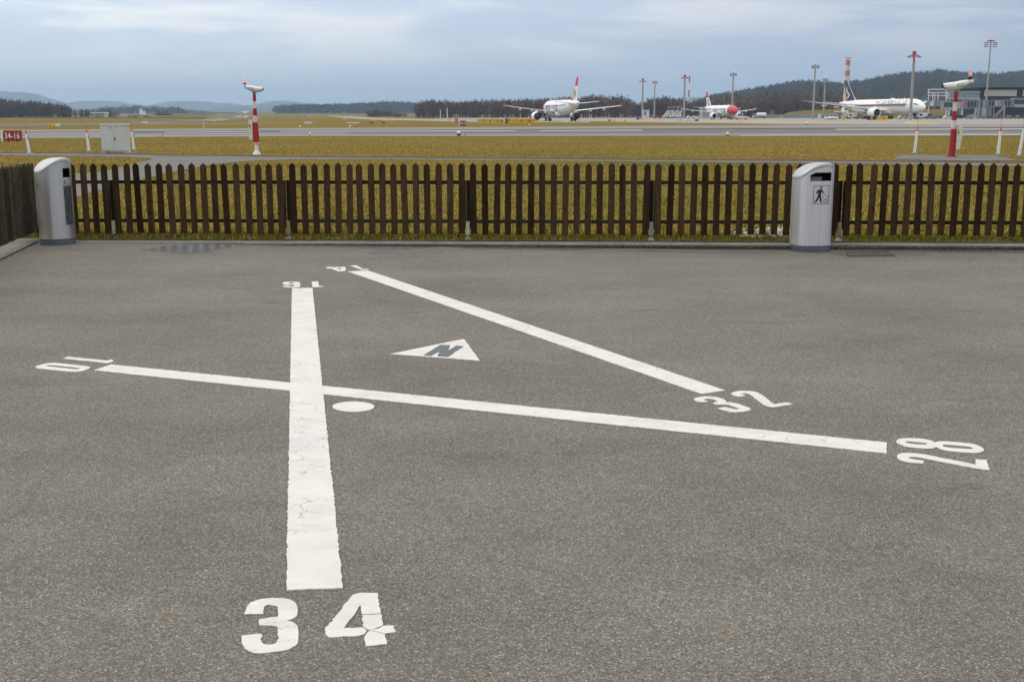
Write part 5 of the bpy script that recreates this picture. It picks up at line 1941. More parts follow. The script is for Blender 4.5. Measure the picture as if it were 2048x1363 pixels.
def small_spec():
    S = dict(fs=1.0, zc=3.85, gear_x=17.7, gear_y=3.8, nose_gear=5.07, nwheel=0.38, mwheel=0.58, axles=1,
             secs=[(0, .05, -.55), (.35, .55, -.46), (1.0, 1.0, -.36), (2.0, 1.42, -.22), (3.4, 1.76, -.08), (5.2, 1.94, 0), (5.8, 1.975, 0), (24, 1.975, 0), (28, 1.80, .18), (32, 1.32, .55), (35.5, .72, .95), (37.5, .26, 1.2)],
             wing=[(11.3, 6.6, 1.0, 2.55, .14), (12.0, 6.1, 2.0, 2.65, .14), (14.4, 3.9, 6.4, 3.10, .15), (19.6, 1.6, 17.0, 4.35, .20)],
             stab=[(30.9, 4.3, 0.5, 4.75), (34.7, 1.4, 6.2, 5.35)], engine=(10.1, 5.75, 1.45, 1.17, 4.4), belly=(10.5, 21.5, 2.05),
             fairings=(4.6, 8.6, 12.2), fair_len=3.0, nose_cut=5.8, nose_mat=M_LRED, fence=True, grey_wing=True,
             cockpit=((1.55, 2.0, 2.6, 3.2), (0.55, 1.0)), cabin=(7.0, 30.0, 0.45),
             text=[('edelweiss', 1, 8.0, 21.5, 2.5, 0.25, M_PURPLE, 0.006, 0.0), ('edelweiss', -1, 21.5, 8.0, 2.5, 0.25, M_PURPLE, 0.006, 0.0)],
             strips=[('red_flag_patch', 26.0, 27.0, 0.2, 0.7, M_LREDP, 0.03)], bumps=[], aerials=[(8.5, 0.45), (13, 0.45), (20, 0.4)])
    S['fin_half'] = lambda z: 0.42 - 0.022 * (z - 5.5)
    S['fin'] = [(M_LREDP, [(27.6, 2.2, 5.2), (29.4, 1.2, 6.1)]),
                (M_PLANE, [(28.9, 6.3, 5.3), (29.6, 6.0, 6.0), (32.7, 3.55, 9.4)]),
                (M_LREDP, [(32.7, 3.56, 9.405), (34.8, 1.95, 11.76)])]

    def pet(cx, cz, r0, r1, n, ph=0.0):
        out = []
        for k in range(n):
            a = 2 * math.pi * k / n + ph
            out.append([(cx + r0 * math.cos(a - .18), cz + r0 * math.sin(a - .18)), (cx + r1 * math.cos(a), cz + r1 * math.sin(a)), (cx + r0 * math.cos(a + .18), cz + r0 * math.sin(a + .18))])
        return out
    S['emblem'] = [('flower_center', M_FLYEL, [disc(33.4 + 0.45 * math.cos(a), 7.55 + 0.5 * math.sin(a), 0.36, 8) for a in [i * 1.047 for i in range(6)]] + [disc(33.4, 7.55, 0.3, 8)]),
                   ('flower_petal', M_PURPLE, pet(33.4, 7.55, 0.95, 1.75, 9)),
                   ('red_trim', M_LREDP, [[(30.4, 5.75), (32.2, 5.75), (31.6, 7.1)]])]
    return S


def place(px, py, Y):
    p = at(px, py, Y)
    return Vector((p.x, Y, gz(0, Y) + 0.03))


airliner('white airliner with red tail tip seen from behind, rolling away', place(1121, 242, 334), R(90 + 12), small_spec())
airliner('white airliner with bright red nose standing at the apron with a tug', place(1441.5, 238, 505), R(-90 + 11), small_spec())
s3 = small_spec()
s3['text'] = []
pl3 = airliner('tiny red-nosed airliner with landing light far down the runway', place(489, 230, 2300), R(-90 - 13), s3)
MB().ball((12.0, 0.0, 2.4), 0.75, 10, 8).build('landing_light', pm('landing_light_glow', (1, 0.9, 0.7), 0.4, emit=((1.0, 0.88, 0.62), 5.0)), pl3)

BIG = dict(fs=1.75, zc=5.75, gear_x=37.5, gear_y=5.5, nose_gear=5.9, nwheel=0.55, mwheel=0.68, axles=3,
           secs=[(0, .06, -.95), (.5, .8, -.82), (1.6, 1.5, -.6), (3.3, 2.2, -.36), (5.6, 2.78, -.12), (8.5, 3.05, -.02), (11, 3.10, 0), (50, 3.10, 0), (56, 2.85, .25), (63, 2.05, .85), (69, 1.15, 1.45), (73.5, .35, 1.95)],
           wing=[(23.5, 14.5, 1.5, 3.6, .13), (25.5, 13.0, 3.2, 3.75, .13), (31.0, 8.3, 10.2, 4.9, .13), (44.0, 3.6, 28.5, 7.6, .15), (48.5, 1.0, 32.6, 8.4, .2)],
           stab=[(61.5, 8.0, 1.0, 6.9), (69.3, 2.6, 10.8, 8.1)], engine=(22.0, 9.75, 2.8, 2.1, 7.2), belly=(21, 44, 3.3),
           fairings=(7, 14, 19, 24), fair_len=6.0, grey_wing=True,
           cockpit=((2.5, 3.3, 4.2, 5.2), (0.75, 1.35)), cabin=(9.0, 60.0, 0.55),
           text=[('SINGAPORE AIRLINES', 1, 11.0, 31.0, 1.5, 1.85, M_NAVY, 0.0, 0.3), ('SINGAPORE AIRLINES', -1, 33.5, 10.0, 2.1, 1.95, M_NAVY, 0.008, 0.3)],
           strips=[('navy_stripe', 10.5, 54, 0.2, 0.85, M_NAVY, 0.02), ('orange_stripe', 10.5, 50, -0.12, 0.17, M_ORLIV, 0.02), ('gold_stripe', 10.5, 48, -0.5, -0.15, M_GOLD, 0.02), ('red_flag_patch', 34.3, 36.0, 1.7, 2.5, M_LREDP, 0.03)],
           bumps=[(24.0, 4.0, 0.6)], aerials=[(16, 0.8), (45, 0.7)])
BIG['fin_half'] = lambda z: 0.72 - 0.03 * (z - 8.5)
BIG['fin'] = [(M_NAVY, [(58.5, 8.6, 8.3), (60.6, 7.5, 10.5), (66.2, 4.2, 16.6), (67.6, 3.0, 18.5)]),
              (M_ORLIV, [(66.8, 0.7, 8.35), (70.2, 0.45, 16.6), (70.45, 0.35, 18.5)]),
              (M_PLANE, [(57.0, 1.9, 8.2), (60.1, 0.55, 10.5), (65.9, 0.35, 16.6), (67.3, 0.3, 18.45)])]
BIG['emblem'] = [('bird_emblem', M_GOLD, [[(65.6, 14.3), (66.9, 14.6), (65.5, 13.3), (62.8, 11.4), (63.7, 10.6), (65.0, 9.6), (66.4, 9.5), (65.8, 10.3), (65.2, 11.0), (65.0, 11.5), (67.0, 12.9), (67.6, 14.0), (67.3, 14.8), (66.4, 15.1)]])]
airliner('large white airliner with navy tail parked at the terminal', place(1756, 237.5, 548), R(-90 + 13.5), BIG)

# ------------------------------------------------------------------ terminal side
M_TERM = pm('terminal_navy_cladding', (0.016, 0.021, 0.034), 0.75, 0, 0.15, 0.15, 0.15)
M_BEIGE = pm('terminal_beige_panel', (0.40, 0.385, 0.34), 0.7, 0, 0.08, 0.3)
M_GLASSG = pm('green_corridor_glass', (0.16, 0.25, 0.245), 0.18, 0, 0.15, 0.25)
M_GLASSD = pm('dark_bridge_glass', (0.035, 0.05, 0.058), 0.3, 0, 0.3, 0.3, 0.25)
M_BRIDGE = pm('bridge_grey', (0.19, 0.205, 0.22), 0.6, 0.1, 0.12, 0.5)
M_BRIDGEL = pm('bridge_pale', (0.36, 0.385, 0.40), 0.6, 0.1, 0.08, 0.5)
M_FRAMEW = pm('white_steel_frame', (0.56, 0.58, 0.62), 0.5, 0.1, 0.05, 0.5)
M_BRED = pm('bridge_letter_red', (0.50, 0.03, 0.05), 0.5)
M_CONC = pm('grey_concrete', (0.30, 0.30, 0.29), 0.85, 0, 0.12, 0.2)
M_CONCL = pm('pale_concrete', (0.44, 0.44, 0.43), 0.85, 0, 0.1, 0.2)


class Site:
    """a thing whose parts are given in photo columns/rows at one depth"""

    def __init__(self, name, label, cat, px, Y, group=None):
        self.Y = Y
        p = at(px, 231, Y)
        self.o = Vector((p.x, Y, gz(0, Y)))
        self.t = thing(name, label, cat, self.o, 0, group)

    def xz(self, px, py):
        p = at(px, py, self.Y)
        return p.x - self.o.x, p.z - self.o.z

    def box(self, name, px0, px1, py0, py1, d0, d1, m, parent=None):
        """py0 above py1; py1 None = ground"""
        x0, z1 = self.xz(px0, py0)
        x1, _ = self.xz(px1, py0)
        z0 = 0.0 if py1 is None else self.xz(px0, py1)[1]
        return MB().box(x0, x1, d0, d1, z0, z1).build(name, m, parent or self.t)

    def bar(self, name, a, b, r, m, d=0.0, parent=None):
        p, q = self.xz(*a), self.xz(*b)
        return MB().tube((p[0], d, max(0, p[1])), (q[0], d, max(0, q[1])), r, r, 6).build(name, m, parent or self.t)


T = Site('terminal_pier', 'dark navy terminal building with long beige panel at the right edge', 'building', 2050, 660)
T.box('wall', 1958, 2290, 176.5, None, 0, 40, M_TERM)
T.box('roof_edge', 1956.5, 2292, 174.8, 176.6, -1.5, 41, M_TERM)
T.box('beige_panel', 1969, 2033.5, 179.8, 192.6, -0.35, -0.02, M_BEIGE)
T.box('beige_panel', 2046, 2110, 179.8, 192.6, -0.35, -0.02, M_BEIGE)
for i in range(16):
    T.box('window', 1962 + i * 20, 1978 + i * 20, 197, 205, -0.12, -0.02, M_GLASSD)
C = Site('glass_corridor', 'pale steel corridor with a band of green glass left of the dark terminal', 'corridor', 1930, 655)
C.box('floor_slab', 1894, 1957.5, 196.3, 199, -2, 2, M_BRIDGEL)
C.box('roof_slab', 1894, 1957.5, 183, 185, -2.2, 2.2, M_BRIDGEL)
C.box('end_wall', 1894, 1899, 185, 196.3, -1.9, 1.9, M_BRIDGEL)
for i in range(12):
    a = 1900 + i * 4.75
    C.box('glass_pane', a, a + 4.2, 185.2, 196.2, -1.7, -1.6, M_GLASSG)
    C.box('mullion', a + 4.2, a + 4.75, 185.2, 196.2, -1.8, -1.55, M_BRIDGEL)
for px in (1899, 1925, 1952):
    C.box('column', px, px + 2, 199, None, -0.6, 0.6, M_CONCL)
F_ = Site('steel_gantry', 'open white steel frame beside the nose of the big airliner', 'gantry', 1874, 630)
for a, b in (((1857, 236), (1857, 178.5)), ((1892, 236), (1892, 178.5))):
    F_.bar('frame_post', a, b, 0.33, M_FRAMEW)
for y in (179, 185.5, 191.5):
    F_.bar('frame_beam', (1857, y), (1892, y), 0.28, M_FRAMEW)
for x in (1865.5, 1869.5, 1876):
    F_.bar('frame_upright', (x, 186), (x, 212), 0.26, M_FRAMEW)
F_.box('service_box', 1859, 1866, 202, 212.5, -1.5, 1.5, M_FRAMEW)
F_.box('service_box', 1848, 1856, 199, 212, -1, 2.5, M_GLASSG)
F_.box('platform', 1866, 1888, 202, 212, -1, 2, M_BRIDGE)
F_.box('platform_leg', 1868, 1870, 212, None, -0.5, 0.5, M_BRIDGE)


def jet_bridge(label, Y, pts, cab, panel, col, stairs):
    """pts = tunnel left/right with top and bottom rows"""
    B = Site('jet_bridge', label, 'jet bridge', (pts[0] + pts[1]) / 2, Y, 'jet bridges at the terminal')
    x0, x1, t0, t1, b0, b1 = pts
    (xa, za), (xb, zb) = B.xz(x0, t0), B.xz(x1, t1)
    (_, zc_), (_, zd) = B.xz(x0, b0), B.xz(x1, b1)
    tun = MB().add([(xa, -1.6, zc_), (xb, -1.6, zd), (xb, 1.6, zd), (xa, 1.6, zc_), (xa, -1.6, za), (xb, -1.6, zb), (xb, 1.6, zb), (xa, 1.6, za)],
                   [(0, 3, 2, 1), (4, 5, 6, 7), (0, 1, 5, 4), (1, 2, 6, 5), (2, 3, 7, 6), (3, 0, 4, 7)]).build('tunnel', M_BRIDGE, B.t)
    n = 9
    for i in range(n):
        f0, f1 = (i + 0.12) / n, (i + 0.88) / n
        g = MB()
        for f, s in ((f0, 0), (f1, 0)):
            pass
        zb0, zb1 = zc_ + (zd - zc_) * f0, zc_ + (zd - zc_) * f1
        zt0, zt1 = za + (zb - za) * f0, za + (zb - za) * f1
        X0, X1 = xa + (xb - xa) * f0, xa + (xb - xa) * f1
        m = M_GLASSD if i in panel[0] else (M_BRIDGEL if i in panel[1] else M_BRIDGE)
        g.add([(X0, -1.68, zb0 + (zt0 - zb0) * .15), (X1, -1.68, zb1 + (zt1 - zb1) * .15), (X1, -1.68, zb1 + (zt1 - zb1) * .88), (X0, -1.68, zb0 + (zt0 - zb0) * .88),
               (X0, -1.61, zb0 + (zt0 - zb0) * .15), (X1, -1.61, zb1 + (zt1 - zb1) * .15), (X1, -1.61, zb1 + (zt1 - zb1) * .88), (X0, -1.61, zb0 + (zt0 - zb0) * .88)],
              [(0, 1, 2, 3), (0, 1, 5, 4), (1, 2, 6, 5), (2, 3, 7, 6), (3, 0, 4, 7)])
        g.build('tunnel_window' if m is M_GLASSD else 'tunnel_panel', m, tun)
    # bank letters on the pale panel
    tv_, tf2 = text_geo('UBS', 1.0, 0.02)
    (lx0, lz0), (lx1, lz1) = B.xz(panel[2][0], panel[2][3]), B.xz(panel[2][1], panel[2][2])
    u0, u1 = min(v[0] for v in tv_), max(v[0] for v in tv_)
    v0, v1 = min(v[1] for v in tv_), max(v[1] for v in tv_)
    MB().add([(lx0 + (u - u0) / (u1 - u0) * (lx1 - lx0), -1.72, lz0 + (v - v0) / (v1 - v0) * (lz1 - lz0)) for u, v in tv_], tf2).build('lettering', M_BRED, tun)
    # cab at the free end
    cx0, cx1, cy0, cy1 = cab
    cb_ = B.box('cab', cx0, cx1, cy0, cy1, -2.2, 2.2, M_BRIDGE)
    B.box('cab_roof', cx0 - 0.6, cx1 + 0.6, cy0 - 1.0, cy0, -2.4, 2.4, M_BRIDGEL, cb_)
    w = (cx1 - cx0) / 3
    for i in range(3):
        B.box('cab_window', cx0 + w * i + 0.5, cx0 + w * (i + 1) - 0.4, cy0 + 2.5, cy0 + (cy1 - cy0) * 0.62, -2.3, -2.21, M_GLASSD, cb_)
        B.box('cab_panel', cx0 + w * i + 0.5, cx0 + w * (i + 1) - 0.4, cy0 + (cy1 - cy0) * 0.68, cy1 - 1, -2.3, -2.21, M_BRIDGEL, cb_)
    for c in col:
        B.box('support_column', c[0], c[1], c[2], None, -0.5, 0.5, M_BRIDGEL)
    # wheeled bogie under the tunnel
    mx = x0 + (x1 - x0) * 0.25
    B.box('bogie', mx - 4, mx + 4, 231.8, 234, -1.6, 1.6, M_STEELG)
    B.bar('bogie_leg', (mx - 3, 232), (mx - 2.5, b0), 0.22, M_STEELG, -1.2)
    B.bar('bogie_leg', (mx + 3, 232), (mx + 2.5, b0), 0.22, M_STEELG, -1.2)
    for dx_ in (-3, 3):
        x, _ = B.xz(mx + dx_, 234)
        MB().tube((x, -1.8, 0.55), (x, -1.3, 0.55), 0.55, 0.55, 10).build('wheel', M_TYRE, B.t)
    (sx0, sz0), (sx1, sz1) = B.xz(stairs[0], stairs[1]), B.xz(stairs[2], stairs[3])
    for k in range(9):
        f = (k + 0.5) / 9
        x, z = sx0 + (sx1 - sx0) * f, max(0.1, sz0 + (sz1 - sz0) * f)
        MB().box(x - 0.45, x + 0.45, -3.2, -2.0, z - 0.12, z).build('stair_tread', M_STEELG, B.t)
    for y in (-3.2, -2.0):
        MB().tube((sx0, y, max(0.1, sz0) + 1.0), (sx1, y, sz1 + 1.0), 0.1, 0.1, 5).build('stair_rail', M_BRIDGEL, B.t)
        MB().tube((sx0, y, max(0.1, sz0)), (sx1, y, sz1), 0.14, 0.14, 5).build('stair_string', M_STEELG, B.t)


jet_bridge('grey jet bridge with red lettering and cab pointing left, behind the right mast', 600, (1901, 1958, 203.5, 199.5, 221, 215.5), (1885, 1902, 203.5, 220.5), ((5, 6, 7), (0, 2, 3), (1919.5, 1931, 206.8, 212.8)), ((1957, 1961.5, 199), (1964, 1966, 214)), (1940, 236, 1953, 218))
jet_bridge('grey jet bridge with red lettering and square cab at the right edge', 590, (1968, 2026, 200.5, 199.5, 214.5, 213.5), (2025, 2045, 197.5, 215), ((1, 2, 6, 7), (3, 4), (1992, 2000.5, 204.5, 210.5)), ((1969, 1974.5, 200), (1977, 1979, 214), (2008, 2010, 214)), (1984, 236, 2006, 214))

# low sheds, walls
B = Site('apron_hut', 'small white cabin with green door among the masts', 'cabin', 1292, 690)
B.box('wall', 1286, 1298, 220.5, None, -2, 2, M_FRAMEW)
B.box('roof', 1285.4, 1298.6, 219.6, 220.6, -2.2, 2.2, M_CONCL)
B.box('panel', 1287, 1292, 223, 231, -2.1, -2.01, M_GLASSG)
B = Site('concrete_block', 'grey concrete building behind the red-nosed airliner', 'building', 1415, 720)
B.box('wall', 1403.5, 1440, 217.5, None, -3, 8, M_CONC)
B.box('roof', 1402.5, 1480, 215.6, 217.6, -3.5, 9, M_CONCL)
B.box('wall', 1452, 1479, 217.5, None, -2, 8, M_CONC)
B = Site('blast_wall', 'long low blue-grey blast wall before the brown trees', 'wall', 1590, 690)
for i in range(16):
    a = 1505 + i * 9.2
    B.box('wall_panel', a + 0.1, a + 9.0, 229.3, None, -0.3, 0.3, pm('blast_wall_grey', (0.22, 0.26, 0.29), 0.6, 0.1, 0.12, 0.3))
B = Site('pump_house', 'low pale flat-roofed hut at the foot of the grassy mound', 'hut', 1655, 670)
B.box('wall', 1638.5, 1672, 227, None, -3, 3, M_CONCL)
B.box('roof', 1638, 1672.5, 226, 227.1, -3.3, 3.3, M_CONC)
for i in range(4):
    B.box('door', 1641 + i * 8, 1646 + i * 8, 229.5, None, -3.08, -3.01, M_BRIDGE)
B = Site('white_tank', 'long white tank on legs on the apron before the cargo loader', 'tank', 1662, 470)
xa, zt = B.xz(1649.5, 234)
xb, zlo = B.xz(1676, 238)
MB().rings([[(x, 1.0 * f * math.cos(a), (zt + zlo) / 2 + (zt - zlo) / 2 * f * math.sin(a)) for a in [i * math.pi / 6 for i in range(12)]] for x, f in ((xa, 0.7), (xa + 0.2, 1), (xb - 0.2, 1), (xb, 0.7))]).build('tank_body', M_WHITEB, B.t, smooth=50)
for px in (1652, 1658, 1664, 1671):
    B.box('tank_leg', px - 0.8, px + 0.8, 238, None, -0.8, 0.8, M_STEELG)
B.box('tank_hatch', 1660, 1669, 232.6, 234.2, -0.6, 0.6, M_WHITEB)

# ------------------------------------------------------------------ vehicles
M_CGLASS = pm('vehicle_glass', (0.03, 0.036, 0.042), 0.15, 0, 0.1, 1)
M_VWHITE = pm('vehicle_white', (0.66, 0.67, 0.68), 0.35, 0, 0.04, 1)
M_VGREY = pm('vehicle_grey', (0.20, 0.21, 0.22), 0.35, 0.2, 0.05, 1)
M_VBLACK = pm('vehicle_black', (0.025, 0.026, 0.03), 0.35, 0, 0.1, 1)
M_VRED = pm('vehicle_red', (0.42, 0.03, 0.04), 0.35, 0, 0.05, 1)
M_VBLUE = pm('vehicle_blue', (0.04, 0.09, 0.42), 0.4, 0, 0.05, 1)
M_HIVIS = pm('hi_vis_yellow', (0.62, 0.72, 0.02), 0.6, 0, 0.05, 4)
M_CLOTH = pm('dark_work_trousers', (0.03, 0.035, 0.06), 0.8, 0, 0.2, 4)
M_SKIN = pm('skin', (0.45, 0.28, 0.2), 0.6, 0, 0.05, 6)


def wheels(t, xs_, w, r, m=None):
    for x in xs_:
        for y in (-w, w):
            wh = MB().tube((x, y - 0.12, r), (x, y + 0.12, r), r, r, 12).build('wheel', M_TYRE, t)
            MB().tube((x, y - 0.13, r), (x, y + 0.13, r), r * 0.5, r * 0.5, 8).build('rim', M_STRUT, wh)


def spot(px, Y):
    p = at(px, 231, Y)
    return Vector((p.x, Y, gz(0, Y) + 0.03))


def car(label, px, Y, yaw, m, kind='car'):
    t = thing('service_car', label, 'car', spot(px, Y), yaw, 'service vehicles on the apron')
    if kind == 'car':
        body = [(-2.2, .35), (2.2, .35), (2.25, .7), (1.9, .92), (0.9, 1.0), (0.2, 1.46), (-1.3, 1.5), (-2.0, 1.05), (-2.25, .95)]
        glass = [(0.78, 1.0), (0.18, 1.40), (-1.25, 1.43), (-1.8, 1.05)]
    else:
        body = [(-2.4, .4), (2.4, .4), (2.45, .9), (1.9, 1.15), (1.3, 1.95), (-2.3, 2.05), (-2.45, 1.0)]
        glass = [(1.75, 1.2), (1.25, 1.82), (-2.15, 1.9), (-2.2, 1.25)]
    b = MB().prism(body, -0.88, 0.88).build('car_body', m, t, bevel=0.08)
    MB().prism(glass, -0.90, 0.90).build('side_window', M_CGLASS, b)
    MB().box(2.19, 2.29, -0.75, -0.4, 0.62, 0.8).build('headlight', M_WHITE, b)
    MB().box(2.19, 2.29, 0.4, 0.75, 0.62, 0.8).build('headlight', M_WHITE, b)
    wheels(t, (-1.4, 1.4), 0.82, 0.34)


def truck(label, px, Y, yaw, m, kind='box'):
    t = thing('service_truck', label, 'truck', spot(px, Y), yaw, 'service vehicles on the apron')
    c = MB().prism([(1.6, .5), (3.3, .5), (3.35, 1.3), (3.0, 2.3), (1.6, 2.4)], -1.05, 1.05).build('truck_cab', m, t, bevel=0.08)
    MB().prism([(3.34, 1.38), (3.04, 2.2), (2.0, 2.25), (2.0, 1.4)], -1.07, 1.07).build('cab_window', M_CGLASS, c)
    MB().box(-3.3, 1.6, -0.9, 0.9, 0.5, 0.8).build('chassis', M_VBLACK, t)
    if kind == 'tank':
        MB().rings([[(x, 1.1 * f * math.cos(a), 1.95 + 1.1 * f * math.sin(a)) for a in [i * math.pi / 7 for i in range(14)]] for x, f in ((-3.4, .6), (-3.2, 1), (1.2, 1), (1.4, .7))]).build('tank', m, t, smooth=50)
    elif kind == 'stairs':
        for i in range(9):
            x, z = -3.2 + i * 0.62, 0.9 + i * 0.34
            MB().box(x - 0.33, x + 0.33, -0.95, 0.95, z - 0.16, z).build('stair_tread', M_VWHITE, t)
        for y in (-1, 1):
            MB().prism([(-3.6, 0.7), (2.4, 3.8), (3.6, 3.8), (3.6, 4.4), (2.3, 4.4), (-3.6, 1.3)], y - 0.05, y + 0.05).build('stair_side', M_VWHITE, t)
        MB().box(2.2, 3.8, -1.0, 1.0, 3.85, 4.0).build('landing', M_VWHITE, t)
        MB().tube((2.8, 0, 2.3), (2.8, 0, 3.9), 0.2, 0.2, 6).build('lift_ram', M_VGREY, t)
        MB().box(2.2, 3.8, -1.05, 1.05, 6.0, 6.15).build('canopy', M_VWHITE, t)
        for y in (-1, 1):
            MB().tube((3.7, y, 4), (3.7, y, 6.0), 0.06, 0.06, 5).build('canopy_post', M_VWHITE, t)
    elif kind == 'loader':
        MB().box(-4.2, 1.4, -1.5, 1.5, 3.1, 3.5).build('platform', M_VWHITE, t)
        for y in (-1.4, 1.4):
            MB().tube((-3.8, y, 0.8), (1.0, y, 3.1), 0.13, 0.13, 6).build('scissor_arm', M_VGREY, t)
            MB().tube((1.0, y, 0.8), (-3.8, y, 3.1), 0.13, 0.13, 6).build('scissor_arm', M_VGREY, t)
            MB().tube((-4.0, y, 4.5), (1.2, y, 4.5), 0.06, 0.06, 5).build('guard_rail', M_YELLOW, t)
        MB().box(-0.8, 1.2, -1.3, 1.3, 3.5, 5.2).build('operator_cab', M_VWHITE, t)
        MB().box(-0.6, 1.0, -1.34, -1.31, 4.1, 5.0).build('cab_window', M_CGLASS, t)
    else:
        MB().box(-3.4, 1.45, -1.15, 1.15, 0.85, 2.9).build('cargo_box', m, t, bevel=0.05)
    wheels(t, (-2.3, 2.4), 0.95, 0.48)


def tug(label, px, Y, yaw, m, lower):
    t = thing('tow_tractor', label, 'tug', spot(px, Y), yaw, 'service vehicles on the apron')
    MB().prism([(-2.6, .35), (2.6, .35), (2.7, .9), (2.6, 1.25), (-2.6, 1.25), (-2.7, .9)], -1.25, 1.25).build('tug_body', m, t, bevel=0.06)
    MB().box(-2.62, 2.62, -1.28, 1.28, 0.35, 0.62).build('bumper', lower, t)
    c = MB().prism([(-0.5, 1.25), (1.5, 1.25), (1.3, 2.5), (-0.5, 2.5)], -1.0, 1.0).build('tug_cab', m, t, bevel=0.05)
    MB().prism([(-0.35, 1.45), (1.3, 1.45), (1.18, 2.3), (-0.35, 2.3)], -1.02, 1.02).build('cab_window', M_CGLASS, c)
    MB().lathe([(0.12, 2.5), (0.12, 2.72)], 8, (0.3, 0)).build('beacon', M_ORANGE, c)
    MB().tube((2.6, 0, 0.6), (5.2, 0, 0.55), 0.1, 0.1, 6).build('tow_bar', M_VRED, t)
    wheels(t, (-1.7, 1.7), 1.05, 0.5)


def cart(label, px, Y, yaw, m):
    t = thing('baggage_cart', label, 'cart', spot(px, Y), yaw, 'baggage carts by the jet bridges')
    MB().box(-1.5, 1.5, -0.75, 0.75, 0.45, 0.6).build('cart_bed', M_VGREY, t)
    for x in (-1.45, 1.45):
        for y in (-0.7, 0.7):
            MB().tube((x, y, 0.6), (x, y, 2.0), 0.05, 0.05, 5).build('cart_post', M_VGREY, t)
    MB().box(-1.55, 1.55, -0.8, 0.8, 2.0, 2.08).build('cart_roof', m, t)
    for i in range(4):
        x = -1.2 + i * 0.75
        MB().box(x, x + 0.62, -0.6, 0.6, 0.6, 0.95 + 0.5 * random.random()).build('suitcase', random.choice([M_VBLACK, M_VRED, M_VBLUE, M_VGREY]), t, bevel=0.05)
    wheels(t, (-1.0, 1.0), 0.7, 0.25)


def person(label, px, Y, yaw, vest=M_HIVIS):
    """one continuous body: legs, trunk, arms and head grown from a skeleton"""
    t = thing('person', label, 'person', spot(px, Y), yaw, 'ground crew on the apron')
    me = bpy.data.meshes.new('body')
    J = [(0, 0, .95), (0, .01, 1.2), (0, .02, 1.42), (0, 0.0, 1.54), (0, -.02, 1.66), (0, -.02, 1.76),
         (.10, 0, .90), (.12, -.04, .50), (.13, .02, .08), (.13, -.14, .04), (-.10, 0, .90), (-.12, .06, .50), (-.13, .10, .08), (-.13, -.05, .04),
         (.19, .01, 1.40), (.25, -.02, 1.13), (.24, -.16, .92), (-.19, .01, 1.40), (-.25, -.04, 1.13), (-.22, -.22, .98)]
    E_ = [(0, 1), (1, 2), (2, 3), (3, 4), (4, 5), (0, 6), (6, 7), (7, 8), (8, 9), (0, 10), (10, 11), (11, 12), (12, 13), (2, 14), (14, 15), (15, 16), (2, 17), (17, 18), (18, 19)]
    rr = [.15, .15, .16, .06, .10, .08, .10, .07, .05, .05, .10, .07, .05, .05, .07, .05, .045, .07, .05, .045]
    me.from_pydata(J, E_, [])
    ob = bpy.data.objects.new('body', me)
    COL.objects.link(ob)
    md = ob.modifiers.new('skin', 'SKIN')
    for i, r_ in enumerate(rr):
        me.skin_vertices[0].data[i].radius = (r_, r_ * 0.85)
    me.skin_vertices[0].data[0].use_root = True
    ob.modifiers.new('sub', 'SUBSURF').levels = 1
    dg = bpy.context.evaluated_depsgraph_get()
    m2 = bpy.data.meshes.new_from_object(ob.evaluated_get(dg))
    bpy.data.objects.remove(ob)
    m2.materials.clear()
    for m in (M_CLOTH, M_SKIN):
        m2.materials.append(m)
    for p in m2.polygons:
        p.material_index = 1 if p.center.z > 1.56 else 0
    link('body', m2, None, t)
    MB().rings([[(w_ * math.cos(a), d_ * math.sin(a) + 0.01, z) for a in [i * math.pi / 6 for i in range(12)]] for z, w_, d_ in ((0.92, .20, .17), (1.15, .20, .18), (1.38, .23, .18), (1.49, .13, .12))]).build('vest', vest, t, smooth=50)
    MB().ball((0, -0.005, 1.775), 0.105, 10, 6, 0.75).build('hair', M_VBLACK, t, smooth=60)
    return t


tug('white pushback tug with reddish bumper at the nose of the red-nosed airliner', 1483, 478, R(165), M_VWHITE, M_VRED)
person('person in yellow vest standing by the nose wheel of the red-nosed airliner', 1469.5, 476, R(200))
truck('white tanker truck on the apron right of the red-nosed airliner', 1519, 600, R(175), M_VWHITE, 'tank')
person('person in yellow vest beside the white tanker truck', 1512, 590, R(160))
for k_, (px, lb) in enumerate(((1335, 'leftmost of three white stair trucks behind the red-nosed airliner wing'), (1347, 'middle of three white stair trucks behind the red-nosed airliner wing'), (1358, 'rightmost of three white stair trucks behind the red-nosed airliner wing'))):
    truck(lb, px, 640 - 6 * k_, R(58 + 8 * k_), M_VWHITE, 'stairs')
car('small red service car left of the stair trucks', 1315.5, 600, R(5), M_VRED)
car('white service car between the stair trucks and the red-nosed airliner', 1382, 620, R(8), M_VWHITE)
car('pale service car just left of the airliner wing, beside the white one', 1394, 640, R(5), M_VWHITE)
car('low white car right of the apron mast base', 1333, 690, R(170), M_VGREY)
truck('white cargo loader with scissor lift left of the big airliner engine', 1688, 540, R(15), M_VWHITE, 'loader')
truck('pale catering truck under the wing of the big airliner', 1706, 560, R(20), M_VWHITE, 'box')
person('person in yellow vest left of the big airliner engine', 1709.5, 530, R(190))
cart('baggage cart with blue case under the big airliner engine', 1720, 535, R(10), M_VBLUE)
cart('baggage cart farther under the big airliner belly', 1731, 560, R(20), M_VWHITE)
car('white estate car parked under the big airliner, right of the apron sign', 1806, 560, R(5), M_VWHITE)
car('white van under the big airliner behind the wheels', 1762, 640, R(5), M_VWHITE, 'van')
tug('white tow tractor under the nose of the big airliner', 1838, 560, R(10), M_VWHITE, M_VBLACK)
tug('dark tow tractor right of the big airliner nose', 1861, 555, R(170), M_VGREY, M_VBLACK)
truck('white truck with dark window right of the airliner nose', 1851, 575, R(15), M_VWHITE, 'box')
cart('cart with red cases left of the right mast', 1877, 560, R(5), M_VRED)
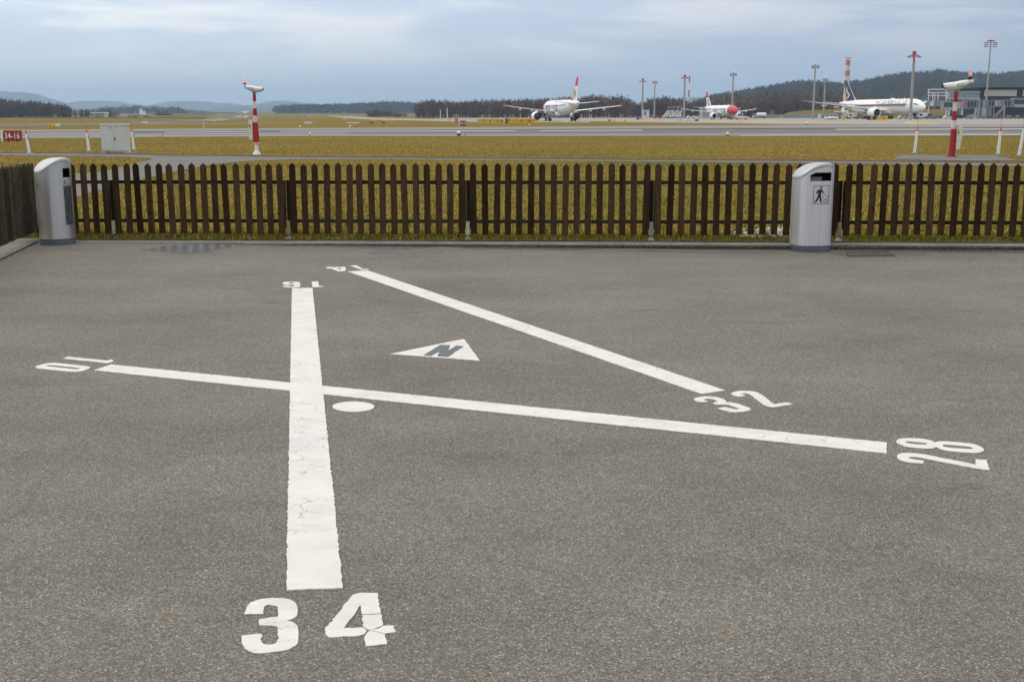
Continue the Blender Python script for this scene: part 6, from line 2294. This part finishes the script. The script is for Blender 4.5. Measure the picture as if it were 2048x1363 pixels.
cart('cart with dark cases next to the cart with red cases', 1867.5, 566, R(-5), M_VGREY)
car('white wedge-shaped car left of the right mast', 1896, 565, R(8), M_VWHITE)
car('black van right of the red and white mast', 1917, 570, R(10), M_VBLACK, 'van')
car('grey car behind the black van', 1927, 590, R(0), M_VGREY)
car('silver off-road car in front of the left jet bridge', 1938.5, 545, R(85), M_VGREY, 'van')
car('pale car right of the silver off-road car', 1950, 550, R(8), M_VWHITE)
for k_, (px, lb) in enumerate(((1963, 'baggage cart right of the bridge column'), (1973, 'second baggage cart under the right jet bridge, by its column'), (1984, 'baggage cart at the foot of the bridge stairs'), (1997, 'baggage cart under the middle of the right jet bridge'), (2009, 'baggage cart right under the bridge lettering'), (2026, 'baggage cart between the two people in yellow'), (2043, 'baggage cart at the right edge of the apron'))):
    cart(lb, px, 548 + 5 * (k_ % 3), R(-8 + 7 * (k_ % 4)), (M_VGREY, M_VBLACK, M_VGREY, M_VRED)[k_ % 4])
person('person in yellow vest under the right jet bridge', 2016, 540, R(170))
person('second person in yellow vest under the right jet bridge, just right of the first', 2020.5, 541, R(200))
person('person in yellow vest below the square bridge cab', 2033.5, 540, R(150))
person('person in yellow vest at the right end of the carts', 2038, 541, R(190))
person('person in orange vest by the left jet bridge column', 1965.5, 540, R(180), M_ORANGE)
person('person in red vest between the carts under the right bridge', 1979, 540, R(180), M_VRED)

# ------------------------------------------------------------------ far buildings on the left
B = Site('white_hangar', 'small white flat building before the left wood', 'building', 200, 1000)
B.box('wall', 190, 213, 226.5, None, -5, 5, M_CONCL)
B.box('roof', 186, 213.5, 224.5, 226.6, -6, 6, M_WHITE)
for i in range(3):
    B.box('door', 195 + i * 5.5, 199 + i * 5.5, 229, None, -5.15, -5.02, M_BRIDGE)
for lb, a, b, c, d, Y in (('white gabled house on the far slope', 279, 284.5, 217.5, 222, 2300), ('small white house right of the gabled house on the far slope', 285.5, 290, 221.8, 225, 2250)):
    B = Site('far_house', lb, 'house', (a + b) / 2, Y)
    B.t.location.z = gz(0, Y)
    x0, z1 = B.xz(a, c)
    x1, z0 = B.xz(b, d)
    MB().box(x0, x1, -3, 3, min(z0, 0), z1 * 0.75 + z0 * 0.25).build('wall', M_WHITE, B.t)
    zr_ = z1 * 0.75 + z0 * 0.25
    MB().prism([(x0 - .3, zr_), (x1 + .3, zr_), ((x0 + x1) / 2, z1 + 0.5)], -3.2, 3.2).build('roof', pm('far_roof_grey', (0.3, 0.28, 0.27), 0.8), B.t)
for lb, a, b, c, d, Y, m in (('low grey-green barrel shed before the far bushes', 237, 253, 230.8, 235, 1000, M_CONCL), ('long low dark shed beyond the left grass', 268, 276, 232.5, 236.4, 900, M_TERM), ('low white shed in the row beyond the left grass', 277, 284.5, 232.6, 236, 905, M_WHITE), ('low dark shed with pale roof beyond the left grass', 286, 300, 232.4, 236, 910, M_TERM)):
    B = Site('low_shed', lb, 'shed', (a + b) / 2, Y, 'low sheds beyond the left grass')
    x0, z1 = B.xz(a, c)
    x1, _ = B.xz(b, c)
    MB().box(x0, x1, -2, 2, 0, z1 * 0.7).build('wall', m, B.t)
    n = 6
    MB().prism([(x0, z1 * 0.7)] + [(x0 + (x1 - x0) * (0.5 - 0.5 * math.cos(math.pi * i / n)), z1 * (0.7 + 0.3 * math.sin(math.pi * i / n))) for i in range(1, n)] + [(x1, z1 * 0.7)], -2.2, 2.2).build('roof', M_CONCL, B.t)
B = Site('leaning_pole', 'slanting white and grey boom pole at the far left slope', 'pole', 268, 1100)
B.bar('boom', (265.5, 236), (272.5, 222), 0.55, M_BRIDGEL)
B.bar('boom_foot', (265.5, 236.2), (265.5, 233.5), 0.6, M_CONC)
B = Site('perimeter_fence', 'long dark green perimeter fence in front of the left wood', 'fence', 100, 790)
kf2 = pm('fence_green', (0.045, 0.085, 0.085), 0.8, 0, 0.25, 0.05)
for i in range(26):
    a = -160 + i * 22
    B.box('fence_panel', a + 0.05, a + 21.95, 234.4 + 0.25 * (i % 3 == 0), None, -0.05, 0.05, kf2)

# ------------------------------------------------------------------ woods and hills
def tree_material(name, a, b):
    k = Mat(name, 0.9, 0, 0.1)
    at_ = k.n.new('ShaderNodeAttribute')
    at_.attribute_name = 'tint'
    k.color(k.mix(at_.outputs['Fac'], a, b))
    return k.m


M_BARE = tree_material('bare_branches', (0.075, 0.058, 0.056), (0.20, 0.148, 0.12))
M_CONIF = tree_material('conifer_needles', (0.014, 0.026, 0.018), (0.038, 0.055, 0.030))
M_HILLT = tree_material('hill_wood', (0.026, 0.033, 0.026), (0.085, 0.075, 0.058))


def bare_tree(rr):
    """bare crown of unit height: tapered trunk, limbs, many twigs"""
    V, F = [], []

    def sliver(p, q, w):
        d = q - p
        s_ = d.cross(Vector((rr.uniform(-1, 1), rr.uniform(-1, 1), rr.uniform(-1, 1))))
        if s_.length < 1e-6:
            return
        s_ = s_.normalized() * w
        o = len(V)
        V.extend([p - s_, p + s_, q])
        F.append((o, o + 1, o + 2))
    tw = 0.016
    n = 4
    for i in range(n):
        a0, a1 = 2 * math.pi * i / n, 2 * math.pi * (i + 1) / n
        o = len(V)
        V.extend([Vector((tw * math.cos(a0), tw * math.sin(a0), 0)), Vector((tw * math.cos(a1), tw * math.sin(a1), 0)), Vector((0, 0, 0.85))])
        F.append((o, o + 1, o + 2))
    spread = rr.uniform(0.16, 0.26)
    for i in range(17):
        z0 = rr.uniform(0.10, 0.80)
        a = rr.uniform(0, 2 * math.pi)
        l = spread * rr.uniform(0.6, 1.25) * (1.05 - 0.55 * abs(z0 - 0.4))
        p = Vector((0, 0, z0))
        q = Vector((math.cos(a) * l, math.sin(a) * l, min(1.0, z0 + l * rr.uniform(0.5, 1.5))))
        sliver(p, q, 0.010)
        for j in range(6):
            f = rr.uniform(0.3, 1.0)
            b = p + (q - p) * f
            d = Vector((rr.uniform(-1, 1), rr.uniform(-1, 1), rr.uniform(-0.2, 1.3))).normalized() * rr.uniform(0.06, 0.15)
            e = b + d
            e.z = min(e.z, 1.03)
            sliver(b, e, rr.uniform(0.008, 0.022))
    return np.array([v[:] for v in V]), np.array(F)


def conifer(rr):
    V, F = [], []
    for k in range(11):
        z = 0.12 + 0.86 * k / 10
        r0 = 0.17 * (1 - (z - 0.1) / 0.95) + 0.012
        for i in range(8):
            a = 2 * math.pi * i / 8 + rr.uniform(-0.3, 0.3)
            r = r0 * rr.uniform(0.65, 1.2)
            o = len(V)
            V += [(0, 0, z + 0.09), (r * math.cos(a - 0.42), r * math.sin(a - 0.42), z - 0.05 * rr.random()), (r * math.cos(a + 0.42), r * math.sin(a + 0.42), z - 0.05 * rr.random())]
            F.append((o, o + 1, o + 2))
    o = len(V)
    V += [(-0.012, 0, 0), (0.012, 0, 0), (0, 0, 0.5)]
    F.append((o, o + 1, o + 2))
    return np.array(V), np.array(F)


def clump(rr):
    """far crown: leaf and twig sized faces through a lumpy volume"""
    V, F = [], []
    for i in range(46):
        u = rr.uniform(-1, 1)
        a = rr.uniform(0, 2 * math.pi)
        r = rr.random() ** 0.4
        c = Vector((math.sqrt(1 - u * u) * math.cos(a) * 0.33 * r, math.sqrt(1 - u * u) * math.sin(a) * 0.33 * r, 0.52 + 0.46 * u * r))
        o = len(V)
        for _ in range(3):
            V.append((c + Vector((rr.uniform(-1, 1), rr.uniform(-1, 1), rr.uniform(-1, 1))) * 0.12)[:])
        F.append((o, o + 1, o + 2))
    return np.array(V), np.array(F)


rr = random.Random(5)
BARE = [bare_tree(rr) for _ in range(9)]
CONI = [conifer(rr) for _ in range(5)]
CLUM = [clump(rr) for _ in range(7)]


class Wood:
    def __init__(self):
        self.V, self.F, self.T, self.n = [], [], [], 0

    def add(self, kind, x, y, z, h, w, tint):
        V, F = kind[random.randrange(len(kind))]
        a = random.random() * 6.283
        c, s_ = math.cos(a), math.sin(a)
        q = np.stack([(V[:, 0] * c - V[:, 1] * s_) * h * w + x, (V[:, 0] * s_ + V[:, 1] * c) * h * w + y, V[:, 2] * h + z], 1)
        self.V.append(q)
        self.F.append(F + self.n)
        self.T.append(np.clip(tint + rng.normal(0, 0.12, len(F)), 0, 1))
        self.n += len(V)

    def done(self, name, label, m, cat='trees'):
        if self.V:
            return np_mesh(name, np.concatenate(self.V), np.concatenate(self.F), m, 'stuff', label, cat, {'tint': ('FACE', np.concatenate(self.T))})


def wood(label, name, prof, Y0, Y1, n, m, kind, jit=0.10, wid=1.0, tint=(0.2, 0.8), conif=None, low=1.0):
    """trees whose tops follow a skyline given in photo rows"""
    w, w2 = Wood(), Wood()
    xs_, ys_ = [p[0] for p in prof], [p[1] for p in prof]
    for i in range(n):
        px = random.uniform(xs_[0], xs_[-1])
        f = random.random()
        Y = Y0 + (Y1 - Y0) * f
        top = at(px, float(np.interp(px, xs_, ys_)), Y).z
        z = gz(0, Y)
        p = at(px, 231, Y)
        h = (top - z) * (1 + random.gauss(0, jit)) * (low + (1 - low) * random.random())
        if h < 1:
            continue
        t_ = tint[0] + (tint[1] - tint[0]) * random.random() ** 1.3
        if conif and random.random() < conif:
            w2.add(CONI, p.x, Y, z, h * random.uniform(0.9, 1.12), 0.9 * wid, random.random())
        else:
            w.add(kind, p.x, Y, z, h, wid * random.uniform(0.85, 1.3), t_)
    w.done(name, label, m)
    w2.done('conifers', 'dark conifers standing in the ' + label.split(' of ')[-1] if False else 'dark conifers among the ' + label, M_CONIF)


wood('bare brown trees of the left wood', 'left_wood', [(-600, 197), (-220, 199), (0, 201), (60, 203.5), (122, 209), (140, 215)], 940, 1040, 900, M_BARE, BARE, 0.07, 1.3, (0.0, 0.3), 0.2)
wood('lower bare trees right of the left wood', 'low_left_trees', [(128, 216), (170, 219), (215, 220), (240, 226)], 1040, 1120, 90, M_BARE, BARE, 0.08, 1.2, (0.0, 0.6), 0.2)
wood('long leafless wood behind the middle of the airfield', 'middle_wood', [(831, 209), (850, 202), (870, 201), (900, 204), (930, 203), (980, 200), (1000, 201), (1060, 200), (1090, 198), (1150, 198), (1196, 193), (1215, 197), (1240, 194.5), (1262, 199), (1272, 210), (1285, 205), (1300, 199), (1330, 195), (1350, 199), (1364, 197), (1372, 206), (1390, 204), (1412, 200)], 790, 900, 860, M_BARE, BARE, 0.07, 1.0, (0.0, 0.75), 0.02)
wood('brown leafless trees before the wooded hill', 'apron_trees', [(1405, 202), (1430, 196), (1480, 195), (1520, 192), (1560, 188), (1600, 189), (1620, 187), (1660, 190), (1700, 190)], 770, 880, 360, M_BARE, BARE, 0.10, 1.05, (0.15, 1.0), 0.03)
wood('reddish bare trees behind the terminal bridges', 'terminal_trees', [(1700, 186), (1712, 184), (1722, 196), (1770, 196), (1790, 190), (1830, 188), (1850, 195), (1900, 190), (1960, 192), (2060, 196), (2300, 196)], 760, 860, 330, M_BARE, BARE, 0.10, 1.1, (0.3, 1.0))
wood('low scrub on the far side of the curving taxiway', 'field_scrub', [(736, 222), (748, 219.5), (765, 221), (778, 222), (790, 225), (800, 228), (812, 226)], 1000, 1060, 80, M_BARE, CLUM, 0.1, 1.2, (0.0, 0.5))
wood('distant dark wood left of the middle wood', 'distant_wood', [(552, 212), (580, 209.5), (640, 209), (690, 207.5), (740, 206), (760, 203.5), (800, 203), (835, 207), (870, 212)], 2700, 2950, 560, M_HILLT, CLUM, 0.05, 1.5, (0.0, 0.5), 0.25)
wood('far hedge trees on the left slopes', 'far_slope_trees', [(200, 214), (260, 212), (330, 213), (362, 213.5), (368, 220), (420, 223), (470, 224), (560, 226)], 2600, 2900, 420, M_HILLT, CLUM, 0.12, 1.3, (0.0, 0.5), 0.3, 0.6)
wood('bare bushes on the left slope below the houses', 'slope_bushes', [(306, 226), (318, 222), (330, 224), (338, 223), (346, 229)], 1500, 1560, 40, M_BARE, CLUM, 0.12, 1.2, (0.1, 0.6))
wood('small dark shrubs along the far fields', 'field_shrubs', [(352, 232), (362, 229), (371, 231)], 1700, 1760, 12, M_BARE, CLUM, 0.12, 1.4, (0.0, 0.3))

# lone yellow bush before the brown trees
bp = at(1545, 225, 740)
tb_ = thing('yellow_bush', 'small yellow-leaved bush before the brown trees', 'bush', (bp.x, 740, gz(0, 740)))
V, F = CLUM[0]
hb = bp.z + 2.2
me = bpy.data.meshes.new('crown')
me.from_pydata([tuple(v) for v in V * hb * np.array([1.1, 1.1, 1])], [], [tuple(int(i) for i in f) for f in F])
link('crown', me, pm('yellow_leaves', (0.30, 0.21, 0.05), 0.8, 0, 0.3, 1), tb_)
MB().tube((0, 0, 0), (0, 0, hb * 0.5), 0.12, 0.06, 5).build('trunk', M_WOOD_DARK, tb_)

# grassy mound by the apron
mv, mf = [], []
mx = [1560, 1575, 1600, 1640, 1680, 1720, 1800, 1900]
mt = [231, 224.5, 220.5, 218.5, 217, 215, 216, 218]
my = [700, 715, 735, 760, 800]
mh = [0, 0.6, 0.92, 1.0, 0.9]
for j, Y in enumerate(my):
    for i, px in enumerate(mx):
        p = at(px, mt[i], 740)
        mv.append((p.x * Y / 740, Y, gz(0, Y) - 0.3 + max(0, p.z - 0.0) * mh[j]))
for j in range(len(my) - 1):
    for i in range(len(mx) - 1):
        a = j * len(mx) + i
        mf.append((a, a + 1, a + 1 + len(mx), a + len(mx)))
tag(MB().add(mv, mf).build('grass_mound', grass_material('mound_grass', 0.62), smooth=True), 'grassy mound beside the apron', None, None, 'structure')
# ploughed brown fields far left
M_PLOUGH = streaky('ploughed_soil', (0.20, 0.135, 0.10), 0.2, 0.01, 0.02)
area('far_field', 'reddish brown ploughed field on the far left slope', [(300, 226), (330, 223.5), (362, 222.6), (400, 223.5), (440, 226.5), (430, 229.5), (370, 231), (310, 231)], M_PLOUGH, 1.3)
area('far_field', 'brown field below the far houses', [(225, 230), (262, 228.5), (300, 229), (305, 232), (250, 232.5)], M_PLOUGH, 1.2)

# hills
M_HILL = pm('hill_forest_floor', (0.034, 0.040, 0.030), 0.95, 0, 0.3, 0.01, 0.1)
M_HILLFAR = pm('far_hill_forest', (0.040, 0.046, 0.038), 0.95, 0, 0.25, 0.004, 0.1)


def hill(label, prof, Yr, Yf, m, step=12, rough=0.0, back=900):
    """ridge seen in the photo at depth Yr, falling to its foot at Yf and away behind"""
    xs_, ys_ = [p[0] for p in prof], [p[1] for p in prof]
    cols = []
    px = xs_[0]
    while px <= xs_[-1]:
        cols.append(px)
        px += step
    prev = 0
    rows = [0, 0.12, 0.25, 0.4, 0.55, 0.7, 0.85, 1.0, 1.12, 1.3, 1.6]
    vs, fs = [], []
    rw = random.Random(int(Yr + prof[0][1]))
    for px in cols:
        zr_ = at(px, float(np.interp(px, xs_, ys_)), Yr).z
        d = ray(px, 231)
        for f in rows:
            Y = Yf + (Yr - Yf) * f if f <= 1 else Yr + back * (f - 1)
            z0 = gz(0, Y) - 3
            k = smoothstep(f) if f <= 1 else 1 - smoothstep((f - 1) / 0.6) * 0.8
            k = 0.55 * k + 0.45 * min(f, 1) if f <= 1 else k
            z = z0 + max(0.0, zr_ - z0) * k + (rw.gauss(0, rough) if 0 < f < 1.5 else 0)
            vs.append((d.x / d.y * Y, Y, z))
    n = len(rows)
    for i in range(len(cols) - 1):
        for j in range(n - 1):
            a = i * n + j
            fs.append((a, a + n, a + n + 1, a + 1))
    o = MB().add(vs, fs).build('hill', m, smooth=True)
    return tag(o, label, None, None, 'structure')


HP = [(1360, 226), (1395, 210), (1430, 197), (1465, 193), (1500, 186), (1560, 175), (1600, 169), (1640, 171), (1660, 173), (1690, 174), (1720, 167), (1745, 163), (1780, 157), (1800, 152), (1840, 149), (1870, 147), (1900, 150), (1950, 153), (1990, 155), (2030, 149), (2060, 146), (2200, 140), (2500, 150)]
hill('wooded hill behind the terminal', HP, 2200, 1250, M_HILL, 15, 2.0)
hx, hy = [p[0] for p in HP], [p[1] for p in HP]
hw, hc = Wood(), Wood()
for i in range(5200):
    px = random.uniform(1365, 2300)
    f = random.random() ** 0.7 * 1.03 + 0.02
    Y = 1250 + 950 * f
    zr_ = at(px, float(np.interp(px, hx, hy)), 2200).z
    z0 = gz(0, Y) - 3
    ff_ = min(f, 1)
    k = 0.55 * smoothstep(ff_) + 0.45 * ff_
    z = z0 + max(0, zr_ - z0) * k
    if z < 8 and 1700 < px < 1900:
        continue                                           # meadow at the foot of the hill
    d = ray(px, 231)
    h = random.uniform(8, 15) if f < 0.9 else random.uniform(4, 11)
    if random.random() < 0.14:
        hc.add(CONI, d.x / d.y * Y, Y, z - 2, h * 0.95, 1.9, random.random())
    else:
        hw.add(CLUM, d.x / d.y * Y, Y, z - 2, h, 1.15, random.random() * 0.75)
hw.done('hill_wood', 'leafless wood covering the hill behind the terminal', M_HILLT)
hc.done('hill_conifers', 'dark conifers on the hill behind the terminal', M_CONIF)
hill('second wooded hill at the right edge', [(1940, 190), (1985, 160), (2030, 149), (2060, 144), (2250, 132), (2600, 140)], 3000, 2300, M_HILL, 20, 2.5)
hill('long blue hill at the far left', [(-700, 172), (-300, 177), (0, 183), (40, 184), (75, 187), (100, 196), (130, 205), (165, 214), (200, 224)], 9600, 7800, M_HILLFAR, 14, 2.0)
hill('pale blue hill right of the left wood', [(90, 222), (130, 207), (160, 202.5), (200, 201.5), (240, 203), (290, 211), (330, 222)], 10800, 9200, M_HILLFAR, 14, 2.0)
hill('pale blue hill above the far houses', [(270, 222), (300, 210), (320, 206), (345, 202.5), (400, 202.5), (450, 205.5), (480, 208.5), (520, 216), (540, 224)], 10800, 9200, M_HILLFAR, 14, 2.0)
hill('low blue hill behind the far runway', [(380, 226), (410, 219), (440, 214), (480, 212), (520, 210), (600, 209), (700, 212), (860, 214)], 8200, 6600, M_HILLFAR, 14, 2.0)
hill('rounded blue hill right of the left mast', [(470, 222), (500, 212), (530, 204), (560, 201), (590, 203), (620, 207), (680, 211), (730, 220)], 10800, 9200, M_HILLFAR, 14, 2.0)
hill('low wooded rise below the pale blue hills', [(150, 226), (200, 214), (260, 212), (330, 214), (380, 219), (430, 224)], 4600, 3600, M_HILLFAR, 12, 2.0)
hill('blue hill seen through the gap in the middle wood', [(1150, 228), (1220, 214), (1270, 209), (1310, 208), (1350, 198), (1380, 194.5), (1410, 195), (1440, 201), (1480, 210)], 8600, 6900, M_HILLFAR, 14, 2.0)

# ------------------------------------------------------------------ haze
hz_ = bpy.data.materials.new('haze')
hz_.use_nodes = True
hn = hz_.node_tree.nodes
hn.clear()
pvn = hn.new('ShaderNodeVolumePrincipled')
pvn.inputs['Color'].default_value = (0.55, 0.77, 1.0, 1)
pvn.inputs['Density'].default_value = 0.000125
pvn.inputs['Anisotropy'].default_value = 0.0
ho = hn.new('ShaderNodeOutputMaterial')
hz_.node_tree.links.new(pvn.outputs[0], ho.inputs['Volume'])
haze = MB().box(-12600, 12600, -12600, 12700, -3.5, 265).build('haze', hz_)
tag(haze, 'thin bluish winter haze over the airfield', 'haze', None, 'stuff')
